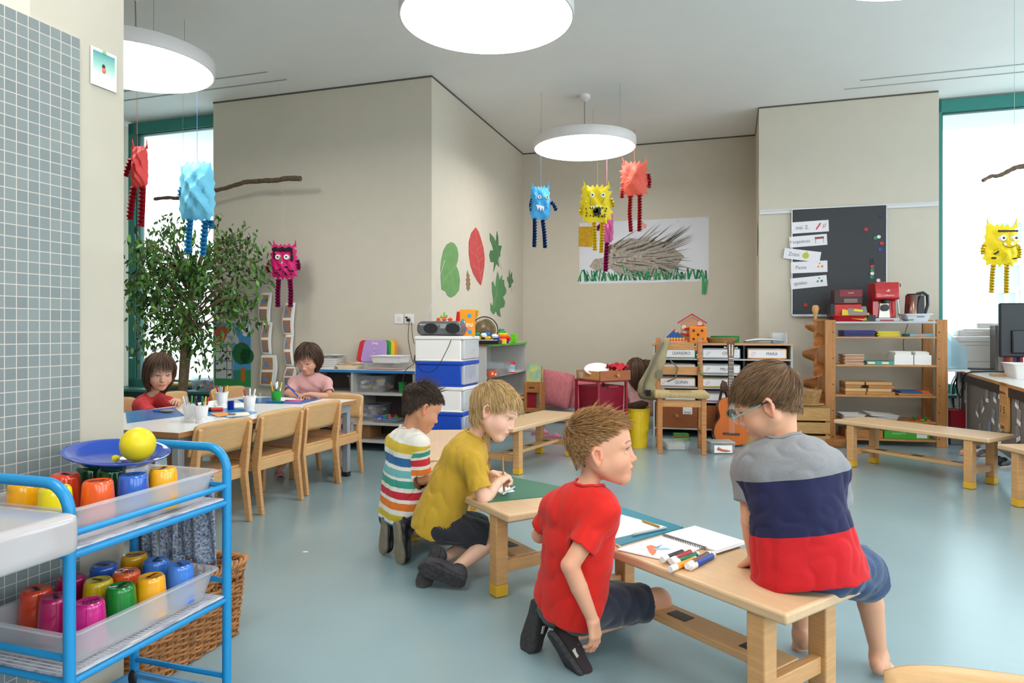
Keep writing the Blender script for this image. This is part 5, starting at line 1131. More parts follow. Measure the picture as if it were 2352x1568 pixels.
dboard(850, 897, 5.305, '3A9A40', 'green dressing board behind the purple one', lean=-.22); dboard(818, 872, 5.295, 'D02A3A', 'red dressing board peeking out on the left', lean=-.22); dboard(828, 888, 5.275, 'B294D0', 'purple dressing board with white snap buttons', 'Snap', lean=-.22)
# sockets and cables on the wall
for (u, lab) in ((917, 'white light switch plate on the wall, left of the plugged socket'), (941, 'white wall socket with a black plug in it')):
    a, z = wallp(u, 732, 5.41); t = TR('wall_socket', lab, 'socket', a, 5.41, z); MB().prismy(rrect(.084, .084, .006), -.010, 0).build('cover_plate', whitep, t, .001); MB().prismy(rrect(.045, .045, .01), -.012, -.010).build('inner_plate', M('DDDADA', .4), t, .001)
    if u == 941:
        p = MB(); p.T = Matrix.Rotation(math.pi/2, 4, 'X'); p.cyl((0, -.01, .012), .014, .03, 14); p.T = Matrix.Rotation(math.pi/2, 4, 'X'); p.cyl((-.02, .012, .012), .008, .025, 12); p.build('plug', blackm, t, .003)
pa, pz = wallp(941, 735, 5.38); w1 = RM(pa, 5.37, pz-.01)
def cab(pts, label, r=.0028, m=cable):
    q = [Vector(p) for p in pts]; out = []; 
    for i in range(len(q)-1):
        p0 = q[max(i-1, 0)]; p1 = q[i]; p2 = q[i+1]; p3 = q[min(i+2, len(q)-1)]
        for k in range(8):
            s = k/8; out.append(.5*((2*p1)+(p2-p0)*s+(2*p0-5*p1+4*p2-p3)*s*s+(3*p1-p0-3*p2+p3)*s*s*s))
    out.append(q[-1]); c = out[0]; o = MB().tube([p-c for p in out], r, 6).build('power_cable', m, None); return solo(o, label, 'cable', c)
cab([w1, P(938, 780, 5.55), P(948, 830, 5.5), P(953, 815, 5.3), P(950, 835, 5.14), P(932, 850, 4.98), P(925, 880, 4.97), P(938, 915, 4.97), P(952, 896, 5.1)], 'black power cable looping down from the socket beside the drawer tower')
cab([w1+Vector((.02, 0, -.01)), P(948, 775, 5.56), P(952, 790, 5.54)], 'short black cable from the socket to behind the drawer tower')
cab([P(1040, 768, 5.22), P(1028, 800, 5.05), P(1000, 848, 5.02), P(970, 852, 5.05), P(952, 825, 5.13)], 'thin black lead hanging across the drawer tower from the radio')
# drawer tower
la, lb = INV(Vector((-.742, 5.216, 0))); dt = TR('drawer_tower', 'tower of five stacked white and blue plastic drawers with clear fronts', 'drawer unit', la, lb)
for k in range(5):
    z = k*.191; cm = [whitep, M('1648B4', .35)][k % 2]
    b = MB().box(0, .375, .006, .334, z+.012, z+.165).box(-.003, .4, 0, .34, z+.165, z+.191).box(-.002, .385, 0, .34, z, z+.014); b.build('drawer_case', cm, dt, .006, 3)
    d = MB().box(.372, .402, .012, .328, z+.016, z+.163).build('drawer_front', clearmat('drawer_front_clear', 'DCDCE0', .55, .25), dt, .008)
    MB().box(.374, .400, .02, .32, z+.02, z+.06).build('drawer_contents', M(('C8B8D0', 'D8C8B0', 'A8C8C0', 'B8A8C8', 'E0D8D0')[k], .7), d)
    MB().tube([(.402, .14, z+.05), (.415, .14, z+.09), (.415, .20, z+.09), (.402, .20, z+.05)], .004, 8).build('drawer_handle', clearp, d)
rx, rb = la+.17, lb+.12; ZT = .956
cd_ = TR('radio', 'silver grey portable radio with antenna on top of the drawer tower', 'radio', rx, rb, ZT)
def radf(q, d): d = rbox(q, (0, 0, .058), (.185, .085, .056), .045); return d
vs, qs = bodymesh([rc((-.19, 0, .06), (.19, 0, .06), .1, .1)], radf, .006, (), None); npmesh('radio_body', vs, qs, mat('radio_grey', '6E7074', .3, metal=.4), cd_)
for x in (-.055, .125):
    b = MB(); b.T = Matrix.Translation((x, -.083, .058)) @ Matrix.Rotation(math.pi/2, 4, 'X'); b.lathe([(1e-7, .006), (.048, .006), (.052, .0), (.05, -.01)], 28, (0, 0, 0), 1.15, .78); b.build('speaker_grille', mat('speaker_grille', '1A1A1C', .5, bump=.6, bscale=300), cd_)
MB().prismy(rrect(.05, .035, .004, .05, .075), -.0875, -.08).build('radio_display', M('9A9C9A', .3), cd_)
ap = P(1022, 597, 5.42)-RM(rx, rb, ZT); apl = Vector((ap.x*cT+ap.y*sT, -ap.x*sT+ap.y*cT, ap.z)); MB().tube([(-.16, .05, .10), tuple(apl)], [.003, .0018], 8).build('antenna', M('C8C8C8', .3), cd_)
# toys standing on the tower and on the green-edged unit
ga, gb = INV(Vector((-.2205, 6.068, 0))); GA, GB, GL, GH = ga, gb-.03, 1.26, .876
gs = TR('shelf_unit', 'tall grey shelf unit with a green top edge on the middle wall', 'shelf', GA-.40, GB, 0); 
for y in ((0, .02), (GL-.02, GL)): MB().box(0, .40, y[0], y[1], 0, GH-.022).build('side_panel', grayl, gs, .002)
MB().box(0, .008, .02, GL-.02, 0, GH-.022).build('back_panel', grayl, gs)
for z in (.586, .327, .07): MB().box(.008, .396, .02, GL-.02, z-.02, z).build('shelf_board', grayl, gs, .002)
MB().box(0, .402, -.002, GL+.002, GH-.022, GH).build('top_board', whitel, gs); MB().box(.402, .405, .0, GL, GH-.022, GH).build('edge_band', M('5AA83A', .4), gs); MB().box(0, .402, -.004, -.002, GH-.022, GH).build('end_band', M('B0785A', .5), gs)
def PG(u, v, a): k = (u-CU)/FPX; Y = a/(k*cT+sT); p = P(u, v, Y); return p     # meets plane a = const
def toyl(name, label, cat, u, Y, z, rz=0, group=None, rot=None): p = P(u, 780, Y); t = thing(name, label, cat, (p.x, p.y, z), TH+rz, group, rot); return t
t = toyl('toy_box', 'orange toy box with white lettering beside the radio', 'box', 1074, 5.30, ZT-.001, .15)
MB().box(-.055, .055, -.03, .03, 0, .205).build('box_carton', M('F09A1E', .5), t, .002); text('Jeu', .06, M('F4F0F0', .5), t, (.012, -.0312, .09), name='box_lettering')
b = MB()
for (x, z, r, k) in ((-.03, .12, .012, 0), (.02, .155, .014, 0), (-.03, .07, .014, 1), (.0, .05, .012, 2), (.025, .03, .014, 0)): b.k = k; b.box(x-r, x+r, -.0308, -.029, z-r, z+r)
b.build('printed_motifs', [M('3A9AD0', .5), M('E8E8F0', .5), M('D060A8', .5)], t, smooth=0)
t = toyl('stacking_cups', 'stack of red, orange, yellow and green toy cups by the wall', 'toy', 1055, 5.42, ZT-.001)
for k, (c, z) in enumerate((('2E9A40', 0), ('D8D020', .018), ('F08A1E', .036), ('D8232A', .054))): MB().lathe([(1e-7, z+.10*(k == 3)+.05*(k < 3)), (.020, z+.10*(k == 3)+.05*(k < 3)), (.036, z+.0), (.034, z), (1e-7, z+.01)] if True else [], 24).build('toy_cup', M(c, .35), t)
t.scale = (1, 1, 1.25)
t = toyl('greeting_card', 'white folded card standing behind the orange crumpled toy', 'card', 1030, 5.50, ZT); MB().box(-.045, .045, -.001, .001, 0, .13).build('card_sheet', paper, t, rot=(-.12, 0, 0)); MB().box(-.03, -.01, -.0025, -.001, .06, .09).box(.01, .03, -.0025, -.001, .06, .09).build('card_print', M('C88A90', .6), t, rot=(-.12, 0, 0))
t = toyl('paper_dragon', 'orange and green paper toy behind the radio', 'toy', 1026, 5.36, ZT)
for (x, z, r, c) in ((-.07, .125, .022, 'E8722A'), (-.02, .135, .024, 'F08A3A'), (.03, .12, .026, 'E8622A'), (-.045, .15, .014, 'B8C83A'), (.0, .155, .013, '8AC0A8'), (.06, .09, .03, 'E8622A'), (.07, .05, .03, 'F08A3A')): MB().lathe([(1e-7, -r), (r, -.3*r), (r*.5, 0), (r*.9, .4*r), (1e-7, r)], 7, (x, 0, z)).build('paper_fold', M(c, .6), t, smooth=0)
MB().ball((-.02, 0, .165), .010, 12, 8, (.7, .7, 2.4)).build('paper_ear', M('6AB83A', .5), t); MB().box(-.07, .09, -.006, .006, 0, .1).build('paper_body', M('E8722A', .6), t)
GZ = GH
def gt(name, label, cat, u, Y, z=GZ, rz=0, group=None): return toyl(name, label, cat, u, Y, z, rz, group)
t = gt('gong', 'bronze gong with a black ring stand on the green-edged shelf', 'gong', 1113, 6.10)
b = MB(); b.T = Matrix.Translation((0, 0, .125)) @ Matrix.Rotation(math.pi/2, 4, 'X'); b.lathe([(1e-7, .004), (.035, .004), (.04, .001), (.085, .004), (.098, 0), (.102, -.012), (.098, -.014), (1e-7, -.006)], 56); b.build('gong_disc', mat('bronze', '9A8A70', .3, metal=.8, noise=.3, nscale=30), t)
MB().tube([(.125*math.cos(a), .0, .125+.118*math.sin(a)) for a in np.linspace(-.9, 4.04, 40)], .005, 8).build('ring_stand', blackm, t); MB().box(-.09, .09, -.04, .04, 0, .012).build('stand_base', blackm, t, .004)
MB().tube([(-.04, 0, .235), (-.05, 0, .21)], .0015, 5).build('gong_cord', cable, t)
t = gt('wooden_giraffe', 'wooden giraffe rattle with a yellow ribbed head leaning on the wall', 'toy', 1094, 6.28); MB().tube([(.02, 0, 0), (.0, .01, .12), (-.015, .02, .24)], [.02, .017, .015], 10).build('giraffe_neck', beech, t)
b = MB()
for k in range(7): b.ball((-.01+.002*k, .02, .25+.009*k), .022-.001*abs(k-3), 14, 6, (1, .7, .3))
b.build('ribbed_head', M('E8B81E', .5), t); MB().ball((.012, 0, .20), .006, 8, 6).build('blue_button', M('3A8AC8', .5), t)
t = gt('stacking_toy', 'rainbow stacking pyramid toy beside the gong', 'toy', 1152, 6.45)
for k, (c, r) in enumerate((('2A3E9A', .075), ('B8202A', .088), ('E0202A', .096), ('E86A1E', .08), ('E8C81E', .064), ('3AA040', .045), ('1E8A6A', .03))): MB().lathe([(1e-7, 0), (r*.93, 0), (r, .008), (r*.93, .019), (1e-7, .019)], 8, (0, 0, .0195*k)).build('stacking_piece', M(c, .35), t, .002, smooth=20)
for i, (u, Y, c, dz, nm) in enumerate(((1097, 5.98, 'E8B81E', .04, 'yellow'), (1095, 5.98, '2A8A5A', .075, 'green'), (1112, 5.98, 'F0F0F0', .07, 'white'), (1120, 5.99, 'E8B81E', .04, 'wide yellow'), (1119, 5.99, '2A78C0', .078, 'blue'), (1136, 6.0, 'F0F0F0', .06, 'small white'), (1140, 6.02, '2A4EC0', .04, 'dark blue'))):
    o = MB().lathe([(1e-7, -.018), (.022, -.018), (.036, 0), (.022, .018), (1e-7, .018)], 6).build('gem_block', M(c, .35), None, .001, smooth=20); p = P(u, 780, Y+.07); solo(o, nm+' faceted toy block heaped in front of the gong', 'toy block', (p.x, p.y, GZ+.018+dz*.9), i, 'faceted blocks in front of the gong')
t = gt('toy_keyboard', 'small black keyboard lying on the green-edged shelf', 'keyboard', 1122, 6.02, GZ+.0, .1); MB().box(-.10, .10, -.03, .10, 0, .038).build('keyboard_body', blackm, t, .004)
b = MB(); [b.box(-.09+.0125*k, -.0795+.0125*k, -.0305, .0, .034, .0395) for k in range(14)]; b.build('white_keys', whitep, t)
t = gt('game_box', 'yellow game box at the front of the green-edged shelf', 'box', 1150, 6.16, GZ, -1.2); MB().box(-.05, .05, -.05, .05, 0, .045).build('box_carton', M('F0C018', .45), t, .002); MB().box(-.02, .02, -.0508, -.05, .015, .03).build('box_print', M('F4F0E0', .5), t)
t = gt('clear_cup', 'clear plastic cup beside the green one on the shelf', 'cup', 1165, 6.55); MB().lathe([(1e-7, 0), (.03, 0), (.036, .09), (.034, .09), (.028, .003), (1e-7, .003)], 24).build('cup_wall', clearp, t)
t = gt('green_box', 'small lime green box at the far end of the green-edged shelf', 'box', 1180, 6.75); MB().box(-.03, .03, -.03, .03, 0, .085).build('box_body', M('6AC81E', .4), t, .003)
# inside the green-edged unit
t = gt('storage_box', 'clear box of wooden pieces on the upper shelf of the green-edged unit', 'box', 1140, 6.25, .586, math.pi/2); MB().tray(.26, .2, .12, .003, .012, .008).build('bin_body', clearp, t, smooth=50); MB().box(-.1, .1, -.07, .07, .005, .06).build('wood_pieces', mat('wood_scraps', '8A6A4C', .7, noise=.6, nscale=40), t)
t = gt('tin', 'round red and white tin on the upper shelf of the green-edged unit', 'tin', 1171, 6.62, .586); MB().lathe([(.055, 0), (.055, .012)], 32).build('tin_base', M('C8202A', .3), t); MB().lathe([(.0535, .012), (.0535, .088)], 32).build('tin_wall', mat('tin_print', 'D8DCE0', .4, col2='5A90B0', nscale=30), t); MB().lathe([(.057, .085), (.057, .105), (.05, .108), (1e-7, .108)], 32).build('tin_lid', M('D02030', .3), t)
t = gt('game_box', 'orange game box below the clear box in the green-edged unit', 'box', 1133, 6.12, .586, 1.3); MB().box(-.07, .07, -.02, .02, 0, .05).build('box_carton', M('E85A2A', .5), t, .002); MB().box(-.05, -.03, -.0208, -.02, .02, .035).box(0, .02, -.0208, -.02, .01, .025).build('box_print', M('F0E8E0', .5), t)
t = gt('frisbee', 'blue round lid on the middle shelf of the green-edged unit', 'lid', 1147, 6.35, .327+.10); MB().lathe([(1e-7, 0), (.12, 0), (.125, .012), (.12, .014), (1e-7, .010)], 36).build('disc', M('2A5A8A', .4), t)
t = gt('drum_box', 'dark round box under the blue lid on the middle shelf', 'box', 1147, 6.35, .327); MB().lathe([(1e-7, 0), (.09, 0), (.09, .098), (1e-7, .098)], 30).build('box_body', M('3A3A48', .6), t)
t = gt('puzzle_tray', 'orange wooden puzzle on the middle shelf near the blond boy', 'puzzle', 1175, 6.65, .327); MB().box(-.09, .09, -.12, .12, 0, .02).build('tray_board', M('E88A3A', .5), t, .002)
# paper leaves on the middle wall (a = -2.45)
def leaf(label, poly, col, vein=None, th=.003, a=-2.4485, name='paper_leaf', veins=()):
    q = [PG(u, v, a) for u, v in poly]; loc = [(INV(p)[1], p.z) for p in q]; cb, cz = sum(x for x, _ in loc)/len(loc), sum(z for _, z in loc)/len(loc)
    t = TR(name, label, 'wall leaf', a, cb, cz, 0, 'cut paper leaves on the middle wall')
    MB().prismx([(x-cb, z-cz) for x, z in loc], 0, th).build('leaf_sheet', mat('leaf_'+col, col, .7, noise=.15, nscale=14), t, smooth=0)
    if vein:
        b = MB()
        for vv in [vein]+list(veins): b.tube([(th+.0005, INV(PG(u, v, a))[1]-cb, PG(u, v, a).z-cz) for u, v in vv], .0022, 4)
        b.build('leaf_veins', M(('9AB078' if col != 'C24A4A' else 'D88A7A'), .7), t)
    return t
Z6 = lambda L: [(980+x/5.227, 460+y/5.227) for x, y in L]
leaf('large round green paper leaf, leftmost on the middle wall', Z6([(290, 500), (330, 515), (365, 570), (380, 650), (372, 730), (350, 780), (380, 850), (398, 960), (385, 1080), (340, 1140), (290, 1165), (250, 1140), (225, 1090), (180, 1070), (170, 940), (165, 830), (175, 720), (200, 600), (240, 530)]), '6E9A5E', Z6([(185, 970), (350, 785), (372, 700)]))
leaf('tall red paper leaf in the middle of the wall leaves', Z6([(588, 325), (620, 370), (650, 460), (680, 570), (695, 690), (690, 800), (665, 960), (650, 1020), (610, 970), (560, 880), (525, 780), (505, 640), (505, 500), (535, 390)]), 'C24A4A', Z6([(585, 345), (600, 600), (648, 990)]), veins=[Z6([(595, 520), (530, 440)]), Z6([(600, 600), (670, 520)]), Z6([(605, 680), (525, 610)]), Z6([(615, 740), (685, 680)]), Z6([(625, 830), (555, 780)]), Z6([(635, 880), (675, 820)])])
leaf('small brown feather-like paper leaf between the round and red leaves', Z6([(490, 840), (500, 880), (515, 900), (508, 930), (522, 950), (512, 980), (525, 1000), (515, 1030), (518, 1060), (498, 1088), (478, 1060), (482, 1030), (470, 1000), (482, 980), (470, 950), (484, 925), (478, 895)]), '9A6A50', Z6([(492, 850), (497, 1080)]))
leaf('spiky green maple leaf, upper right on the middle wall', Z6([(755, 390), (800, 440), (830, 500), (842, 370), (858, 440), (860, 540), (900, 545), (880, 640), (885, 665), (862, 690), (855, 720), (870, 800), (835, 760), (800, 860), (808, 740), (768, 740), (750, 660), (765, 600), (800, 600), (785, 540), (760, 480)]), '4E7A50', Z6([(765, 410), (840, 560), (850, 640), (895, 830)]))
leaf('large lobed green oak leaf low on the middle wall', Z6([(848, 855), (868, 910), (872, 960), (905, 895), (905, 960), (928, 950), (932, 1020), (955, 1070), (950, 1120), (915, 1160), (940, 1220), (930, 1280), (895, 1290), (875, 1310), (888, 1400), (850, 1380), (835, 1330), (800, 1370), (765, 1320), (765, 1230), (790, 1270), (800, 1200), (785, 1100), (780, 990), (795, 970), (825, 1050), (832, 950)]), '5A8A58', Z6([(850, 880), (840, 1100), (800, 1300)]))
leaf('tiny green maple leaf at the far right of the middle wall', Z6([(990, 832), (1003, 900), (1022, 860), (1025, 930), (1042, 975), (1020, 1000), (1010, 1040), (985, 1055), (985, 1000), (968, 960), (968, 920), (985, 920)]), '4E7A50', Z6([(992, 850), (1005, 960), (1020, 1100)]))
k_ = leaf('green paper leaf stuck on the narrow wall beside the board', [(1738, 500), (1742, 530), (1743, 580), (1738, 600), (1735, 560), (1735, 520)], '4E8A4A', a=.279) if False else None
o = MB().prism([(-.006, -.17), (.0, -.17), (.12, -.05), (.13, .05), (.03, .17), (-.02, .1)], 0, .004).build('paper_leaf', M('5A8A4A', .7), None, smooth=0); solo(o, 'green paper leaf on the narrow wall end left of the board', 'wall leaf', RM(.279, 7.45, 1.93), 0, rot=(0, 0, TH+math.pi/2)); o.rotation_euler = Euler((math.pi/2, 0, TH-math.pi/2)); o.location = RM(.2785, 7.45, 1.93)
# ---------------------------------------------------------------- niche, red drawers, cubby, chair, guitar, crate
p = P(1340, 940, 7.75); ma, mb_ = INV(p)
o = MB().box(-1.3, .6, -.42, .38, .0, .165).build('floor_mattress', mat('grey_fabric', 'A09C9C', .9, bump=.3, bscale=300), None, .02); solo(o, 'low grey floor mattress along the back wall', 'mattress', RM(ma, mb_, 0), TH)
def cushion(label, loc, rot, w, h, th, m, name='cushion'):
    def f(q, d):
        x, y, z = q[:, 0]/(w/2), q[:, 1], q[:, 2]/(h/2); e = np.clip((1-np.abs(x)**2.6)*(1-np.abs(z)**2.6), 0, 1)**.45; return np.where((np.abs(x) < 1)&(np.abs(z) < 1), (np.abs(y)-th*.5*e-.004)*.7, np.maximum(np.maximum(np.abs(x)-1, 0)*w/2, np.maximum(np.abs(z)-1, 0)*h/2)+.004)
    vs, qs = bodymesh([rc((-w/2, 0, -h/2), (w/2, 0, h/2), .01, .01), rc((0, -th, 0), (0, th, 0), .01, .01)], f, .008, (), None); o = npmesh(name, vs, qs, m); return solo(o, label, 'cushion', loc, rot=rot)
pinkc = mat('pink_cushion', 'C8787C', .9, col2='B86468', nscale=50, bump=.5, bscale=120, stretch=(1, 1, .3))
cushion('large dusty pink cushion leaning against the back wall', P(1276, 893, 7.35), (-.25, .14, TH-.1), .36, .38, .16, pinkc)
cushion('second pink cushion, mostly behind the red drawers', P(1335, 905, 7.42), (-.25, -.1, TH), .36, .36, .15, pinkc)
# book rack
p = P(1228, 905, 7.0); br = thing('book_rack', 'small pine book rack with picture books beside the pink cushion', 'book rack', (p.x, p.y, 0), TH)
MB().box(-.09, .07, -.01, .01, .36, .47).box(.05, .075, -.02, .14, 0, .47).box(-.11, -.085, -.02, .14, 0, .47).box(-.11, .075, -.01, .01, .16, .20).build('rack_frame', pine, br, .003); MB().prismy(rrect(.06, .018, .008, -.03, .41), -.0115, -.009).build('hand_hole', M('5A3A20', .7), br)
def pic_book(label, loc, rz, w, h, c1, c2, tilt=-.1, parent=None):
    t = thing('picture_book', label, 'book', loc, 0, 'picture books in the pine rack', rot=(tilt, 0, rz)); MB().box(-w/2, w/2, 0, .012, 0, h).build('book_pages', paper, t); MB().box(-w/2-.002, w/2+.002, -.002, 0, -.001, h+.002).box(-w/2-.002, w/2+.002, .012, .014, -.001, h+.002).build('book_cover', mat('cover_'+c1, c1, .4, col2=c2, nscale=11), t); return t
pic_book('picture book with a bright painted cover on top of the pine rack', (p.x-.01, p.y+.03, .462), TH+.1, .14, .19, '5AA8B0', 'D8D060'); pic_book('picture book with an orange cover behind the front one', (p.x+.02, p.y+.06, .462), TH-.1, .13, .17, 'E8A060', '3A7A4A')
pic_book('dark red picture book in the lower part of the rack', (p.x-.03, p.y+.03, .2), TH, .09, .16, 'A8202A', '8A1A24'); pic_book('blue and yellow picture book low in the rack', (p.x+.035, p.y+.04, .2), TH, .05, .16, '3A6AA8', 'D8C860')
# red drawer cart
n0, l0, r0 = Vector((.695, 5.50, 0)), Vector((.48, 5.74, 0)), Vector((.96, 5.66, 0)); ang = math.atan2((r0-n0).y, (r0-n0).x); rct = thing('drawer_cart', 'dark red frame cart with see-through mesh drawers holding a wooden drawer', 'drawer cart', n0, ang)
redp = M('8E1028', .35); redt = clearmat('red_translucent', 'A81838', .42, .3); w_, d_ = .31, .32
b = MB()
for x in (.01, w_-.01):
    for y in (.01, d_-.01): b.box(x-.01, x+.01, y-.01, y+.01, .02, .585)
for z in (.02, .30, .575): b.box(0, w_, 0, .016, z, z+.014).box(0, w_, d_-.016, d_, z, z+.014).box(0, .016, 0, d_, z, z+.014).box(w_-.016, w_, 0, d_, z, z+.014)
b.build('cart_frame', redp, rct, .002)
for z0_, z1_ in ((.32, .56), (.05, .29)):
    o = MB().tray(w_-.03, d_-.03, z1_-z0_-.02, .003, .008, .006, z=z0_, cx=w_/2, cy=d_/2).build('cart_drawer', redt, rct, smooth=50); MB().box(.04, w_-.05, .04, d_-.06, z0_+.01, z0_+.08).build('drawer_contents', M('C8A0B0', .7), o); MB().box(w_/2-.05, w_/2+.05, -.004, .004, z1_-.03, z1_-.015).build('drawer_grip', redp, o)
wd = thing('wooden_toy_tray', 'loose wooden drawer with a round knob standing on the red cart', 'drawer', n0+Vector((.01, .0, .59)), ang)
b = MB().box(0, .012, .0, .31, 0, .075).box(.298, .31, 0, .31, 0, .075).box(0, .31, .298, .31, 0, .075).box(.0, .31, 0, .31, 0, .008); b.build('drawer_box', pinex, wd, .001); fr = MB().box(-.004, .316, -.014, 0, -.002, .080).build('drawer_face', mat('brown_wood', 'A0562A', .4, noise=.25, nscale=5, stretch=(2, 20, 20)), wd, .003)
def knob(par, x, y, z, r=.014): b = MB(); b.T = Matrix.Translation((x, y, z)) @ Matrix.Rotation(math.pi/2, 4, 'X'); b.lathe([(r*.4, 0), (r*.4, r*.6), (r, r*.9), (r*.9, r*1.5), (1e-7, r*1.8)], 18); return b.build('knob', pine, par)
knob(wd, .17, -.014, .04)
q = n0+Vector((.01, .17, .682)); t = thing('tambourine', 'white-skinned hand drum lying tilted in the wooden drawer', 'drum', q, 0, rot=(.36, -.2, .3)); MB().lathe([(.102, -.035), (.105, -.035), (.105, .0), (.102, .0)], 40).build('drum_hoop', pine, t); MB().lathe([(1e-7, .003), (.104, .002), (.106, -.006)], 40).build('drum_skin', M('EEEAE4', .5), t)
o = MB().grid(lambda u, v: (.16*(u-.5), .12*(v-.5), .018*math.sin(9*u+3*v)+.015*math.sin(13*v-4*u)+.02-.03*abs(u-.5)), 24, 18).build('red_cloth', mat('red_cloth', 'C8142A', .7, col2='A01020', nscale=9), None, solid=.003); solo(o, 'crumpled red cloth at the right of the wooden drawer', 'cloth', n0+Vector((.17, .14, .685)), .3)
o = MB().lathe([(1e-7, 0), (.022, 0), (.026, .05), (.024, .05), (.02, .003), (1e-7, .003)], 18).build('small_glass', clearp, None); solo(o, 'little clear glass at the left in the wooden drawer', 'glass', n0+Vector((-.11, .20, .60)))
# yellow bucket
p = F(1468, 1030); p += Vector((0, .10, 0)); bk = thing('bucket', 'yellow metal bucket of toys beside the rush-seat chair', 'bucket', (p.x, p.y, 0)); BH = .335
prof = [(1e-7, 0), (.083, 0)]+[(.083+.030*z/BH+(.0018 if k % 3 == 0 and 2 < k < 16 else 0), z) for k, z in enumerate(np.linspace(.005, BH-.01, 19))]+[(.118, BH-.004), (.118, BH), (.112, BH), (.108, BH-.03), (.08, .01), (1e-7, .01)]
MB().lathe(prof, 48).build('bucket_wall', mat('yellow_enamel', 'E4BE16', .3, coat=.3), bk, smooth=50)
o = npmesh('plush_toy', *bodymesh([rc((-.07, 0, 0), (.05, .02, .02), .035, .04), rc((.03, 0, .02), (.085, .0, .03), .03, .02)], lambda q, d: sdf([rc((-.07, 0, 0), (.05, .02, .02), .035, .04), rc((.03, 0, .02), (.085, .0, .03), .03, .02)], q)+.003*np.sin(q[:, 0]*300)*np.sin(q[:, 1]*270), .006, (), None), mat('brown_fur', '4A3426', .9, noise=.5, nscale=60, bump=1, bscale=150)); solo(o, 'brown furry toy sticking out of the yellow bucket', 'toy', (p.x-.005, p.y, BH+.0))
# cubby
CL = Vector((1.333, 6.45, 0)); cdr = math.atan2(-.24, .97); CW, CD, CH = 1.235, .34, .88
cb_ = thing('cubby_unit', 'grey cubby unit with name-labelled trays behind the rush-seat chair', 'shelf unit', CL, cdr)
rows = [.735, .595, .468, .338, .085]           # shelf heights
for x in (0, CW-.018): MB().box(x, x+.018, 0, CD, 0, CH-.02).build('side_panel', grayl, cb_, .002)
for x in (CW/3+.006, 2*CW/3-.006): MB().box(x-.008, x+.008, .006, CD, .085, CH-.02).build('divider', blackm, cb_)
for z in rows: MB().box(.018, CW-.018, .0, CD-.006, z-.014, z).build('shelf_board', grayl, cb_, .001)
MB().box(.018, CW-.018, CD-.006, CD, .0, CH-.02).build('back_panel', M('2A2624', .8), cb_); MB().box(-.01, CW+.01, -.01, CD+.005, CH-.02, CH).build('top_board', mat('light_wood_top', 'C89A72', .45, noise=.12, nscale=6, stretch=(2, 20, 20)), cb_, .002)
names = [['LEANDRO', 'GIO', 'MARA'], ['FRIEDERIKE', 'MILOS', 'LENA'], ['QUINN', 'ALMA', ''], ['VINCENT', '', '']]; bc = [['6AA888', '7A9AC8', 'E8963C'], ['9AA0B0', 'A8A8A8', 'C88A8A'], ['E0945A', 'D8B040', 'A8A8B0'], ['A0A0A0', 'C88AA0', 'B0A8A0']]
inkm = M('3A3A3C', .7); c3 = (CW-.036)/3
ROWN = ('top', 'second', 'third', 'fourth'); CN = ('left', 'middle', 'right')
for r_ in range(4):
    for c_ in range(3):
        x = .018+c3*(c_+.5); z = rows[r_]; wt, ht = c3-.055, (.095 if r_ == 0 else .085 if r_ < 3 else .078); t = thing('name_tray', 'white name-labelled tray, %s column, %s row of the cubby unit' % (CN[c_], ROWN[r_]), 'tray', CL+Matrix.Rotation(cdr, 3, 'Z') @ Vector((x, .02, z)), cdr, 'name trays in the cubby unit')
        MB().tray(wt-.02, .27, ht, .003, .006, .004, cy=.145).build('tray_body', whitep, t, smooth=50); MB().box(-wt/2+.004, wt/2-.004, -.002, .0, .006, ht-.004).build('label_border', M(bc[r_][c_], .6), t); l_ = MB().box(-wt/2+.012, wt/2-.012, -.003, -.0019, .013, ht-.011).build('label_card', M('EDE8EA', .6), t)
        if names[r_][c_]: text(names[r_][c_], .040, inkm, l_, (wt*.12, -.0034, ht/2), name='label_name', sx=.9)
        MB().tube([(-wt*.34+.018*math.cos(k)*(1 if k < 4 else .6), -.0034, ht/2+.016*math.sin(k*1.2)) for k in np.linspace(0, 6, 14)], .0012, 4).build('label_picture', M(('C84A5A', '6A6A6A', '8A6A4A')[(r_+c_) % 3] if not (r_ == 0 and c_ == 2) else 'C8303A', .6), l_)
for c_ in range(3):
    x = .018+c3*(c_+.5); t = MB().box(-c3/2+.014, c3/2-.014, 0, .3, 0, .215).build('drawer', MC['brown_wood'], cb_, .003, loc=(x, .004, .0855)); knob(t, 0, 0, .115, .018)
    if c_ == 0: l_ = MB().prismy([(.055, .13), (.14, .13), (.14, .19), (.12, .205), (.055, .205)], -.003, -.001).build('paper_tag', paper, t, smooth=0); text('Spiegel', .022, inkm, l_, (.098, -.0034, .148), name='tag_name')
def CT(x, y, z): return CL+Matrix.Rotation(cdr, 3, 'Z') @ Vector((x, y, z))
def cubx(u): k = (u-CU)/FPX; s = (k*6.5-1.333)/(.97+.24*k); return s
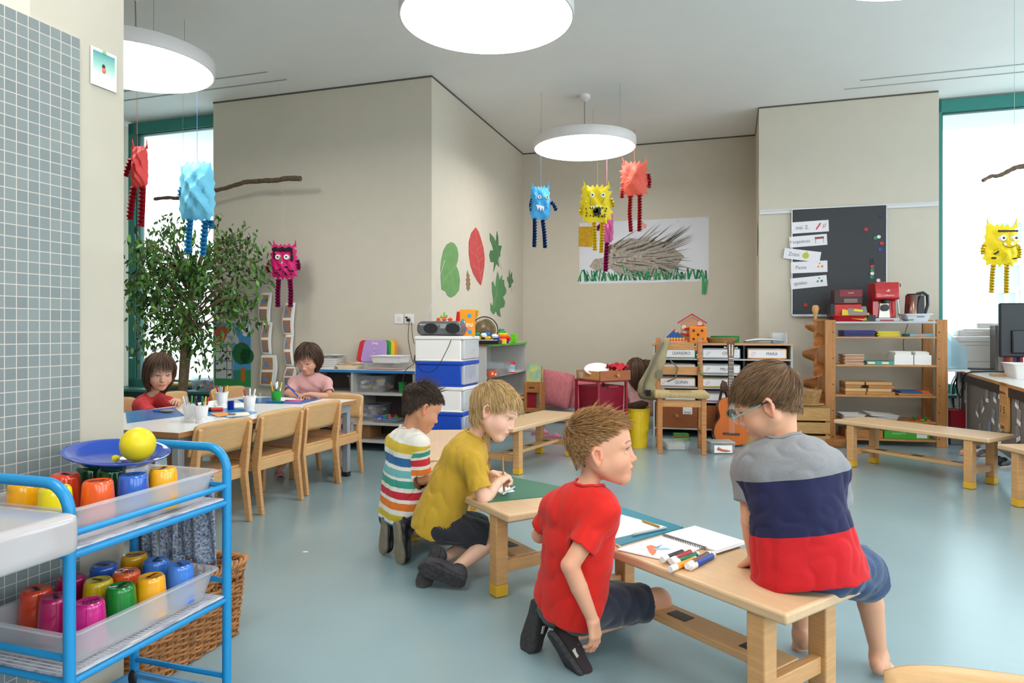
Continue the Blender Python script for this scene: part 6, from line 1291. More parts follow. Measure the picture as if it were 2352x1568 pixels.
# on top of the cubby unit
t = thing('toy_house', 'wooden marble-run house with a red roof on the cubby unit', 'toy house', CT(cubx(1587), .22, CH), cdr)
MB().prismy([(-.105, 0), (.105, 0), (.105, .19), (0, .255), (-.105, .19)], -.012, .012).build('house_back', MC['light_wood_top'], t, .002); b = MB()
for s in (-1, 1): b.cbox((s*.065, -.01, .232), (.165, .07, .012), Matrix.Rotation(s*.56, 3, 'Y'))
b.build('red_roof', M('B8242A', .5), t); b = MB().cbox((.02, -.03, .15), (.19, .03, .014), Matrix.Rotation(-.18, 3, 'Y')).cbox((-.02, -.03, .075), (.18, .03, .014), Matrix.Rotation(.18, 3, 'Y')); b.build('marble_ramp', M('C8242A', .5), t)
b = MB()
for (x, z) in ((-.075, .15), (.075, .185), (-.07, .09)): b.T = Matrix.Translation((x, -.013, z)) @ Matrix.Rotation(math.pi/2, 4, 'X'); b.cyl((0, 0, 0), .022, .002, 20)
b.build('round_hole', M('E8DCD0', .6), t)
dc = mat('orange_foam', 'E8811C', .6); t = thing('foam_die', 'large orange foam die showing five dots on the cubby unit', 'die', CT(cubx(1600), .06, CH), cdr); MB().box(-.078, .078, -.075, .075, 0, .155).build('die_cube', dc, t, .014, 4)
b = MB()
for (x, z) in ((-.04, .115), (.035, .115), (0, .078), (-.04, .038), (.035, .038)): b.T = Matrix.Translation((x, -.0755, z)) @ Matrix.Rotation(math.pi/2, 4, 'X'); b.lathe([(.013, -.002), (.012, .0012), (1e-7, .0016)], 18)
b.build('die_dot', M('5A2A12', .7), t)
t = thing('block_pyramid', 'colourful wooden block mosaic pyramid left of the foam die', 'toy', CT(cubx(1549), .05, CH+.001), cdr); s_ = .0265; cc = {0: 'D8A878', 1: 'D8442A', 2: 'E8C020', 3: '2450A0', 4: '2450A0', 5: '2450A0'}
cols_ = {}
for r_ in range(9):
    for k in range(9-r_):
        c = 'D8A878' if r_ == 0 else ('D8442A', 'E8C020')[(k+r_) % 2] if r_ <= 2 and k not in () else '2450A0'
        if r_ == 2: c = 'E8C020'
        if r_ == 1: c = 'D8442A'
        if r_ == 8: c = 'D8442A'
        if r_ == 7 and k == 1: c = 'E8C020'
        cols_.setdefault(c, []).append((-.115+s_*(k+r_/2), r_*s_*.5+s_*.5))
for c, L in cols_.items():
    b = MB()
    for x, z in L: b.cbox((x, 0, z), (s_*.70, .03, s_*.70), Matrix.Rotation(math.pi/4, 3, 'Y'))
    b.build('mosaic_blocks', M(c, .45), t, .001)
MB().box(-.15, .15, -.02, .02, -.001, .003).build('mosaic_base', MC['light_wood_top'], t)
t = thing('bread_basket', 'low woven basket on the cubby unit beside the foam die', 'basket', CT(cubx(1655), .12, CH), cdr); b = MB()
for k in range(7): b.tube([((.115+.004*k)*math.cos(a), (.08+.004*k)*math.sin(a), .005+.007*k+.0015*math.sin(a*20+k*3)) for a in np.linspace(0, 6.283, 60)[:-1]], .0048, 5, closed=True)
b.build('basket_weave', mat('straw', 'A8824C', .7, noise=.4, nscale=60), t); MB().lathe([(1e-7, .002), (.11, .002), (.11, .006), (1e-7, .006)], 30, sy=.7).build('basket_bottom', MC['straw'], t)
t = thing('green_crate', 'green plastic crate behind the low basket on the cubby unit', 'box', CT(cubx(1665), .26, CH), cdr); MB().tray(.26, .1, .065, .004, .004, .005).build('crate_body', M('1E8A3A', .4), t)
t = thing('open_folder', 'open grey ring folder with papers on the right of the cubby unit', 'folder', CT(cubx(1752), .12, CH), cdr)
def fold(u, v): x = -.17+.34*u; return (x, -.1+.2*v, .01+.028*abs(math.sin(u*3.1))**.7*(.6+.4*v))
MB().grid(fold, 24, 4).build('folder_cover', M('3E4450', .5), t, solid=.004); MB().grid(lambda u, v: (fold(u*.9+.03, v)[0], fold(u, v)[1]*.9-.012, fold(u*.9+.03, v)[2]+.006), 24, 4).build('folder_pages', paper, t, solid=.003)
t = thing('letter_tray', 'clear white letter tray at the right end of the cubby unit', 'tray', CT(cubx(1790), .2, CH), cdr); MB().box(-.06, .06, -.1, .1, 0, .004).box(-.06, -.057, -.1, .1, 0, .095).box(.057, .06, -.1, .1, 0, .095).box(-.06, .06, .097, .1, 0, .095).build('tray_body', M('D8DADE', .3), t)
# rush-seat chair facing the camera
fl, fr_ = F(1519, 1042), F(1614, 1045); m = (fl+fr_)/2; cr_ = math.atan2((fr_-fl).y, (fr_-fl).x)
rch = thing('rush_chair', 'pine chair with a woven rush seat in front of the cubby unit', 'chair', m, cr_)
hw_ = .172; FY, BY = .0, .36
for s in (-1, 1):
    MB().box(s*hw_-.02, s*hw_+.02, FY-.0, FY+.04, 0, .465).build('leg', pine, rch, .004); MB().prismx([(BY-.04, 0), (BY, 0), (BY+.0, .47), (BY+.045, .935), (BY+.010, .935), (BY-.04, .47)], s*(hw_+.002)-.02, s*(hw_+.002)+.02).build('back_post', pine, rch, .004)
    MB().box(s*hw_-.01, s*hw_+.01, .04, BY-.04, .39, .43).box(s*hw_-.008, s*hw_+.008, .04, BY-.04, .14, .165).build('side_rail', pine, rch, .002)
MB().box(-hw_+.02, hw_-.02, .008, .028, .38, .435).build('front_rail', pinex, rch, .002)
for z, h, y in ((.83, .065, BY+.025), (.62, .07, BY+.004)): MB().box(-hw_+.018, hw_-.018, y-.010, y+.010, z, z+h).build('back_slat', pinex, rch, .004)
rush = mat('rush_weave', 'DDC08C', .8, noise=.3, nscale=6, stretch=(90, 3, 3), bump=.8, bscale=40, bdist=.003)
b = MB()
for k in range(46):
    x = -.205+.41*k/45; b.tube([(x, -.018, .455), (x, -.026, .475), (x, -.018, .492), (x, .18, .484), (x, BY-.05, .490), (x, BY-.042, .47)], .0052, 5)
for s in (-1, 1):
    for k in range(30): y = -.015+.32*k/29; b.tube([(s*.205, y, .455), (s*.214, y, .474), (s*.205, y, .492), (s*.09, y, .489)], .0052, 5)
b.build('rush_seat', rush, rch)
# canvas bag on the chair post
def c2w(x, y, z): return m+Matrix.Rotation(cr_, 3, 'Z') @ Vector((x, y, z))
bgp = [rc((-.07, 0, -.10), (.03, 0, .12), .075, .055, k=.04), rc((-.09, 0, -.16), (.05, 0, -.17), .06, .055, k=.04), rc((.02, 0, .1), (.09, 0, .28), .05, .035, k=.04)]; khaki = mat('khaki_canvas', 'A89A78', .9, noise=.15, nscale=12, bump=.4, bscale=200)
bg_ = thing('canvas_bag', 'khaki canvas rucksack hanging from the back of the rush-seat chair', 'bag', c2w(-.20, BY-.0, .62), cr_-.15)
fo3 = folds(5, .004, 24); vs, qs = bodymesh(bgp, lambda q, d: sdf(bgp, q*V3((1, 1.25, 1)))+fo3(q), .006, (), None); npmesh('bag_body', vs, qs, khaki, bg_)
strap = M('6E6A5C', .8)
MB().tube([(.09, .0, .30), (.04, -.05, .22), (-.03, -.075, .05), (-.08, -.07, -.08), (-.09, -.05, -.16)], .012, 6).build('bag_strap', strap, bg_); MB().tube([(.13, -.01, .12), (.19, -.01, .06), (.17, -.01, -.03), (.10, -.01, -.06)], .007, 6).build('bag_strap', strap, bg_); MB().box(-.07, -.03, -.088, -.06, -.18, -.13).build('bag_buckle', blackm, bg_)
MB().box(.02, .07, -.075, -.055, -.03, .04).build('bag_patch', M('7E7660', .9), bg_)
# beads on the other post
nb = 0; t = thing('bead_chain', 'string of coloured wooden beads hanging on the chair back', 'bead chain', c2w(hw_-.01, BY-.03, .87), cr_); L = [(.03, 0, .02), (.0, -.02, .03), (-.03, -.01, .0)]; pts = [(-.035+.002*k, -.02, .015-.0115*k) for k in range(22)]+[(.012+.005*k, -.02, -.235-.004*k) for k in range(5)]
for k, q in enumerate(pts): b = MB().ball(q, .0085 if k % 2 else .0065, 10, 8).build('bead', M(('2450A0', 'C8302A', 'D8A878', '2E8A4A', 'E8C020', '1E3050')[(k*5) % 6 if k < 16 else (k % 2)*2+1], .4), t)
MB().tube([(.03, 0, .0), (.02, -.03, .035), (-.03, -.025, .02)], .0015, 5).build('bead_string', M('C8503A', .6), t)
# guitar
gtr = thing('guitar', 'classical guitar with an orange top standing upright beside the chair', 'guitar', P(1680, 1004, 5.86), 0, rot=(-.16, .035, -.06)); gtr.location.z = .0
def gout(n=80):
    pts = []
    ctrl = [(0, 0), (.07, .003), (.135, .03), (.168, .09), (.172, .14), (.155, .20), (.122, .25), (.112, .285), (.120, .33), (.130, .38), (.118, .43), (.08, .465), (.035, .478), (0, .48)]
    for i in range(len(ctrl)-1):
        p0, p1, p2, p3 = [ctrl[min(max(j, 0), len(ctrl)-1)] for j in (i-1, i, i+1, i+2)]
        for k in range(5): s = k/5; pts.append(tuple(.5*((2*p1[j])+(p2[j]-p0[j])*s+(2*p0[j]-5*p1[j]+4*p2[j]-p3[j])*s*s+(3*p1[j]-p0[j]-3*p2[j]+p3[j])*s**3) for j in (0, 1)))
    return pts+[(-x, z) for x, z in reversed(pts[1:])]
G_ = gout(); gz = .0; sc = .86; G_ = [(x*sc, z*sc+.012) for x, z in G_]
MB().prismy(G_, 0, .085).build('guitar_body', mat('guitar_side', '5A2A1A', .3, coat=.4), gtr, .003); MB().prismy([(x*.985, .012+(z-.012)*.99+.001) for x, z in G_], -.0025, 0).build('guitar_top', mat('guitar_top', 'C8641A', .45, noise=.12, nscale=3, stretch=(40, 1, 1), spec=.25), gtr)
b = MB(); b.T = Matrix.Translation((0, -.0027, .285)) @ Matrix.Rotation(math.pi/2, 4, 'X'); b.lathe([(.036, 0), (.036, .0012), (.047, .0014), (.049, 0)], 40); b.build('rosette', M('8A5A30', .5), gtr)
b = MB(); b.T = Matrix.Translation((0, -.0026, .285)) @ Matrix.Rotation(math.pi/2, 4, 'X'); b.cyl((0, 0, 0), .036, .0008, 32); b.build('sound_hole', M('1E120C', .8), gtr)
nk_ = MB().prismy([(-.026, .33), (.026, .33), (.022, .76), (-.022, .76)], -.012, .012).build('guitar_neck', mat('neck_wood', '4A3024', .4), gtr, .002); b = MB(); zz_ = [.76-.43*(1-.94**k)/(1-.94**19) for k in range(1, 20)]
for z in zz_: b.box(-.024, .024, -.0135, -.012, z-.0012, z+.0012)
b.build('frets', steel, nk_); b = MB()
for k in range(6): x = -.018+.0072*k; b.tube([(x*1.2, -.016, .11), (x, -.0165, .76), (x*.9, -.006, .86)], .0007, 4)
b.build('strings', M('D8D0C0', .3), gtr); MB().box(-.07, .07, -.012, -.002, .10, .118).build('bridge', M('2A1810', .4), gtr, .002); MB().box(-.022, .022, -.017, -.006, .757, .762).build('nut', M('EAE4D8', .4), gtr)
hd_ = MB().prismy([(-.024, .76), (.024, .76), (.034, .90), (.02, .915), (0, .905), (-.02, .915), (-.034, .90)], -.006, .008).build('headstock', M('5A2E1C', .35), gtr, .002); b = MB()
for s in (-1, 1):
    for k in range(3): b.tube([(s*.03, .0, .79+.035*k), (s*.05, .0, .79+.035*k)], .003, 6); b.ball((s*.053, 0, .79+.035*k), .007, 8, 6)
    b.box(s*.012-.004, s*.012+.004, -.0075, -.005, .785, .885)
b.build('tuning_pegs', M('E0D4BC', .4), hd_)
t = thing('guitar_stand', 'dark folding stand behind the guitar', 'stand', gtr.location+Vector((0, .17, 0)), 0); MB().tube([(-.12, -.0, 0), (-.02, .05, .45), (.0, .06, .55)], .012, 8).tube([(.12, -.0, 0), (.02, .05, .45)], .012, 8).build('stand_legs', M('2A1A14', .5), t); MB().ball((-.015, -.01, .50), .05, 14, 10, (.7, .5, 1)).build('stand_rest', M('5A3A28', .6), t)
# boxes on the floor
def floorbox(u, v, w, d, h, label, rz=0, pic=False):
    p = F(u, v); t = thing('floor_box', label, 'box', (p.x, p.y+d/2, 0), rz, None); MB().tray(w-.015, d, h, .003, .01, .006).build('box_body', clearp, t, smooth=50)
    if pic: l_ = MB().box(-w*.32, w*.32, -d/2-.004, -d/2-.001, .012, h-.018).build('picture_label', paper, t); MB().tube([(-w*.2, -d/2-.006, .05), (-w*.05, -d/2-.006, .035), (w*.08, -d/2-.006, .030), (w*.25, -d/2-.006, .028)], [.013, .009, .010, .003], 8).build('label_picture', M('C86A4A', .6), l_)
    else: MB().box(-w*.3, w*.3, -d*.3, d*.3, .004, .05).build('box_contents', M('D8D0BC', .7), t)
    return p
floorbox(1556, 1035, .235, .17, .075, 'clear plastic box on the floor under the rush-seat chair'); p = floorbox(1661, 1043, .225, .17, .09, 'clear box with a picture label on the floor before the guitar', pic=True); MB_ = MB().box(-.1, .1, -.08, .08, 0, .006).build('box_lid', M('B8BCBC', .3), None, .002); solo(MB_, 'flat grey lid closing the clear box in front of the guitar', 'lid', (p.x, p.y+.085, .09))
q = F(1568, 1012); t = thing('foam_stack', 'green, yellow and red striped foam blocks under the chair', 'blocks', (q.x, q.y+.06, 0))
for k, c in enumerate(('4A9A3A', '8AB83A', 'B8442A', '6AA83A', '3A8A3A')): MB().box(-.063, .063, -.04, .04, .012*k, .012*k+.011).build('foam_layer', M(c, .6), t, .002)
# crate, basket and bowl
k1 = F(1907, 1027.5); cr2 = math.atan2(-.16, .98); W2 = .72; crt = thing('wooden_crate', 'slatted pine crate with a wicker basket on it, beside the open shelf', 'crate', k1, cr2); pinec = mat('crate_pine', 'C99A5C', .5, noise=.3, nscale=4, stretch=(3, 14, 24))
for z0_, z1_ in ((.0, .095), (.115, .21), (.225, .345)): MB().box(-W2, 0, 0, .012, z0_, z1_).build('slat', pinec, crt, .002); MB().box(-W2, 0, .218, .23, z0_, z1_).build('slat', pinec, crt, .002); MB().box(-.012, 0, .012, .218, z0_, z1_).build('slat', pinec, crt, .002); MB().box(-W2, -W2+.012, .012, .218, z0_, z1_).build('slat', pinec, crt, .002)
b = MB()
for x in (-W2+.014, -.034):
    for y in (.014, .198): b.box(x, x+.02, y, y+.02, 0, .34)
b.build('corner_post', pinec, crt); MB().box(-W2+.0, 0, 0, .23, .333, .345).build('crate_lid', pinec, crt, .001)
def onc(u, y, z): X = (u-CU)/FPX; q = k1+Matrix.Rotation(cr2, 3, 'Z') @ Vector((0, y, 0)); d = Matrix.Rotation(cr2, 3, 'Z') @ Vector((1, 0, 0)); s = (X*q.y-q.x)/(d.x-X*d.y); r = q+d*s; return Vector((r.x, r.y, z))
t = thing('plate', 'shallow wooden plate on the crate under the wicker basket', 'plate', onc(1858, .12, .346)); MB().lathe([(1e-7, 0), (.10, 0), (.125, .014), (.12, .016), (.1, .004), (1e-7, .004)], 36).build('plate_dish', M('D8B48A', .5), t)
t = thing('round_basket', 'small round wicker basket on the plate on the crate', 'basket', onc(1856, .12, .352)); b = MB()
for k in range(14): b.tube([((.078+.0022*k+.003*math.sin(a*16+k*math.pi))*math.cos(a), (.078+.0022*k+.003*math.sin(a*16+k*math.pi))*math.sin(a), .006+.0092*k) for a in np.linspace(0, 6.283, 72)[:-1]], .0048, 5, closed=True)
b.build('basket_weave', mat('pale_wicker', 'BE9560', .6, noise=.35, nscale=30), t)
q = F(1922, 1028); t = thing('wooden_bowl', 'flat wooden bowl with a yellow ball on the floor beside the shelf', 'bowl', (q.x, q.y+.09, 0)); MB().lathe([(1e-7, 0), (.10, 0), (.115, .02), (.118, .075), (.112, .075), (.105, .02), (1e-7, .012)], 36).build('bowl_wall', pine, t)
o = MB().ball((0, 0, 0), .022, 16, 12).build('toy_ball', M('E0D01E', .4), None); solo(o, 'small yellow ball lying in the flat wooden bowl', 'ball', (q.x+.01, q.y+.07, .036))
# spiral marble run
q = F(1873, 1010); sp = thing('marble_run', 'tall wooden spiral marble run with a round finial beside the shelf', 'toy', (P(1873, 900, 6.15).x, 6.15, 0), 0); cherry = mat('cherry_wood', 'BC7636', .45, noise=.25, nscale=12)
MB().cyl((0, 0, 0), .011, 1.10, 12).build('centre_pole', pine, sp); MB().lathe([(.014, 1.09), (.014, 1.13), (.022, 1.155), (.030, 1.185), (.026, 1.215), (.016, 1.225), (1e-7, 1.226)], 20).build('finial', beech, sp); MB().box(-.02, .12, -.02, .02, 1.08, 1.10).build('top_tread', cherry, sp, .002)
pn = MB(); NT = 92
for k in range(NT):
    z = 1.045-.0088*k; a = 2.9-k*.212; L = .085+.075*(k/NT)
    o = MB(); o.T = Matrix.Translation((0, 0, z)) @ Matrix.Rotation(a, 4, 'Z'); o.box(-.01, L, -.012, .012, 0, .0085)
    o.box(L-.004, L, -.003, .003, .008, .022); o.build('tread', cherry, sp)
MB().cyl((0, 0, 0), .13, .02, 36).build('run_base', cherry, sp)
# clogs by the niche
def clog(u, v, rz, col, label, s=.9):
    p = F(u, v); t = thing('clog', label, 'shoe', (p.x, p.y, 0), rz); Ls = [rc((0, -.04, .028), (0, .04, .03), .032, .034, k=.02), rc((0, .04, .03), (0, .085, .024), .034, .026, k=.02)]
    vs, qs = bodymesh(Ls, lambda q, d: np.maximum(np.maximum(np.maximum(sdf(Ls, q), -q[:, 2]), -sdf([rc((0, -.05, .035), (0, .02, .05), .028, .03)], q)), -1), .006, (), None); npmesh('clog_upper', vs, qs, M(col, .5), t)
    MB().prism([(-.03, -.06), (.03, -.06), (.034, .03), (.03, .10), (0, .12), (-.03, .10), (-.034, .03)], 0, .012).build('clog_sole', M('B89A8A', .7), t, .003); return t
clog(1235, 999, -1.9, 'C0708A', 'pink clog lying behind the bench leg, left one'); clog(1265, 1009, -2.1, 'B86884', 'pink clog on the floor under the rear bench, right one'); clog(1217, 990, -1.8, 'D8C8C0', 'pale sandal beside the pink clogs'); clog(1201, 985, -1.8, '8A7A78', 'grey sandal at the foot of the green-edged shelf')
# ---------------------------------------------------------------- open wooden shelf and its contents
sr = Vector((3.66, 5.805, 0)); dirr = math.atan2(-.2, .98); SW = .84; ux = Matrix.Rotation(dirr, 3, 'Z')
so_ = sr-ux @ Vector((SW+.045, 0, 0)); so_.z = 0
def SH(x, y, z): return so_+ux @ Vector((x, y, z))
ws = thing('wooden_shelf', 'open pine shelf with ladder-like uprights under the blackboard', 'shelf', so_, dirr); SH_H = 1.09; pinev = mat('pine_upright', 'BE8148', .5, noise=.28, nscale=3, stretch=(14, 14, 1.5))
for x in (-.045, SW):
    for y in (0, .30):
        o = MB().box(x-.0, x+.085 if x > 0 else x+.085, y, y+.03, 0, SH_H).build('upright', pinev, ws, .003); 
        if y == 0:
            b = MB(); b.T = Matrix.Identity(4)
            for k in range(14):
                z = .07+.076*k; T0 = Matrix.Translation((x+(.065 if x < 0 else .02), -.001, z)) @ Matrix.Rotation(math.pi/2, 4, 'X'); b.T = T0; b.cyl((0, 0, -.0006), .0028 if k % 3 else .0055, .0012, 8)
            b.build('peg_hole', M('3A2416', .8), o)
SX0, SX1 = .04, SW
for z in (.944, .70, .436, .215, .06): MB().box(SX0, SX1, .0, .33, z-.016, z).build('shelf_board', pinex, ws, .002)
MB().box(SX0, SX1, 0, .33, SH_H-.032, SH_H-.014).build('top_board', mat('grey_top', 'B8B6B8', .35), ws, .002); MB().box(SX0-.085, SX0-.04, .03, .3, .1, .12).build('cross_bar', pine, ws)
def sx_(u, Y=5.9): k = (u-CU)/FPX; e = ux @ Vector((1, 0, 0)); return (k*so_.y-so_.x)/(e.x-k*e.y)
def sbox(name, label, cat, u0, u1, z, h, m, y=.03, d=.2, rz=0, group=None, bev=.002, part='box_body'):
    x0, x1 = sx_(u0), sx_(u1); t = thing(name, label, cat, SH((x0+x1)/2, y+d/2, z), dirr+rz, group); w = x1-x0; MB().box(-w/2, w/2, -d/2, d/2, 0, h).build(part, m, t, bev); return t, w
Z1, Z2, Z3, Z4, Z5, ZS = .9445, .7005, .4365, .2155, .0605, SH_H-.0135
for k in range(8): o = MB().box(-.125, .125, -.1, .1, 0, .0065).build('blue_booklet', M(('2A2C6E', '34387E', '22245C')[k % 3], .5), None, .001); solo(o, ('lowest', 'second', 'third', 'fourth', 'fifth', 'sixth', 'seventh', 'topmost')[k]+' dark blue booklet in the stack on the open shelf', 'booklet', SH(sx_(1977)+.006*math.sin(k*2.3), .14, Z1+.0072*k), dirr+.04*math.sin(k*3.1), 'dark blue booklets')
for k in range(9): o = MB().box(-.088, .088, -.09, .09, 0, .0045).build('yellow_booklet', M(('E0D040', 'C8D048', 'E8C030')[k % 3], .6), None); solo(o, ('lowest', 'second', 'third', 'fourth', 'fifth', 'sixth', 'seventh', 'eighth', 'topmost')[k]+' yellow booklet in the stack on the open shelf', 'booklet', SH(sx_(2046)+.008*math.sin(k*1.7), .14, Z1+.0052*k), dirr+.06*math.sin(k*2.1), 'yellow booklets')
t, w = sbox('game_box', 'light blue flat box on the highest board of the open shelf', 'box', 2093, 2146, Z1, .024, M('5AA8B8', .5)); MB().box(-w*.3, w*.2, -.101, -.1, .004, .018).build('box_print', M('D87A6A', .6), t)
for k in range(11): o = MB().box(-.078, .078, -.1, .1, 0, .0062).build('folded_card', M(('C89A7A', 'D8B8A0', 'B8886A')[k % 3], .7), None); solo(o, 'folded tan paper sheet, level %s of the pile on the second board' % ('one', 'two', 'three', 'four', 'five', 'six', 'seven', 'eight', 'nine', 'ten', 'eleven')[k], 'paper', SH(sx_(1964)+.007*math.sin(k*1.9), .13, Z2+.0082*k), dirr+.05*math.sin(k*2.7), 'folded tan papers')
t, w = sbox('game_box', 'turquoise game box on the second board of the open shelf', 'box', 1993, 2057, Z2, .030, M('3A9AA0', .5)); MB().box(-w*.45, -w*.2, -.101, -.1, .006, .024).box(w*.05, w*.3, -.101, -.1, .006, .024).build('box_print', M('E8D8A0', .6), t)
for (u0, u1, lab) in ((2057, 2101, 'left white card box full of index cards'), (2103, 2143, 'right white card box full of index cards')):
    t, w = sbox('card_box', lab+' on the open shelf', 'box', u0, u1, Z2, .085, whitep, d=.22, part='box_body'); b = MB(); rd = random.Random(u0)
    for k in range(22): b.box(-w/2+.012, w/2-.012+rd.uniform(-.02, 0), -.1+.009*k, -.0985+.009*k, .02, .105+rd.uniform(-.004, .012))
    b.build('index_cards', M('E4E0D8', .8), t)
woodc = ('C0884E', 'D8B07A', 'B87A44', 'CF9E66')
for (u0, u1, lab, us) in ((1940, 1988, 'left', ((1936, 1988), (1938, 1979), (1938, 1992), (1940, 1991))), (1994, 2058, 'middle', ((1992, 2052), (1998, 2058), (1996, 2050), (1993, 2059)))):
    for k, (p0, p1) in enumerate(us[::-1]): sbox('wooden_box', ('lowest', 'second', 'third', 'topmost')[k]+' flat wooden box of the %s stack on the open shelf' % lab, 'box', max(p0, 1944), p1, Z3+.0285*k, .027, mat('flatbox_'+woodc[k], woodc[k], .5, noise=.15, nscale=5, stretch=(2, 20, 20)), d=.2, group='flat wooden boxes')
t, w = sbox('puzzle_tray', 'wooden puzzle tray with blue and orange pieces on the third board', 'puzzle', 2067, 2145, Z3, .018, pine, d=.24); MB().box(-w*.42, w*.2, -.1, .1, .018, .034).build('blue_piece', M('2A5A9A', .5), t, .003); MB().box(w*.22, w*.45, -.1, .1, .018, .036).build('orange_piece', M('D8602A', .5), t, .003)
for k in range(2): o = MB().tray(.19, .2, .022, .002, .008, .005).build('white_tray', whitep, None, smooth=50); solo(o, ('lower', 'upper')[k]+' white tray at the left of the fourth board', 'tray', SH(sx_(1966), .14, Z4+.024*k), dirr)
for k in range(2): o = MB().tray(.24, .2, .024, .002, .01, .005).build('white_tray', whitep, None, smooth=50); solo(o, ('lower', 'upper tilted')[k]+' white tray in the middle of the fourth board', 'tray', SH(sx_(2034), .14, Z4+.026*k+.002), dirr, rot=(0, .0 if k == 0 else .08, dirr+.08*k))
for i, (u, c, dz) in enumerate(((2100, 'D8502A', 0), (2108, '2A8A3A', .02), (2117, 'C8202A', .022), (2124, '6AB83A', .004), (2132, '2A8A3A', .018), (2138, 'D8702A', 0), (2112, 'D8702A', 0))): o = MB().lathe([(1e-7, 0), (.024, 0), (.024, .016), (1e-7, .016)], (3, 4, 6)[i % 3]).build('shape_block', M(c, .45), None, .001, smooth=0); solo(o, ('orange triangle', 'green square', 'red hexagon', 'lime triangle', 'green flat', 'orange end', 'orange middle')[i]+' shape block heaped on the fourth board', 'toy block', SH(sx_(u), .06, Z4+dz), i, 'loose shape blocks')
sbox('wooden_box', 'long brown wooden box on the bottom board behind the bench', 'box', 1944, 2031, Z5, .07, pine, d=.24); t, w = sbox('game_box', 'green flat game box on the bottom board of the open shelf', 'box', 2034, 2138, Z5, .068, M('4AA83A', .45), d=.24); MB().box(w*.22, w*.45, -.121, -.12, .012, .05).build('box_label', paper, t); text('ROULETTE', .022, M('C8E8B8', .5), t, (-.06, -.1212, .045), name='box_lettering')
# on top of the shelf
t = thing('red_tray', 'red plastic tray with papers at the left on top of the open shelf', 'tray', SH(sx_(1955), .14, ZS), dirr); MB().tray(.27, .20, .055, .003, .02, .008).build('tray_body', M('B0141E', .3), t, smooth=50)
t = thing('file_box', 'black and red archive box standing in the red tray', 'box', SH(sx_(1950), .17, ZS+.012), dirr); MB().box(-.125, -.09, -.07, .07, 0, .145).box(-.125, .13, .06, .07, 0, .145).build('box_side', M('1E1E22', .5), t); MB().box(-.09, .13, -.07, .06, 0, .14).build('box_body', M('C42A24', .45), t, .002)
t = thing('paper_folder', 'grey and yellow folders leaning on the red archive box', 'folder', SH(sx_(1966), .055, ZS+.03), dirr, rot=(-.55, .06, dirr)); MB().box(-.10, .12, -.002, .0, -.01, .075).build('yellow_sheet', M('D8C040', .6), t, rot=(0, .12, 0)); MB().box(-.04, .115, -.006, -.003, 0, .12).build('grey_folder', M('8A8680', .6), t, rot=(0, -.06, 0)); MB().box(-.0, .07, -.0075, -.006, .07, .09).build('yellow_note', M('E0D83A', .6), t, rot=(0, .06, 0))
cbx = mat('coffee_box', '3C1E1A', .45)
t = thing('capsule_box', 'dark brown and red coffee carton on the red archive box', 'box', SH(sx_(1956), .17, ZS+.157), dirr); MB().box(-.115, .115, -.07, .07, 0, .125).build('carton', cbx, t, .002); MB().box(-.07, .116, -.0712, -.07, .065, .125).build('red_band', M('84202C', .45), t); b = MB()
for k in range(4): b.box(-.035, .075, -.0716, -.0711, .012+.009*k, .016+.009*k)
b.build('small_print', M('B89A90', .6), t, smooth=0); text('CAFFE', .018, M('D8B8B0', .5), t, (.02, -.0718, .095), name='box_lettering'); 
sbox('carton', 'small dark carton between the red tray and the coffee machine', 'box', 1996, 2014, ZS, .055, M('2E3034', .5), d=.1)
cm_ = thing('coffee_machine', 'glossy red espresso machine on top of the open shelf', 'coffee machine', SH(sx_(2041), .14, ZS), dirr); rl = mat('red_gloss', 'B80A14', .12, coat=.7)
MB().box(-.098, .098, -.10, .12, .0, .03).build('drip_tray', M('B8B4B4', .25), cm_, .006); MB().box(-.055, .055, -.108, -.08, .006, .014).build('red_grip', rl, cm_, .004)
MB().prismx([(-.02, .03), (.12, .03), (.12, .34), (-.105, .34), (-.115, .32), (-.115, .20), (-.10, .19), (-.02, .185)], -.098, .098).build('machine_body', rl, cm_, .010, 3); MB().prismy([(-.05, .03), (.05, .03), (.035, .165), (.02, .185), (-.02, .185), (-.035, .165)], -.034, -.02).build('chrome_panel', M('B8B0A8', .2, metal=.7), cm_, .004)
b = MB().cyl((0, -.06, .158), .033, .03, 24); b.build('brew_head', blackm, cm_, .003); b = MB(); b.T = Matrix.Translation((0, -.045, .12)) @ Matrix.Rotation(math.pi/2, 4, 'X'); b.lathe([(1e-7, .0), (.03, 0), (.03, .02), (1e-7, .022)], 24); b.build('filter_holder', M('2A2626', .3), cm_)
b = MB(); [b.ball((-.045+.0225*k, -.10, .34), .008, 12, 6, (1, 1, .35)) for k in range(5)]; b.build('button', M('D8D4D4', .2), cm_); b = MB(); b.T = Matrix.Translation((.098, -.05, .315)) @ Matrix.Rotation(math.pi/2, 4, 'Y'); b.cyl((0, 0, 0), .017, .024, 18); b.build('steam_knob', M('2A2626', .3), cm_, .003); MB().tube([(.085, -.09, .20), (.09, -.10, .13), (.095, -.1, .07)], .006, 8).build('steam_wand', steel, cm_)
text('Cafissimo', .022, M('E8D8D8', .4), cm_, (.01, -.1165, .225), name='brand_lettering'); b = MB(); b.T = Matrix.Translation((.005, -.116, .262)); b.cbox((0, 0, 0), (.03, .001, .007)).cbox((.004, 0, .011), (.014, .001, .006)); b.build('brand_mark', M('E8D8D8', .4), cm_, smooth=0)
t = thing('bowl', 'white plastic bowl under the kettle on top of the open shelf', 'bowl', SH(sx_(2117), .14, ZS), dirr); MB().tray(.20, .16, .065, .003, .022, .012).build('bowl_body', M('DCE0E6', .35), t, smooth=50)
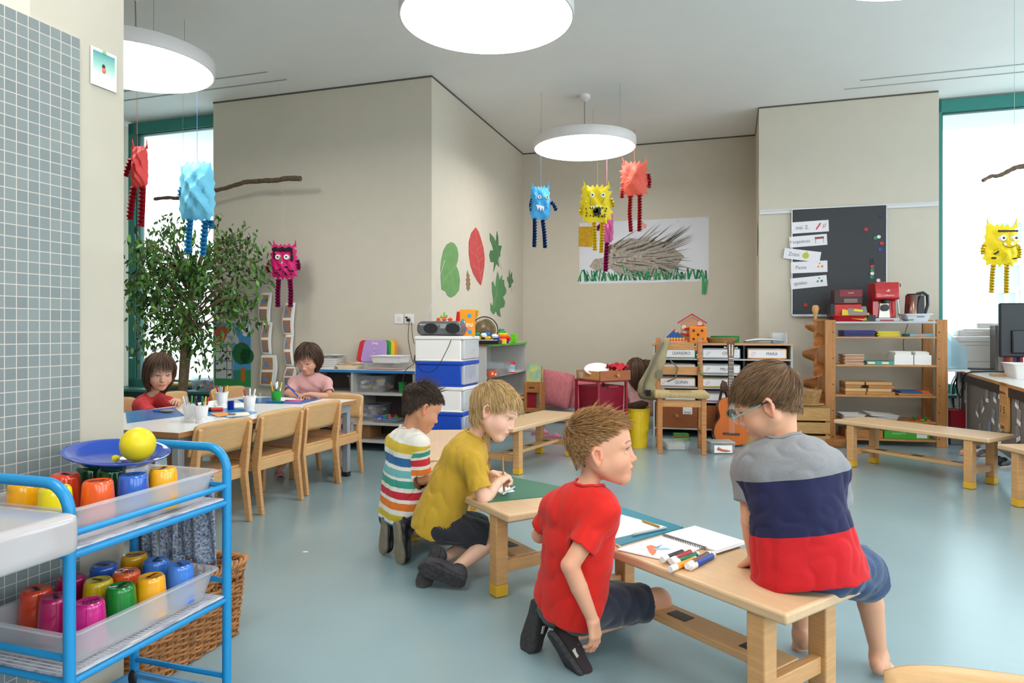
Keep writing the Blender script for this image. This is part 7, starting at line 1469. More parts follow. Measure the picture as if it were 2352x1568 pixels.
t = thing('kettle', 'steel electric kettle with a black handle standing in the white bowl', 'kettle', SH(sx_(2112), .14, ZS+.035), dirr); MB().lathe([(1e-7, 0), (.072, 0), (.070, .02), (.062, .19), (.058, .195), (1e-7, .196)], 32).build('kettle_body', mat('brushed_steel', '8A6A60', .22, metal=.9), t); MB().lathe([(1e-7, .196), (.055, .196), (.05, .206), (1e-7, .208)], 28).build('kettle_lid', blackm, t)
MB().tube([(.02, -.02, .205), (.07, -.02, .215), (.105, -.02, .19), (.108, -.02, .11), (.085, -.02, .03), (.062, -.02, .02)], [.012, .014, .014, .013, .012, .010], 10).build('kettle_handle', M('22262C', .35), t, smooth=60); MB().prismy([(.0, .0), (.065, .0), (.062, .19), (.03, .19), (.01, .12)], -.074, -.055).build('black_shell', M('22262C', .35), t, .004)
cab([SH(sx_(2068), .05, ZS+.07), SH(sx_(2075), .02, ZS+.015), SH(sx_(2100), .03, ZS+.012), SH(sx_(2120), .32, ZS+.01), SH(sx_(2108), .34, .9), SH(sx_(2112), .34, .75)], 'black power cable trailing from the coffee machine over the shelf edge')
# ---------------------------------------------------------------- blackboard, cards, magnets
WB = 7.143
def bpt(u, v, b=WB): return wallp(u, v, b)
a0, zt = bpt(1820, 482); a1, zt2 = bpt(2035, 471); _, zb = bpt(1820, 722); zt = (zt+zt2)/2
bd = TR('blackboard', 'dark magnetic board hanging on the white rail of the right wall', 'blackboard', a0, WB, zb); BWd, BH_ = a1-a0, zt-zb
MB().box(0, BWd, -.004, .0, 0, BH_).build('board_surface', mat('slate', '2F3034', .45, noise=.1, nscale=60), bd); b = MB().box(-.008, BWd+.008, -.008, 0, -.008, .0).box(-.008, BWd+.008, -.008, 0, BH_, BH_+.008).box(-.008, 0, -.008, 0, 0, BH_).box(BWd, BWd+.008, -.008, 0, 0, BH_); b.build('board_frame', M('B8B8BC', .3, metal=.6), bd); MB().box(0, BWd, -.03, 0, -.02, -.010).build('chalk_ledge', M('C8C8CC', .3), bd)
cards = [(1861, 521, .325, .110, .03, 'mal. Z.', 'D0303A', 'topmost', 'a red pencil'), (1856, 553, .335, .105, .05, 'Morgenkreis', '8A4A44', 'second', 'a small bench'), (1842, 586, .33, .10, -.16, 'Znüni', 'C0C03A', 'third, crooked', 'an apple'), (1858, 613, .325, .11, .02, 'Pause', 'E8963C', 'fourth', 'a small snack'), (1857, 648, .325, .105, .09, 'spielen', '3A7A5A', 'lowest', 'green dots')]
for (u, v, w, h, r, tx, c, nm, pic) in cards:
    a, z = bpt(u, v); t = TR('word_card', '%s white card on the board with a word and %s' % (nm, pic), 'card', a, WB-.005-(.002 if tx == 'Znüni' else 0), z, 0, 'word cards on the board', rot=(0, -r, 0)); MB().box(-w/2, w/2, -.0012, 0, -h/2, h/2).build('card_sheet', M('E0DCE2', .25), t, smooth=0); text(tx, .05 if len(tx) < 8 else .042, M('6A6A70', .7), t, (-w*.22, -.0016, -.002), name='card_word', sx=.85)
    b = MB()
    if c == 'D0303A': b.cbox((w*.22, -.002, 0), (.012, .001, .07), Matrix.Rotation(.6, 3, 'Y')).cbox((w*.36, -.002, 0), (.004, .001, .04), Matrix.Rotation(.3, 3, 'Y')).cbox((w*.41, -.002, .005), (.004, .001, .04), Matrix.Rotation(.3, 3, 'Y'))
    elif c == '8A4A44': b.box(w*.18, w*.42, -.0024, -.0016, .01, .03).box(w*.19, w*.2, -.0024, -.0016, -.03, .01).box(w*.40, w*.41, -.0024, -.0016, -.03, .01)
    elif c == 'C0C03A': b.T = Matrix.Translation((w*.1, -.0016, 0)) @ Matrix.Rotation(math.pi/2, 4, 'X'); b.cyl((0, 0, 0), .03, .001, 18); b.T = Matrix.Identity(4); b.cbox((w*.12, -.0022, .034), (.006, .001, .02))
    else: b.T = Matrix.Translation((w*.25, -.0016, 0)) @ Matrix.Rotation(math.pi/2, 4, 'X'); b.cyl((0, 0, 0), .014, .001, 3); b.cyl((.035, 0, 0), .012, .001, 8); b.cyl((.015, .03, 0), .008, .001, 8)
    b.build('card_picture', M(c, .6), t, smooth=0)
mg = [(2025, 496, '28304A', 'dark blue magnet at the top right of the board'), (1989, 527, 'C0283A', 'red magnet, upper one standing alone on the board'), (2010, 547, '1E8A5A', 'green magnet touching a white one on the board'), (2018, 544, 'D8DAD4', 'white magnet touching a green one on the board'), (2025, 559, 'C0303A', 'red magnet under the touching pair on the board'), (2021, 573, '2A4AB0', 'bright blue magnet near the right edge of the board'), (2003, 598, '202024', 'black magnet at the top of the column on the board'), (2003, 604, '26262C', 'second black magnet in the column on the board'), (2003, 612, 'C0303A', 'red magnet in the column on the board'), (2003, 620, '1E8A5A', 'upper green magnet in the column'), (2003, 628, 'E0E0DA', 'white magnet in the column on the board'), (2002, 636, '1E8A5A', 'lowest green magnet in the column'), (2017, 644, 'D8D8D2', 'white magnet just above the coffee machine'), (2009, 672, 'D0D0CA', 'white magnet left of the coffee machine'), (1850, 700, 'C8202C', 'red magnet at the bottom left of the board'), (1879, 708, 'C8202C', 'red magnet behind the spiral finial'), (1826, 717, '24306A', 'dark blue magnet in the lower left board corner')]
for u, v, c, lab in mg:
    a, z = bpt(u, v); b = MB(); b.T = Matrix.Rotation(math.pi/2, 4, 'X'); b.lathe([(.017, 0), (.0175, .004), (.016, .007), (.012, .0075), (.010, .006), (1e-7, .006)], 20); o = b.build('magnet', M(c, .35), None); solo(o, lab, 'magnet', RM(a, WB-.0045, z), TH, 'round magnets on the board')
# ---------------------------------------------------------------- desk, printer, monitor
D0, D1 = Vector((4.10, 6.33, 0)), Vector((3.16, 4.21, 0)); da = math.atan2((D1-D0).y, (D1-D0).x); dq = da+math.pi/2   # local x runs towards the camera, local y to the right side
dk = thing('desk', 'white-topped desk with a grey privacy panel full of picture cards', 'desk', D0, da); LD = 2.48; Md = Matrix.Rotation(da, 3, 'Z'); DZ = .6405
def DK(x, y, z): return D0+Md @ Vector((x, y, z))
MB().box(0, LD, 0, .70, .618, .64).build('desk_top', whitel, dk, .002); MB().box(0, LD, -.004, 0, .618, .64).build('desk_edge', pinex, dk); MB().box(.05, LD, -.0, .012, .555, .618).build('cable_channel', blackm, dk); MB().box(.10, LD, .018, .034, .14, .60).build('privacy_panel', mat('grey_felt', '7C7470', .9, noise=.1, nscale=60, bump=.2, bscale=300), dk, .003)
for x in (.04, 2.2):
    for y in (.08, .60): MB().box(x, x+.05, y, y+.05, 0, .618).build('leg', M('D0D0D0', .4), dk, .003)
def dkx(u): k = (u-CU)/FPX; e = Md @ Vector((1, 0, 0)); return (k*D0.y-D0.x)/(e.x-k*e.y)
def dkz(u, v): x = dkx(u); q = DK(x, 0, 0); return x, 1-(v-HV)/FPX*q.y
cds = [(2262, 912, 'grey', 0), (2280, 912, 'blue', .2), (2252, 935, 'brown', -.5), (2240, 945, 'brown', .3), (2276, 960, 'grey', .25), (2246, 992, 'grey', -.2), (2268, 988, 'blue', 0), (2292, 975, 'blue', .3), (2330, 925, 'blue', .25), (2334, 962, 'grey', .2), (2332, 1000, 'grey', -.3), (2213, 915, 'white', 0), (2290, 1008, 'blue', -.3), (2291, 905, 'blue', .1)]
for i, (u, v, c, r) in enumerate(cds):
    x, z = dkz(u, v); t = thing('picture_card', c+' picture card %s on the desk panel' % ('nearest the far end, upper', 'below the desk edge, second', 'tilted brown upper', 'tilted brown at far end', 'beside the day board, middle', 'low at the far end', 'low near the middle', 'left of the date numbers', 'right of the day name', 'right of the date numbers', 'low right of the day board', 'small and at the far end', 'under the date numbers', 'left of the day name')[i], 'card', DK(x, .0165, z), 0, 'picture cards on the desk panel'); t.rotation_euler = Euler((0, r, da)); t.scale = (1.5, 1, 1.15)
    MB().box(-.030, .030, -.003, -.001, -.005, .06).build('card_picture', mat('cardpic_'+c, {'grey': '6A6C74', 'blue': '3A6A9A', 'brown': '5A4038', 'white': 'D8D4D0'}[c], .3, col2='A8A8B0', nscale=30), t, smooth=0); MB().box(-.030, .030, -.003, -.001, -.032, -.007).build('card_strip', paper, t, smooth=0)
x, z = dkz(2306, 990); db = thing('day_board', 'wooden calendar board reading the weekday and the date on the desk panel', 'calendar board', DK(x, .008, z), da); db.scale = (1.35, 1, .92); MB().prismy(rrect(.16, .36, .02, 0, .18), -.012, .006).build('board_back', mat('birch', 'D09A5A', .5, noise=.1, nscale=8), db, .002)
for (zz, w, h, s, sz) in ((.285, .125, .055, 'DIENSTAG', .026), (.03, .12, .05, 'JUNI', .03)): l_ = MB().box(-w/2, w/2, -.017, -.012, zz-h/2, zz+h/2).build('day_tile', beech, db, .001); text(s, sz, M('2A2420', .6), l_, (0, -.0175, zz), name='day_lettering')
for xx, s in ((-.032, '1'), (.032, '5')): l_ = MB().box(xx-.028, xx+.028, -.017, -.012, .115, .20).build('number_tile', beech, db, .001); text(s, .075, M('2A2420', .6), l_, (xx, -.0175, .157), name='tile_number')
def onD(u, Y, z=0): p = P(u, 800, Y); p.z = DZ+z; return p
pr = thing('printer', 'large pale grey office printer on the far end of the desk', 'printer', onD(2200, 6.12, .02), dq); pg = mat('printer_grey', 'DEDAD6', .4)
MB().box(0, .40, .0, .34, 0, .28).build('printer_body', pg, pr, .012, 3); MB().box(.01, .39, .01, .33, .285, .335).build('scanner_lid', M('E2DEDC', .35), pr, .008); MB().box(.05, .35, .03, .3, .335, .35).build('glass_cover', M('D8D4D2', .35), pr, .004); MB().tray(.24, .2, .045, .003, .0, .004, z=.355, cx=.28, cy=.15).build('top_tray', whitep, pr)
MB().box(.01, .40, -.002, .002, .235, .238).box(.05, .39, -.002, .002, .205, .208).box(.0, .4, -.002, .002, .06, .063).build('panel_groove', M('8A8684', .5), pr)
t = thing('upright_slab', 'upright light grey slab beside the printer on the desk', 'screen', onD(2286, 5.85), dq); MB().box(.018, .10, 0, .03, 0, .40).build('slab_front', M('A8A4A2', .4), t, .004); MB().box(0, .018, -.002, .20, 0, .40).build('slab_edge', M('6A6664', .4), t)
lp = thing('laptop', 'closed dark laptop under the printer cables on the desk', 'laptop', onD(2200, 5.98), dq); MB().box(.0, .30, -.02, .10, .002, .018).build('laptop_base', M('8A8C90', .35, metal=.5), lp, .004); MB().box(.0, .30, -.02, .10, .019, .026).build('laptop_lid', darkg, lp, .003)
mo = thing('monitor', 'black monitor seen from behind, cut off by the right picture edge', 'monitor', onD(2297, 5.55), dq+.2); MB().box(0, .55, -.0, .04, .14, .58).build('monitor_back', M('24272A', .4), mo, .012, 3); MB().box(.08, .46, -.02, .0, .17, .36).build('rear_hump', M('2C3034', .4), mo, .012); MB().box(.22, .30, .0, .03, .01, .2).build('stand_neck', blackm, mo); MB().box(.12, .42, -.08, .1, 0, .012).build('stand_foot', blackm, mo, .004)
t = thing('plastic_basket', 'white plastic basket on the desk edge at the right', 'box', onD(2340, 5.15), dq); MB().tray(.20, .36, .11, .004, .02, .008, cx=.03, cy=.0).build('basket_body', whitep, t, smooth=50)
o = MB().grid(lambda u, v: (.3*(u-.5), .16*(v-.5), .012+.012*math.sin(8*u+2)*math.sin(9*v)), 20, 14).build('pink_scarf', M('B0246A', .6), None, solid=.003); solo(o, 'crumpled magenta cloth behind the white basket on the desk', 'cloth', onD(2352, 5.42, .05), 1)
t = thing('wooden_tile', 'small wooden tile lying on the desk before the white basket', 'wooden tile', onD(2297, 5.35), dq); MB().box(-.06, .06, -.06, .06, 0, .016).build('tile_block', beech, t, .002)
for i, (u, c, nm) in enumerate(((2312, 'B8404A', 'red'), (2319, 'D88A4A', 'orange'), (2327, '6A4A9A', 'purple'), (2335, '2A2A2E', 'black'), (2343, 'D84A6A', 'pink'))): o = MB().box(-.012, .012, -.05, .05, 0, .16+.01*(i % 2)).build('desk_folder', M(c, .5), None, .002); solo(o, nm+' folder standing behind the cables on the desk', 'folder', onD(u, 5.78), dq, 'folders on the desk')
cab([DK(.30, -.01, DZ+.02), DK(.30, -.03, .54), DK(.40, -.03, .42), DK(.55, -.03, .45), DK(.60, -.02, .62), DK(.75, .1, DZ+.02), DK(1.0, .3, DZ+.04), DK(1.1, .4, DZ+.14)], 'thick black cable looping over the desk edge', .006)
for i, (x, c, d) in enumerate(((.0, 'C8C8CC', .0), (.04, 'D8D8DA', .03), (.08, '1E1E20', .02), (.14, '2A2A2C', .05), (.3, '4A2A24', .02), (.4, '3A2420', .06))): cab([DK(x+.06, .02, .62), DK(x-.03, -.016, .50-d), DK(x-.04, -.016, .36-d), DK(x+.02, -.006, .22 if i < 3 else .36-d)], ('outer pale grey', 'inner pale grey', 'thick black', 'thin black', 'brown', 'dark brown')[i]+' cable hanging below the far desk corner', .006 if i < 3 else .003, M(c, .5))
for (u, v, rz, c, lab) in ((2222, 1045, .3, 'B88A6A', 'tan shoe under the desk nearest the shelf'), (2252, 1052, .3, '5A5450', 'checked slip-on shoe under the desk'), (2285, 1068, .4, '4A2E28', 'brown shoe under the desk panel'), (2298, 1072, .4, '2A2A2E', 'dark shoe under the desk, nearest the camera'), (2228, 1033, .3, '2A2A30', 'dark shoe behind the tan one under the desk')): clog(u, v, -1.5+rz, c, lab, 1)
q = P(2190, 960, 6.05); t = thing('storage_crate', 'grey crate with a red box on it between the shelf and the desk', 'box', (q.x, q.y, 0), dirr); MB().box(-.07, .10, -.12, .12, 0, .13).build('crate_body', M('5A5854', .6), t, .004)
o = MB().box(-.06, .09, -.1, .1, 0, .17).build('red_box', M('A01828', .5), None, .004); solo(o, 'red box standing on the grey crate beside the desk', 'box', (q.x, q.y, .131), dirr)
q = P(2188, 800, 6.0); t = thing('side_table', 'narrow white side table beside the desk holding the acrylic rack', 'table', (q.x, q.y, 0), dirr); MB().box(-.10, .10, -.1, .1, .64, .66).build('table_top', whitel, t, .003)
for s in (-1, 1):
    for s2 in (-1, 1): MB().box(s*.085-.012, s*.085+.012, s2*.085-.012, s2*.085+.012, 0, .64).build('leg', M('D0D0D0', .4), t)
t = thing('acrylic_rack', 'pale blue-tinted acrylic rack between the shelf and the printer', 'rack', (q.x, q.y, .6605), dirr); ac = clearmat('acrylic', 'BFDCE6', .35, .2); MB().prismy([(-.08, 0), (.09, 0), (.09, .16), (-.08, .34)], -.07, -.067).prismy([(-.08, 0), (.09, 0), (.09, .16), (-.08, .34)], .067, .07).box(-.08, .09, -.07, .07, 0, .004).box(-.07, .09, -.07, .07, .1, .104).build('rack_sheet', ac, t)
# ---------------------------------------------------------------- things on the front benches
BZ = .3352
sheet('cutting_mat', [(1120, 1154), (1148, 1090), (1290, 1119), (1283, 1138)], BZ, .003, mat('green_mat', '2A6A52', .45, noise=.1, nscale=20), 'dark green cutting mat on the bench with paper and pencil', 'mat')
sheet('paper_sheet', [(1120, 1108), (1150, 1100), (1182, 1128), (1150, 1134)], BZ+.0032, .001, paper, 'white paper under the hand of the blond boy', 'paper')
sheet('drawing_mat', [(1330, 1150), (1420, 1163), (1570, 1212), (1420, 1255), (1380, 1240)], BZ, .003, mat('teal_mat', '1E7C92', .4, noise=.06), 'teal drawing mat on the front bench behind the boy in red', 'mat')
sheet('paper_sheet', [(1360, 1180), (1413, 1178), (1530, 1210), (1413, 1236)], BZ+.0032, .001, paper, 'white paper on the teal mat', 'paper')
def flat_tube(name, label, cat, p0, p1, z, r, m, m2=None, grp=None, part='cap'):
    a, b = PZ(*p0, z+r), PZ(*p1, z+r); d = b-a; L = d.length; q = d.to_track_quat('Z', 'Y').to_euler(); o = MB().lathe([(1e-7, 0), (r*.6, .002), (r, .008), (r, L*.97), (r*.8, L), (1e-7, L)], 14).build(name, m, None); solo(o, label, cat, a, rot=q, group=grp)
    if m2: MB().lathe([(r*1.04, 0), (r*1.06, L*.22), (1e-7, L*.22)], 14).build(part, m2, o); 
    return o
flat_tube('pencil', 'gold pencil on the white paper at the teal mat', 'pencil', (1474, 1195), (1514, 1209), BZ+.004, .0042, M('A88A3A', .3)); flat_tube('pencil', 'silver pencil lying across the teal mat', 'pencil', (1451, 1228), (1530, 1211), BZ+.004, .0042, M('A8B0B4', .3)); flat_tube('pencil', 'short pale pencil at the near corner of the teal mat', 'pencil', (1413, 1250), (1424, 1256), BZ+.003, .0045, M('C8B088', .5))
flat_tube('pencil', 'silver pencil lying on the green cutting mat', 'pencil', (1154, 1135), (1182, 1118), BZ+.004, .0045, M('B8C0C4', .3))
q0 = P(1158, 1100, 2.77); o = MB().tube([(0, 0, 0), (0, 0, .14)], .0042, 8).build('pencil', M('9A7A4A', .4), None); solo(o, 'pencil held upright in the hand of the blond boy', 'pencil', q0+Vector((0, 0, -.05)), rot=(-.12, -.05, 0))
# sketchbook
t = thing('sketchbook', 'open spiral sketchbook with a red bird drawing on the front bench', 'sketchbook', PZ(1562, 1250, BZ)); c0 = Vector(t.location)
def pg(pts, z, th, m, nm, par): q = [PZ(u, v, BZ+z)-c0 for u, v in pts]; return MB().prism([(p.x, p.y) for p in q], z, z+th).build(nm, m, par, 0, smooth=0)
L1 = pg([(1416, 1263), (1540, 1290), (1615, 1258), (1521, 1232)], .0012, .003, paper, 'left_page', t); pg([(1523, 1230), (1596, 1210), (1712, 1246), (1646, 1268)], .0012, .005, paper, 'right_page', t)
pg([(1622, 1266), (1646, 1271), (1716, 1249), (1708, 1244), (1646, 1264)], .006, .001, M('D8D4D4', .6), 'page_edge', t)
s0, s1 = PZ(1523, 1233, BZ)-c0, PZ(1620, 1264, BZ)-c0; b = MB(); n_ = 26
for k in range(n_): p = s0.lerp(s1, k/(n_-1)); b.tube([(p.x-.004, p.y-.006, .003), (p.x-.002, p.y-.003, .011), (p.x+.003, p.y+.003, .011), (p.x+.004, p.y+.006, .006)], .0011, 5)
b.build('spiral_binding', M('3A3A3C', .4), t)
b = MB(); bird = [[(1484, 1254), (1496, 1251), (1510, 1256), (1507, 1268), (1499, 1276), (1491, 1268)], [(1499, 1259), (1530, 1257), (1542, 1262), (1512, 1263)], [(1503, 1257), (1522, 1250), (1512, 1258)]]
for i, pl in enumerate(bird): q = [PZ(u, v, BZ+.0045)-c0 for u, v in pl]; b.k = i; b.prism([(p.x, p.y) for p in q], .0043+.0003*i, .0045+.0003*i)
b.build('bird_drawing', [M('E8805A', .7), M('9ABFD0', .7), M('6AA0B8', .7)], L1, smooth=0)
mk = [((1521, 1285), (1572, 1266), '202228', 'black felt pen, leftmost of the loose pens on the front bench'), ((1540, 1288), (1590, 1266), 'B01A2A', 'red felt pen next to the black one on the front bench'), ((1545, 1294), (1604, 1272), '0E6A44', 'dark green felt pen under the red one on the bench'), ((1539, 1307), (1600, 1283), 'F0981A', 'orange felt pen nearest the bench edge'), ((1578, 1300), (1630, 1270), '6A4A48', 'brown felt pen between the orange and the blue'), ((1585, 1303), (1640, 1273), '1A4AA8', 'blue felt pen, rightmost on the front bench')]
for i, (p0, p1, c, lab) in enumerate(mk): flat_tube('felt_pen', lab, 'pen', p0, p1, BZ+.001+(.005 if i == 4 else 0)+(.004 if i < 3 else 0), .0085, M(c, .35), whitep, 'loose felt pens on the front bench', 'pen_cap'); 
for o in [x for x in COL.objects if x.name.startswith('felt_pen') and x.get('group') == 'loose felt pens on the front bench']:
    L = max(v.co.z for v in o.data.vertices); MB().lathe([(.0088, L*.90), (.0088, L*.97), (.006, L+.001), (1e-7, L+.001)], 14).build('pen_end', whitep, o)
o = MB().prism([(-.012, -.004), (.01, -.006), (.014, .003), (-.004, .006)], 0, .001).build('paper_scrap', paper, None, smooth=0); p = F(701, 1267); solo(o, 'tiny white paper scrap lying on the blue floor', 'paper', p)
# ---------------------------------------------------------------- paper monsters
def accordion(b, pts, w, n=None, dirs=None, fold=.5):
    pts = [Vector(p) for p in pts]; L = sum((pts[i+1]-pts[i]).length for i in range(len(pts)-1)); n = n or max(6, int(L/(w*.34)))
    def at(s):
        d = s*L
        for i in range(len(pts)-1):
            l = (pts[i+1]-pts[i]).length
            if d <= l or i == len(pts)-2: return pts[i].lerp(pts[i+1], min(1, d/max(l, 1e-6))), (pts[i+1]-pts[i]).normalized()
            d -= l
    for ph, axv in ((0, Vector((1, .25, 0))), (1, Vector((-.25, 1, 0)))):
        vs = []
        for k in range(n+1):
            p, t = at(k/n); a = (axv-t*axv.dot(t)).normalized(); c = t.cross(a).normalized(); o = c*(w*.5*(1 if (k+ph) % 2 else -1))*fold*1.6; a = a*(1.25 if (k+ph) % 2 else .8); vs += [p+o-a*w/2, p+o+a*w/2]
        b.add(vs, [(2*k, 2*k+1, 2*k+3, 2*k+2) for k in range(n)])
def monster(label, u0, u1, v0, v1, Y, col, lcol, legs, arms=(), strings=(), face=None, seed=0, spike=.12, dep=.10, rz=0, ears=True, w=.032, topf=1):
    c = P((u0+u1)/2, (v0+v1)/2, Y); W_, H_ = (u1-u0)/FPX*Y, (v1-v0)/FPX*Y; t = thing('paper_monster', label, 'paper monster', c, rz, 'hanging paper monsters'); R = Matrix.Rotation(-rz, 3, 'Z'); rd = random.Random(seed); m = mat('crepe_'+col, col, .6, noise=.10, nscale=7, bump=.5, bscale=24, bdist=.008); W_ /= max(.3, math.cos(rz)+math.sin(abs(rz))*.25)
    n = 40; sp = [1+spike*rd.uniform(.5, 1.25)*(1 if k % 2 else -.35) for k in range(n)]; rings = []; N = 11; vs = []; nz = [(rd.uniform(3, 9), rd.uniform(3, 9), rd.uniform(0, 6)) for _ in range(3)]
    def edge(k):
        a = 2*math.pi*(k+.5)/n; x, z = math.cos(a), math.sin(a); q = (abs(x)**5+abs(z)**5)**(-.2); x, z = x*q*.5, z*q*.5; f = sp[k % n]
        return x*f*(1-.10*z), z*f
    for side in (-1, 1):
        for j in range(N):
            s = j/(N-1)
            for k in range(n):
                x, z = edge(k); r = s; X_, Z_ = x*r*2, z*r*2; y = side*dep*.5*(1-r**2.2)*(.85+.15*math.sin(X_*4+seed)); cr = .012*(math.sin(X_*nz[0][0]+Z_*nz[0][1]+nz[0][2])+.7*math.sin(X_*nz[1][0]-Z_*nz[1][1]+nz[1][2]))*(1-r*r)
                if s < .98: xx, zz = x*r/ (sp[k]), z*r/(sp[k])
                else: xx, zz = x, z
                vs.append((xx*W_, y+cr*side, zz*H_))
    fs = []
    for side in (0, 1):
        o = side*N*n
        for j in range(N-1):
            for k in range(n): k2 = (k+1) % n; f = (o+j*n+k, o+j*n+k2, o+(j+1)*n+k2, o+(j+1)*n+k); fs.append(f if side else f[::-1])
    MB().add(vs, fs).build('monster_body', m, t, smooth=25)
    if ears:
        for s in (-1, 1): b = MB(); x = s*.40*W_; z = .44*H_; b.prismy([(x-.10*W_, z), (x+.10*W_, z), (x+s*.05*W_+rd.uniform(-.01, .01), z+(.24 if s > 0 or topf else .16)*H_), (x+s*.02*W_, z+.1*H_)], -.003, .003); b.build('ear', m, t, smooth=0)
    lm = M(lcol, .65)
    for L in legs: b = MB(); accordion(b, [R @ (P(u, v, Y)-c) for u, v in L], w); b.build('leg', lm, t, smooth=0)
    for L in arms: b = MB(); accordion(b, [R @ (P(u, v, Y)-c) for u, v in L], w*.9); b.build('arm', lm, t, smooth=0)
    for (u, v, vt, sc_, Yt) in strings: p0 = R @ (P(u, v, Y)-c); p1 = R @ (P(u, vt, Yt or Y)-c); MB().tube([p0, p1], .0016, 5).build('string', M(sc_, .7), t)
    if face: b = MB(); face(b, W_, H_, dep, t)
    return t
fy = lambda dep, r=.3: -dep*.5*(1-r**2.2)-.004
def disc(b, x, y, z, r, k, th=.004, n=14, sx=1): b.k = k; T = b.T; b.T = T @ Matrix.Translation((x, y, z)) @ Matrix.Rotation(math.pi/2, 4, 'X'); b.lathe([(1e-7, th), (r, th), (r, -.03)], n, sx=sx); b.T = T
wm, km = M('EFEFEF', .5), M('18181A', .5)
def face_pink(b, W_, H_, d, t):
    for s in (-.16, .18): disc(b, s*W_, fy(d)-.002, .12*H_, .022, 0, .006); disc(b, s*W_, fy(d)-.006, .12*H_, .008, 1, .006)
    b.build('eye', [wm, km], t); b = MB(); b.k = 0
    for k in range(9): b.ball(((-.34+.085*k)*W_, fy(d, .5), (.36+.02*math.sin(k*2))*H_), .017, 8, 6, (1, .6, 1))
    for z in (.25, .15, .05): b.ball((.36*W_, fy(d, .7), z*H_), .014, 8, 6, (.8, .6, 1.3)); b.ball((-.34*W_, fy(d, .7), (z+.08)*H_), .012, 8, 6, (.8, .6, 1.3))
    b.build('black_hair', M('1A1618', .8), t); b = MB(); rd = random.Random(3)
    for k in range(26): disc(b, rd.uniform(-.4, .4)*W_, fy(d, .75), rd.uniform(-.42, -.15)*H_, .0065, 0, .008, 8)
    b.build('black_spot', km, t, smooth=0); MB().prismy([(-.03*W_, -.02*H_), (.03*W_, -.02*H_), (0, -.10*H_)], fy(d)-.006, fy(d)).build('tooth', wm, t, smooth=0)
def face_blue(b, W_, H_, d, t):
    for s in (-.05, .34): disc(b, s*W_, fy(d), .16*H_, .016, 0, .006); disc(b, s*W_+.002, fy(d)-.005, .16*H_, .006, 1, .005)
    b.build('eye', [wm, km], t); MB().prismy([(-.25*W_, -.08*H_), (.2*W_, -.14*H_), (.15*W_, -.30*H_), (.08*W_, -.17*H_), (.0, -.30*H_), (-.06*W_, -.15*H_), (-.14*W_, -.26*H_), (-.2*W_, -.12*H_)], fy(d)-.012, fy(d)).build('tooth', wm, t, smooth=0)
def face_yel(b, W_, H_, d, t):
    for s in (-.15, .22): disc(b, s*W_, fy(d), .22*H_, .020, 0, .006, sx=.9); disc(b, s*W_, fy(d)-.006, .22*H_, .008, 1, .005)
    b.build('eye', [wm, km], t); b = MB(); rd = random.Random(5)
    for k in range(22):
        x, z = rd.uniform(-.36, .36)*W_, rd.uniform(-.42, -.12)*H_; disc(b, x, fy(d, .75), z, .007, 0, .008, 7, .8)
    for (x, z, r) in ((-.03, -.22, .022), (.06, -.20, .024), (0, -.30, .02), (.1, -.30, .014), (-.08, -.26, .014)): disc(b, x*W_, fy(d, .4), z*H_, r, 0, .006, 9)
    b.tube([(-.22*W_, fy(d, .2)-.004, .12*H_), (-.24*W_, fy(d, .2)-.004, -.05*H_), (-.16*W_, fy(d, .2)-.004, -.12*H_)], .002, 5); b.tube([(.28*W_, fy(d, .2)-.004, .14*H_), (.18*W_, fy(d, .2)-.006, .02*H_), (.14*W_, fy(d, .2)-.006, -.02*H_)], .002, 5)
    b.build('black_spot', km, t, smooth=0); b = MB()
    for x, z in ((-.1, -.10), (.0, -.07), (.12, -.08), (-.18, -.10)): b.prismy([((x-.035)*W_, z*H_), ((x+.035)*W_, z*H_), (x*W_, (z-.07)*H_)], fy(d)-.01, fy(d))
    b.build('tooth', wm, t, smooth=0)
def face_yel2(b, W_, H_, d, t):
    for s in (-.12, .26): disc(b, s*W_, fy(d), .16*H_, .018, 0, .006); disc(b, s*W_, fy(d)-.006, .155*H_, .007, 1, .005)
    b.build('eye', [wm, km], t); b = MB()
    for k in range(8): b.ball(((-.2+.075*k)*W_, fy(d, .5), .34*H_), .009, 8, 5, (1.3, .5, .7))
    b.tube([((-.16+.09*k)*W_, fy(d, .2)-.005, (.0-.09*math.sin(math.pi*k/5))*H_) for k in range(6)], .002, 5); rd = random.Random(8)
    for k in range(9): disc(b, rd.uniform(-.35, .35)*W_, fy(d, .75), rd.uniform(-.4, -.15)*H_, .005, 0, .008, 7)
    b.build('black_mark', km, t, smooth=0); b = MB()
    for x in (-.08, .14): b.prismy([((x-.04)*W_, -.03*H_), ((x+.04)*W_, -.03*H_), (x*W_, .05*H_)], fy(d)-.01, fy(d))
    b.build('tooth', wm, t, smooth=0)
monster('red paper monster seen from the side beside the left window', 301, 340, 336, 430, 4.03, 'E84A48', 'B01A2C', [[(308, 428), (302, 470), (298, 505)], [(328, 428), (326, 480), (324, 520)]], [[(302, 365), (294, 385), (288, 405)]], [(315, 340, 60, 'D8605A', 4.03)], seed=1, dep=.11, rz=.0, spike=.05, w=.034)
monster('light blue paper monster hanging in front of the left window', 413, 492, 372, 505, 4.5, '74CCEC', '3E9CC8', [[(437, 500), (433, 545), (432, 582)], [(472, 505), (468, 550), (466, 588)]], [[(420, 430), (415, 440), (416, 450)], [(486, 505), (484, 515), (485, 525)]], [(453, 374, 166, '5A78D8', None)], ears=False, seed=2, dep=.14, spike=.07, w=.040)
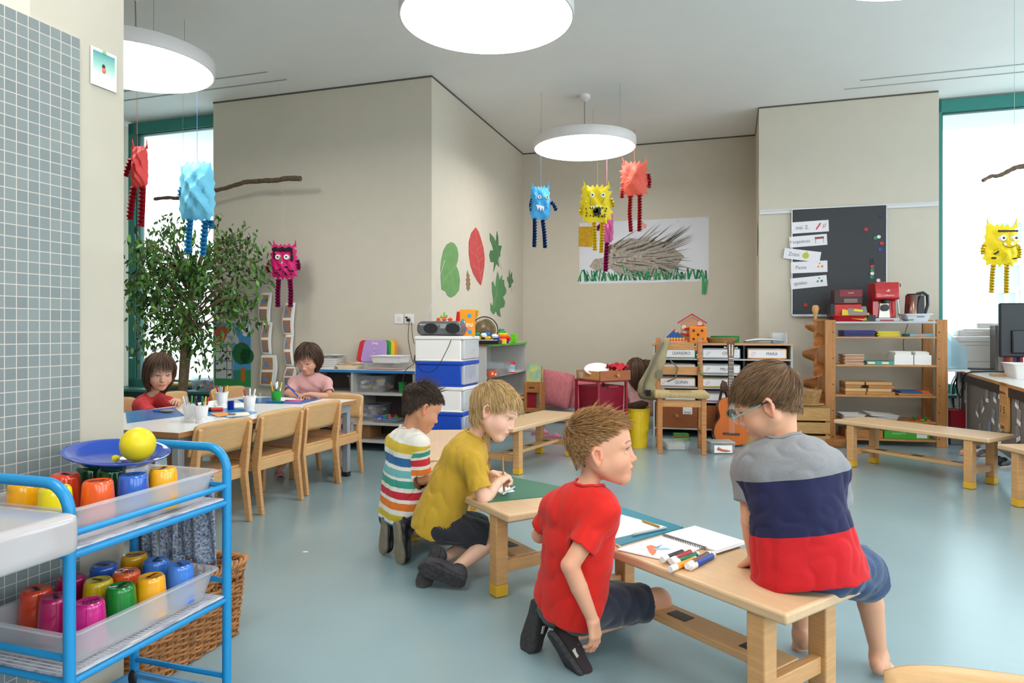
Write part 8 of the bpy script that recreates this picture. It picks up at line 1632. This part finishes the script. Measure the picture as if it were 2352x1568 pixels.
monster('magenta paper monster with black hair hanging by the left wall', 623, 681, 563, 638, 6.05, 'D81870', '98185C', [[(640, 640), (638, 670), (638, 705)], [(666, 640), (668, 670), (667, 705)]], [[(622, 598), (615, 612), (617, 626)], [(682, 596), (686, 610), (684, 620)]], [(651, 564, 414, 'D89098', None)], face_pink, seed=3, w=.040)
monster('blue paper monster with white teeth under the far lamp', 1219, 1263, 430, 503, 6.2, '4AAAE8', '18407C', [[(1228, 500), (1228, 535), (1227, 568)], [(1246, 503), (1250, 535), (1252, 570)]], [[(1223, 455), (1219, 470), (1221, 485)], [(1264, 463), (1272, 470), (1278, 484)]], [(1242, 432, 296, '7A9AC8', None)], face_blue, seed=4, w=.036)
monster('yellow paper monster with a black mouth patch under the far lamp', 1336, 1402, 428, 508, 6.0, 'E6CC14', 'DDC21A', [[(1364, 508), (1366, 545), (1366, 575)], [(1383, 508), (1382, 545), (1381, 580)]], [[(1340, 470), (1334, 482), (1336, 494)], [(1402, 456), (1407, 466), (1406, 476)]], [(1373, 430, 313, 'D8B85A', None)], face_yel, seed=5, w=.036, spike=.16)
monster('pink paper monster seen from the side behind the yellow one', 1386, 1408, 482, 556, 6.3, 'D060A0', '96185A', [[(1394, 555), (1392, 590), (1391, 624)]], [[(1384, 515), (1376, 520), (1371, 528)]], [(1394, 484, 334, 'D88A9A', None)], seed=6, dep=.12, w=.042, spike=.08, ears=False)
monster('coral red paper monster hanging at the right of the far lamp', 1427, 1486, 374, 448, 6.2, 'E4604E', 'B01C2A', [[(1448, 448), (1446, 490), (1449, 533)], [(1469, 446), (1469, 485), (1468, 532)]], [[(1432, 420), (1430, 438), (1428, 456)], [(1488, 398), (1492, 415), (1490, 431)]], [(1457, 376, 298, 'D86A5A', None)], seed=7, w=.036, spike=.17, dep=.13)
monster('smiling yellow paper monster hanging in the right window', 2262, 2337, 518, 608, 4.3, 'E4C800', 'DCC020', [[(2281, 606), (2278, 640), (2277, 672)], [(2312, 604), (2311, 640), (2311, 674)]], [[(2261, 560), (2256, 572), (2258, 584)], [(2337, 562), (2342, 578), (2339, 594)]], [(2300, 518, 410, 'E8E0C0', None)], face_yel2, seed=8, w=.026)
# branches
bark = mat('bark', '6E5A48', .85, noise=.5, nscale=40, bump=1, bscale=60, bdist=.004)
def branch(pts, r, label, hang):
    q = [P(*p) for p in pts]; out = []
    for i in range(len(q)-1):
        for k in range(6): out.append(q[i].lerp(q[i+1], k/6)+Vector((0, 0, .007*math.sin(i*2.3+k*.4+1.3*math.sin(i)))))
    out.append(q[-1]); c = out[0]; n = len(out); t = thing('branch', label, 'branch', c); MB().tube([p-c for p in out], [r[0]+(r[1]-r[0])*i/(n-1)+.0015*math.sin(i*2.1) for i in range(n)], 8).build('branch_wood', bark, t)
    for (u, v, Y) in hang: p = P(u, v, Y)-c; MB().tube([p, (p.x, p.y, CZ-c.z)], .0012, 5).build('string', M('9ABFA8', .6), t)
branch([(355, 457, 6.5), (400, 455, 6.44), (460, 447, 6.36), (520, 433, 6.27), (560, 420, 6.2), (610, 413, 6.12), (650, 412, 6.05), (690, 410, 5.98)], (.016, .024), 'long bare branch hanging by the left window and wall', ((640, 412, 6.07), (420, 452, 6.42)))
branch([(2257, 415, 4.2), (2285, 404, 4.2), (2310, 395, 4.2), (2340, 385, 4.2), (2420, 378, 4.2), (2520, 360, 4.2)], (.010, .017), 'bare branch hanging in front of the right window', ((2330, 388, 4.2), (2480, 366, 4.2)))
# ---------------------------------------------------------------- wall posters
def wsheet(b, u0, v0, u1, v1, name, label, cat, m, th=.002, tilt=0, group=None):
    a0, zt = wallp(u0, v0, b); a1, zb = wallp(u1, v1, b); t = TR(name, label, cat, (a0+a1)/2, b-.0, (zt+zb)/2, 0, group, rot=(0, tilt, 0)); w, h = a1-a0, zt-zb; MB().box(-w/2, w/2, -th, 0, -h/2, h/2).build('sheet', m, t, smooth=0); return t, w, h
t, w, h = wsheet(8.149, 1331, 512, 1628, 646, 'hedgehog_poster', 'big white poster with a collage hedgehog and green paper grass', 'poster', M('DADAE2', .6))
rd = random.Random(11)
MB().prismy([(-.42*w, -.22*h), (-.36*w, -.30*h), (-.24*w, -.26*h), (-.18*w, -.38*h), (.20*w, -.42*h), (.32*w, -.1*h), (.18*w, .14*h), (-.10*w, .22*h), (-.26*w, .12*h), (-.30*w, -.08*h), (-.38*w, -.1*h)], -.004, -.002).build('hedgehog_body', mat('newsprint', 'BDB2A4', .8, col2='8E8478', nscale=26), t, smooth=0)
for nm, c, n in (('grey_spines', 'A49C92', 60), ('brown_spines', '6E6258', 34), ('black_spines', '35302C', 26)):
    b = MB()
    for k in range(n):
        x, z = rd.uniform(-.24, .22)*w, rd.uniform(-.30, .14)*h; a = math.radians(35-60*(.5-z/h*1.2)+rd.uniform(-14, 14)); a = math.radians(-35+75*min(1, max(0, (z/h+.35)/.5))+rd.uniform(-9, 9)); L = rd.uniform(.12, .26)*w; W2_ = rd.uniform(.004, .010)*(1.6 if c == 'A49C92' else .8); d = Vector((math.cos(a), math.sin(a))); e = Vector((-d.y, d.x))
        y = -.0045-.0001*rd.randint(0, 20); b.add([(x-e.x*W2_, y, z-e.y*W2_), (x+d.x*L, y-.004, z+d.y*L), (x+e.x*W2_, y, z+e.y*W2_)], [(0, 1, 2)])
    b.build(nm, M(c, .8), t, smooth=0, solid=.001)
b = MB(); [b.cbox(((-.23+rd.uniform(-.04, .06))*w, -.006, rd.uniform(-.05, .12)*h), (.03, .001, .025), Matrix.Rotation(rd.uniform(0, 3), 3, 'Y')) for _ in range(9)]; b.build('brown_leaves', M('7A5A48', .8), t, smooth=0)
for c, n, sd_ in (('1E6A44', 46, 1), ('2E9A5A', 34, 2)):
    b = MB()
    for k in range(n): x = (-.49+.98*k/n)*w+rd.uniform(-.02, .02); L = rd.uniform(.10, .2)*h*(1 if sd_ == 1 else 1.5 if k % 6 == 0 else .9); b.cbox((x, -.006-.001*sd_, -.46*h+L/2), (rd.uniform(.012, .024)*(1 if sd_ == 1 else .6), .001, L), Matrix.Rotation(rd.uniform(-.5, .5), 3, 'Y'))
    b.build('paper_grass', M(c, .7), t, smooth=0)
MB().cbox((.46*w, -.012, -.56*h), (.03, .002, .20)).cbox((.48*w, -.016, -.58*h), (.02, .002, .17), Matrix.Rotation(.12, 3, 'Y')).build('hanging_grass', M('3A9A5E', .7), t, smooth=0); MB().prismy([(-.505*w, .12*h), (-.40*w, .10*h), (-.385*w, .20*h), (-.37*w, .40*h), (-.40*w, .43*h), (-.50*w, .44*h)], -.012, -.004).build('paper_sun', mat('yellow_crepe', 'D8A818', .7, noise=.25, nscale=30, bump=.7, bscale=50), t, smooth=0)
b = MB()
for x, z in ((-.25, .40), (-.24, .34), (.0, .44), (.02, .40), (-.01, .37)): b.cbox((x*w, -.008, z*h), (.035, .001, .05), Matrix.Rotation(x*9, 3, 'Y'))
b.build('pink_flower', M('E8A090', .7), t, smooth=0); b = MB(); [b.ball((x*w, -.003, z*h), .004, 6, 4) for x, z in ((.49, .48), (.39, .47), (.27, .46), (-.48, 0), (.49, -.47))]; b.build('push_pin', km, t)
# colouring poster and paper strips on the left wall
t, w, h = wsheet(5.408, 493, 742, 576, 888, 'storybook_poster', 'colouring poster with a house, a round tree and a blue sky', 'poster', M('4A9AD0', .6))
b = MB(); b.box(-.5*w, .5*w, -.003, -.002, -.5*h, -.24*h); b.build('green_ground', M('2E8A4A', .7), t, smooth=0); MB().box(-.48*w, .02*w, -.0035, -.002, -.38*h, .30*h).prismy([(-.20*w, .30*h), (.28*w, .10*h), (.0, .46*h)], -.0035, -.002).build('white_house', M('C8C8C8', .7), t, smooth=0); MB().prismy([(-.5*w, .18*h), (-.5*w, .44*h), (-.02*w, .47*h), (-.22*w, .22*h)], -.0045, -.003).build('red_roof', M('C8503A', .7), t, smooth=0)
b = MB()
for z in (-.24, -.1, .05, .16): b.box(-.48*w, .0, -.0045, -.0035, z*h-.003, z*h+.003)
for x in (-.47, -.15, .0): b.box(x*w-.003, x*w+.003, -.0045, -.0035, -.38*h, .18*h)
for k in range(16): b.cbox((rd.uniform(-.44, -.04)*w, -.0042, rd.uniform(-.34, .12)*h), (.02, .001, .018), Matrix.Rotation(k, 3, 'Y'))
b.build('ink_lines', M('2E3030', .7), t, smooth=0); b = MB(); disc(b, .26*w, -.004, .02*h, .25*w, 0, .002, 30); disc(b, .40*w, -.004, -.02*h, .18*w, 0, .002, 30); b.build('tree_crown', mat('tree_green', '1E6A3E', .7, noise=.3, nscale=50), t, smooth=0); MB().box(.24*w, .36*w, -.006, -.004, -.42*h, -.20*h).build('tree_trunk', M('B86A2A', .7), t, smooth=0)
b = MB(); [disc(b, x*w, -.006, z*h, .006, 0, .002, 8) for x, z in ((.2, .2), (.28, .23), (.36, .2), (.43, .17), (.24, .15))]; b.build('red_apple', M('D83A2A', .6), t, smooth=0); b = MB(); [disc(b, x*w, -.003, z*h, .03, 0, .002, 14) for x, z in ((.32, .40), (.42, .44), (.45, .37), (.36, .34))]; b.build('cloud', paper, t, smooth=0); MB().cbox((.40*w, -.006, .39*h), (.03, .001, .04)).build('cloud_mark', km, t, smooth=0); MB().box(.06*w, .12*w, -.006, -.004, -.38*h, -.27*h).build('blue_figure', M('3A6AB0', .6), t, smooth=0)
strips = [(597, 622, 672, 742, 'top of the left strip'), (603, 624, 740, 815, 'middle of the left strip'), (598, 634, 815, 888, 'bottom of the left strip'), (652, 676, 695, 770, 'top of the right strip'), (656, 674, 768, 842, 'middle of the right strip'), (655, 680, 842, 888, 'bottom of the right strip')]
for (u0, u1, v0, v1, nm) in strips:
    a0, zt = wallp(u0, v0, 5.37); a1, zb = wallp(u1, v1, 5.37); w, h = a1-a0, zt-zb; t = TR('photo_sheet', 'white sheet with folded-paper photos, '+nm+' on the wall', 'paper', (a0+a1)/2, 5.37, (zt+zb)/2, 0, 'photo strips on the left wall'); f = lambda u, v: (-w/2+w*u+.012*math.sin(v*4+w*30), -.018*math.sin(v*math.pi)*math.cos(u*2), -h/2+h*v)
    MB().grid(f, 8, 12).build('curled_paper', paper, t, solid=.0012); g = lambda u, v, s: tuple(Vector(f(.12+.62*u, s[0]+(s[1]-s[0])*v))+Vector((0, -.0015, 0)))
    for s, c in (((.08, .46), 'B07A58'), ((.54, .92), 'C08A6A')): MB().grid(lambda u, v: g(u, v, s), 4, 6).build('photo_print', mat('photo_'+c, c, .4, noise=.2, nscale=20), t); MB().grid(lambda u, v: tuple(Vector(g(.2+.6*u*(1-v), .25+.5*v, s))+Vector((0, -.001, 0))), 5, 4).build('blue_fold', M('5A8AB8', .5), t)
# small photo pinned on the tiled wall
pa, pb_ = PG(206, 150, -1.499), PG(266, 160, -1.499); ph = thing('pinned_photo', 'small square beach photo pinned to the beige wall beside the tiles', 'photo', (PG(237, 160, -1.4985)), TH+math.pi/2); ba0, ba1 = INV(PG(207, 150, -1.499))[1], INV(PG(266, 160, -1.499))[1]; W3 = (ba1-ba0); H3 = PG(208, 107, -1.499).z-PG(208, 194, -1.499).z
MB().box(-W3/2, W3/2, -.003, -.001, -H3*.5, H3*.5).build('photo_card', M('E6E0DC', .5), ph, smooth=0)
seam = mat('photo_sea', '3E9490', .3); n_ = seam.node_tree.nodes; tx_ = n_.new('ShaderNodeTexCoord'); sp_ = n_.new('ShaderNodeSeparateXYZ'); rm_ = n_.new('ShaderNodeValToRGB'); mr_ = n_.new('ShaderNodeMapRange'); mr_.inputs[1].default_value = -H3*.28; mr_.inputs[2].default_value = H3*.42; seam.node_tree.links.new(tx_.outputs['Object'], sp_.inputs[0]); seam.node_tree.links.new(sp_.outputs[2], mr_.inputs[0]); seam.node_tree.links.new(mr_.outputs[0], rm_.inputs[0]); rm_.color_ramp.elements[0].color = rgb('E4D8D0'); rm_.color_ramp.elements[1].color = rgb('2A8488'); e_ = rm_.color_ramp.elements.new(.45); e_.color = rgb('8ABCAA'); seam.node_tree.links.new(rm_.outputs[0], n_['Principled BSDF'].inputs['Base Color'])
MB().box(-W3*.42, W3*.42, -.0036, -.003, -H3*.28, H3*.42).build('photo_print', seam, ph, smooth=0); MB().ball((-.002, -.004, .006), .006, 8, 6, (.8, .3, 1)).build('bather_hair', M('3A2A24', .6), ph); MB().ball((-.001, -.004, -.003), .006, 8, 6, (1, .3, 1.3)).build('bather', M('D86A5A', .6), ph); MB().ball((0, -.004, H3*.45), .006, 12, 8, (1, .4, 1)).build('pin_magnet', M('7AB080', .4), ph)
# window sill: books, boxes
o = MB().box(-.11, .11, -.08, .08, 0, .022).build('yellow_book', M('D8B820', .5), None, .002); solo(o, 'yellow book on top of the pile on the left window sill', 'book', RM(-5.25, 5.48, .4545), TH)
o = MB().box(-.12, .12, -.085, .085, 0, .020).build('grey_book', M('5A6A6A', .5), None, .002); solo(o, 'dark grey book in the pile on the left window sill', 'book', RM(-5.24, 5.48, .4325), TH)
o = MB().box(-.12, .12, -.085, .085, 0, .020).build('green_book', M('3A5A50', .5), None, .002); solo(o, 'green book at the bottom of the pile on the window sill', 'book', RM(-5.24, 5.48, .411), TH)
cbin('clear box of coloured craft bits on the left window sill', -4.86, 5.48, .411, .24, .16, .11, lid=True); blob_pile('%(c)s felt ball in the clear box on the window sill', -4.86, 5.48, .415, .17, .10, .07, ('E87A7A', 'A890C8', 'E4D8C8', 'D0303A', '2E6AC8', 'E87A7A'), 22, 'felt_ball', 'craft ball', 9, .032, 'felt balls on the window sill')
cbin('pale blue-lidded clear box left of the craft bits on the sill', -5.02, 5.50, .411, .09, .14, .09)
o = MB().box(-.5, .5, -.2, .2, 0, .10).build('gym_mat', M('2E7A52', .6), None, .01); solo(o, 'low green foam mat on the floor against the left wall', 'mat', RM(-4.05, 5.18, 0), TH)
# ---------------------------------------------------------------- the ficus tree
fl_ = thing('ficus_tree', 'tall potted weeping fig with several thin trunks before the left window', 'plant', RM(-4.78, 5.02, 0), 0); f0 = Vector(fl_.location); rd = random.Random(21)
MB().lathe([(1e-7, 0), (.13, 0), (.17, .28), (.18, .30), (.165, .30), (.155, .27), (1e-7, .26)], 32).build('plant_pot', M('B8B4AC', .5), fl_); MB().lathe([(1e-7, .262), (.155, .262)], 24).build('soil', M('3A2A20', .9), fl_)
def fp(u, v, dY=0): return P(u, v, 5.93+dY)-f0
trk = mat('ficus_bark', '8A7258', .8, noise=.35, nscale=30, bump=.6, bscale=50); b = MB(); base = Vector((0, 0, .26)); tips = []
def limb(pts, r0, r1): b.tube(pts, [r0+(r1-r0)*i/(len(pts)-1) for i in range(len(pts))], 8); return pts
limb([base, fp(420, 868), fp(423, 800), fp(425, 740), fp(440, 700), fp(447, 660)], .030, .020); limb([base+Vector((.02, 0, 0)), fp(428, 870, .03), fp(435, 800, .05), fp(436, 740), fp(442, 700)], .022, .015); limb([base+Vector((-.02, .02, 0)), fp(414, 860, .05), fp(418, 790, .08), fp(420, 720, .05)], .015, .01); limb([fp(445, 690), fp(455, 620), fp(470, 560)], .016, .008); limb([fp(445, 690), fp(425, 640), fp(410, 570)], .014, .007); limb([fp(428, 760), fp(470, 700), fp(520, 640)], .012, .006); limb([fp(423, 760), fp(390, 690), fp(350, 620)], .012, .006)
cents = []
for k in range(95):
    v = rd.triangular(485, 850, 600); c_, w_ = 430+(.15*(620-v) if v < 620 else 0), (150 if 540 < v < 720 else 110 if v < 540 else 85); u = rd.uniform(c_-w_, c_+w_)
    if u > 600 or u < 296: continue
    cents.append((u, v, rd.uniform(-.3, .25)))
cents += [(u, v, 0) for u in (305, 325) for v in (560, 600, 640, 680, 720, 770)]+[(335, 560, .1), (350, 525, 0), (385, 495, .1), (500, 490, 0), (560, 550, 0), (590, 560, .05), (600, 595, 0), (612, 640, 0), (560, 700, 0), (590, 680, -.05), (370, 765, 0), (460, 800, 0), (470, 850, 0), (545, 730, -.1), (320, 800, .05), (595, 735, 0), (620, 610, 0), (575, 520, 0)]
for u, v, dY in cents:
    tip = fp(u, v, dY); st = fp(443+rd.uniform(-15, 15), min(760, max(640, v+50)), dY*.2); mid = st.lerp(tip, .5)+Vector((0, 0, .07)); b.tube([st, mid, tip], [.007, .005, .0025], 5); tips.append((st, mid, tip))
b.build('trunk', trk, fl_)
NL = 3500; vs = []; fs = []; sh = []
for k in range(NL):
    st, mid, tip = tips[rd.randrange(len(tips))]; s = rd.random()**.5; p = (mid.lerp(tip, s) if s > .3 else st.lerp(mid, s*3))+Vector((rd.gauss(0, .055), rd.gauss(0, .07), rd.gauss(-.02, .06))); L = rd.uniform(.045, .075); Wf = L*.42
    d = Vector((rd.gauss(0, .6), rd.gauss(0, .6), -1.0+rd.gauss(0, .45))).normalized(); e = d.cross(Vector((rd.gauss(0, 1), rd.gauss(0, 1), .3))).normalized(); n = d.cross(e); o = len(vs)
    vs += [tuple(p), tuple(p+d*L*.35+e*Wf*.5+n*.004), tuple(p+d*L*.7+e*Wf*.32+n*.003), tuple(p+d*L), tuple(p+d*L*.7-e*Wf*.32+n*.003), tuple(p+d*L*.35-e*Wf*.5+n*.004), tuple(p+d*L*.5)]; fs += [(o, o+1, o+6, o+5), (o+1, o+2, o+3, o+6), (o+6, o+3, o+4, o+5)]; sh += [rd.random()]*7
lm = hairmat('ficus_leaf', '142E18', '35602C', '5E8A3A'); lm.node_tree.nodes['Principled BSDF'].inputs['Roughness'].default_value = .35
lf = npmesh('foliage', np.array(vs), np.array([f for f in fs]), lm, fl_, {'t': np.array(sh)}, (0, 0, 0), smooth=False)
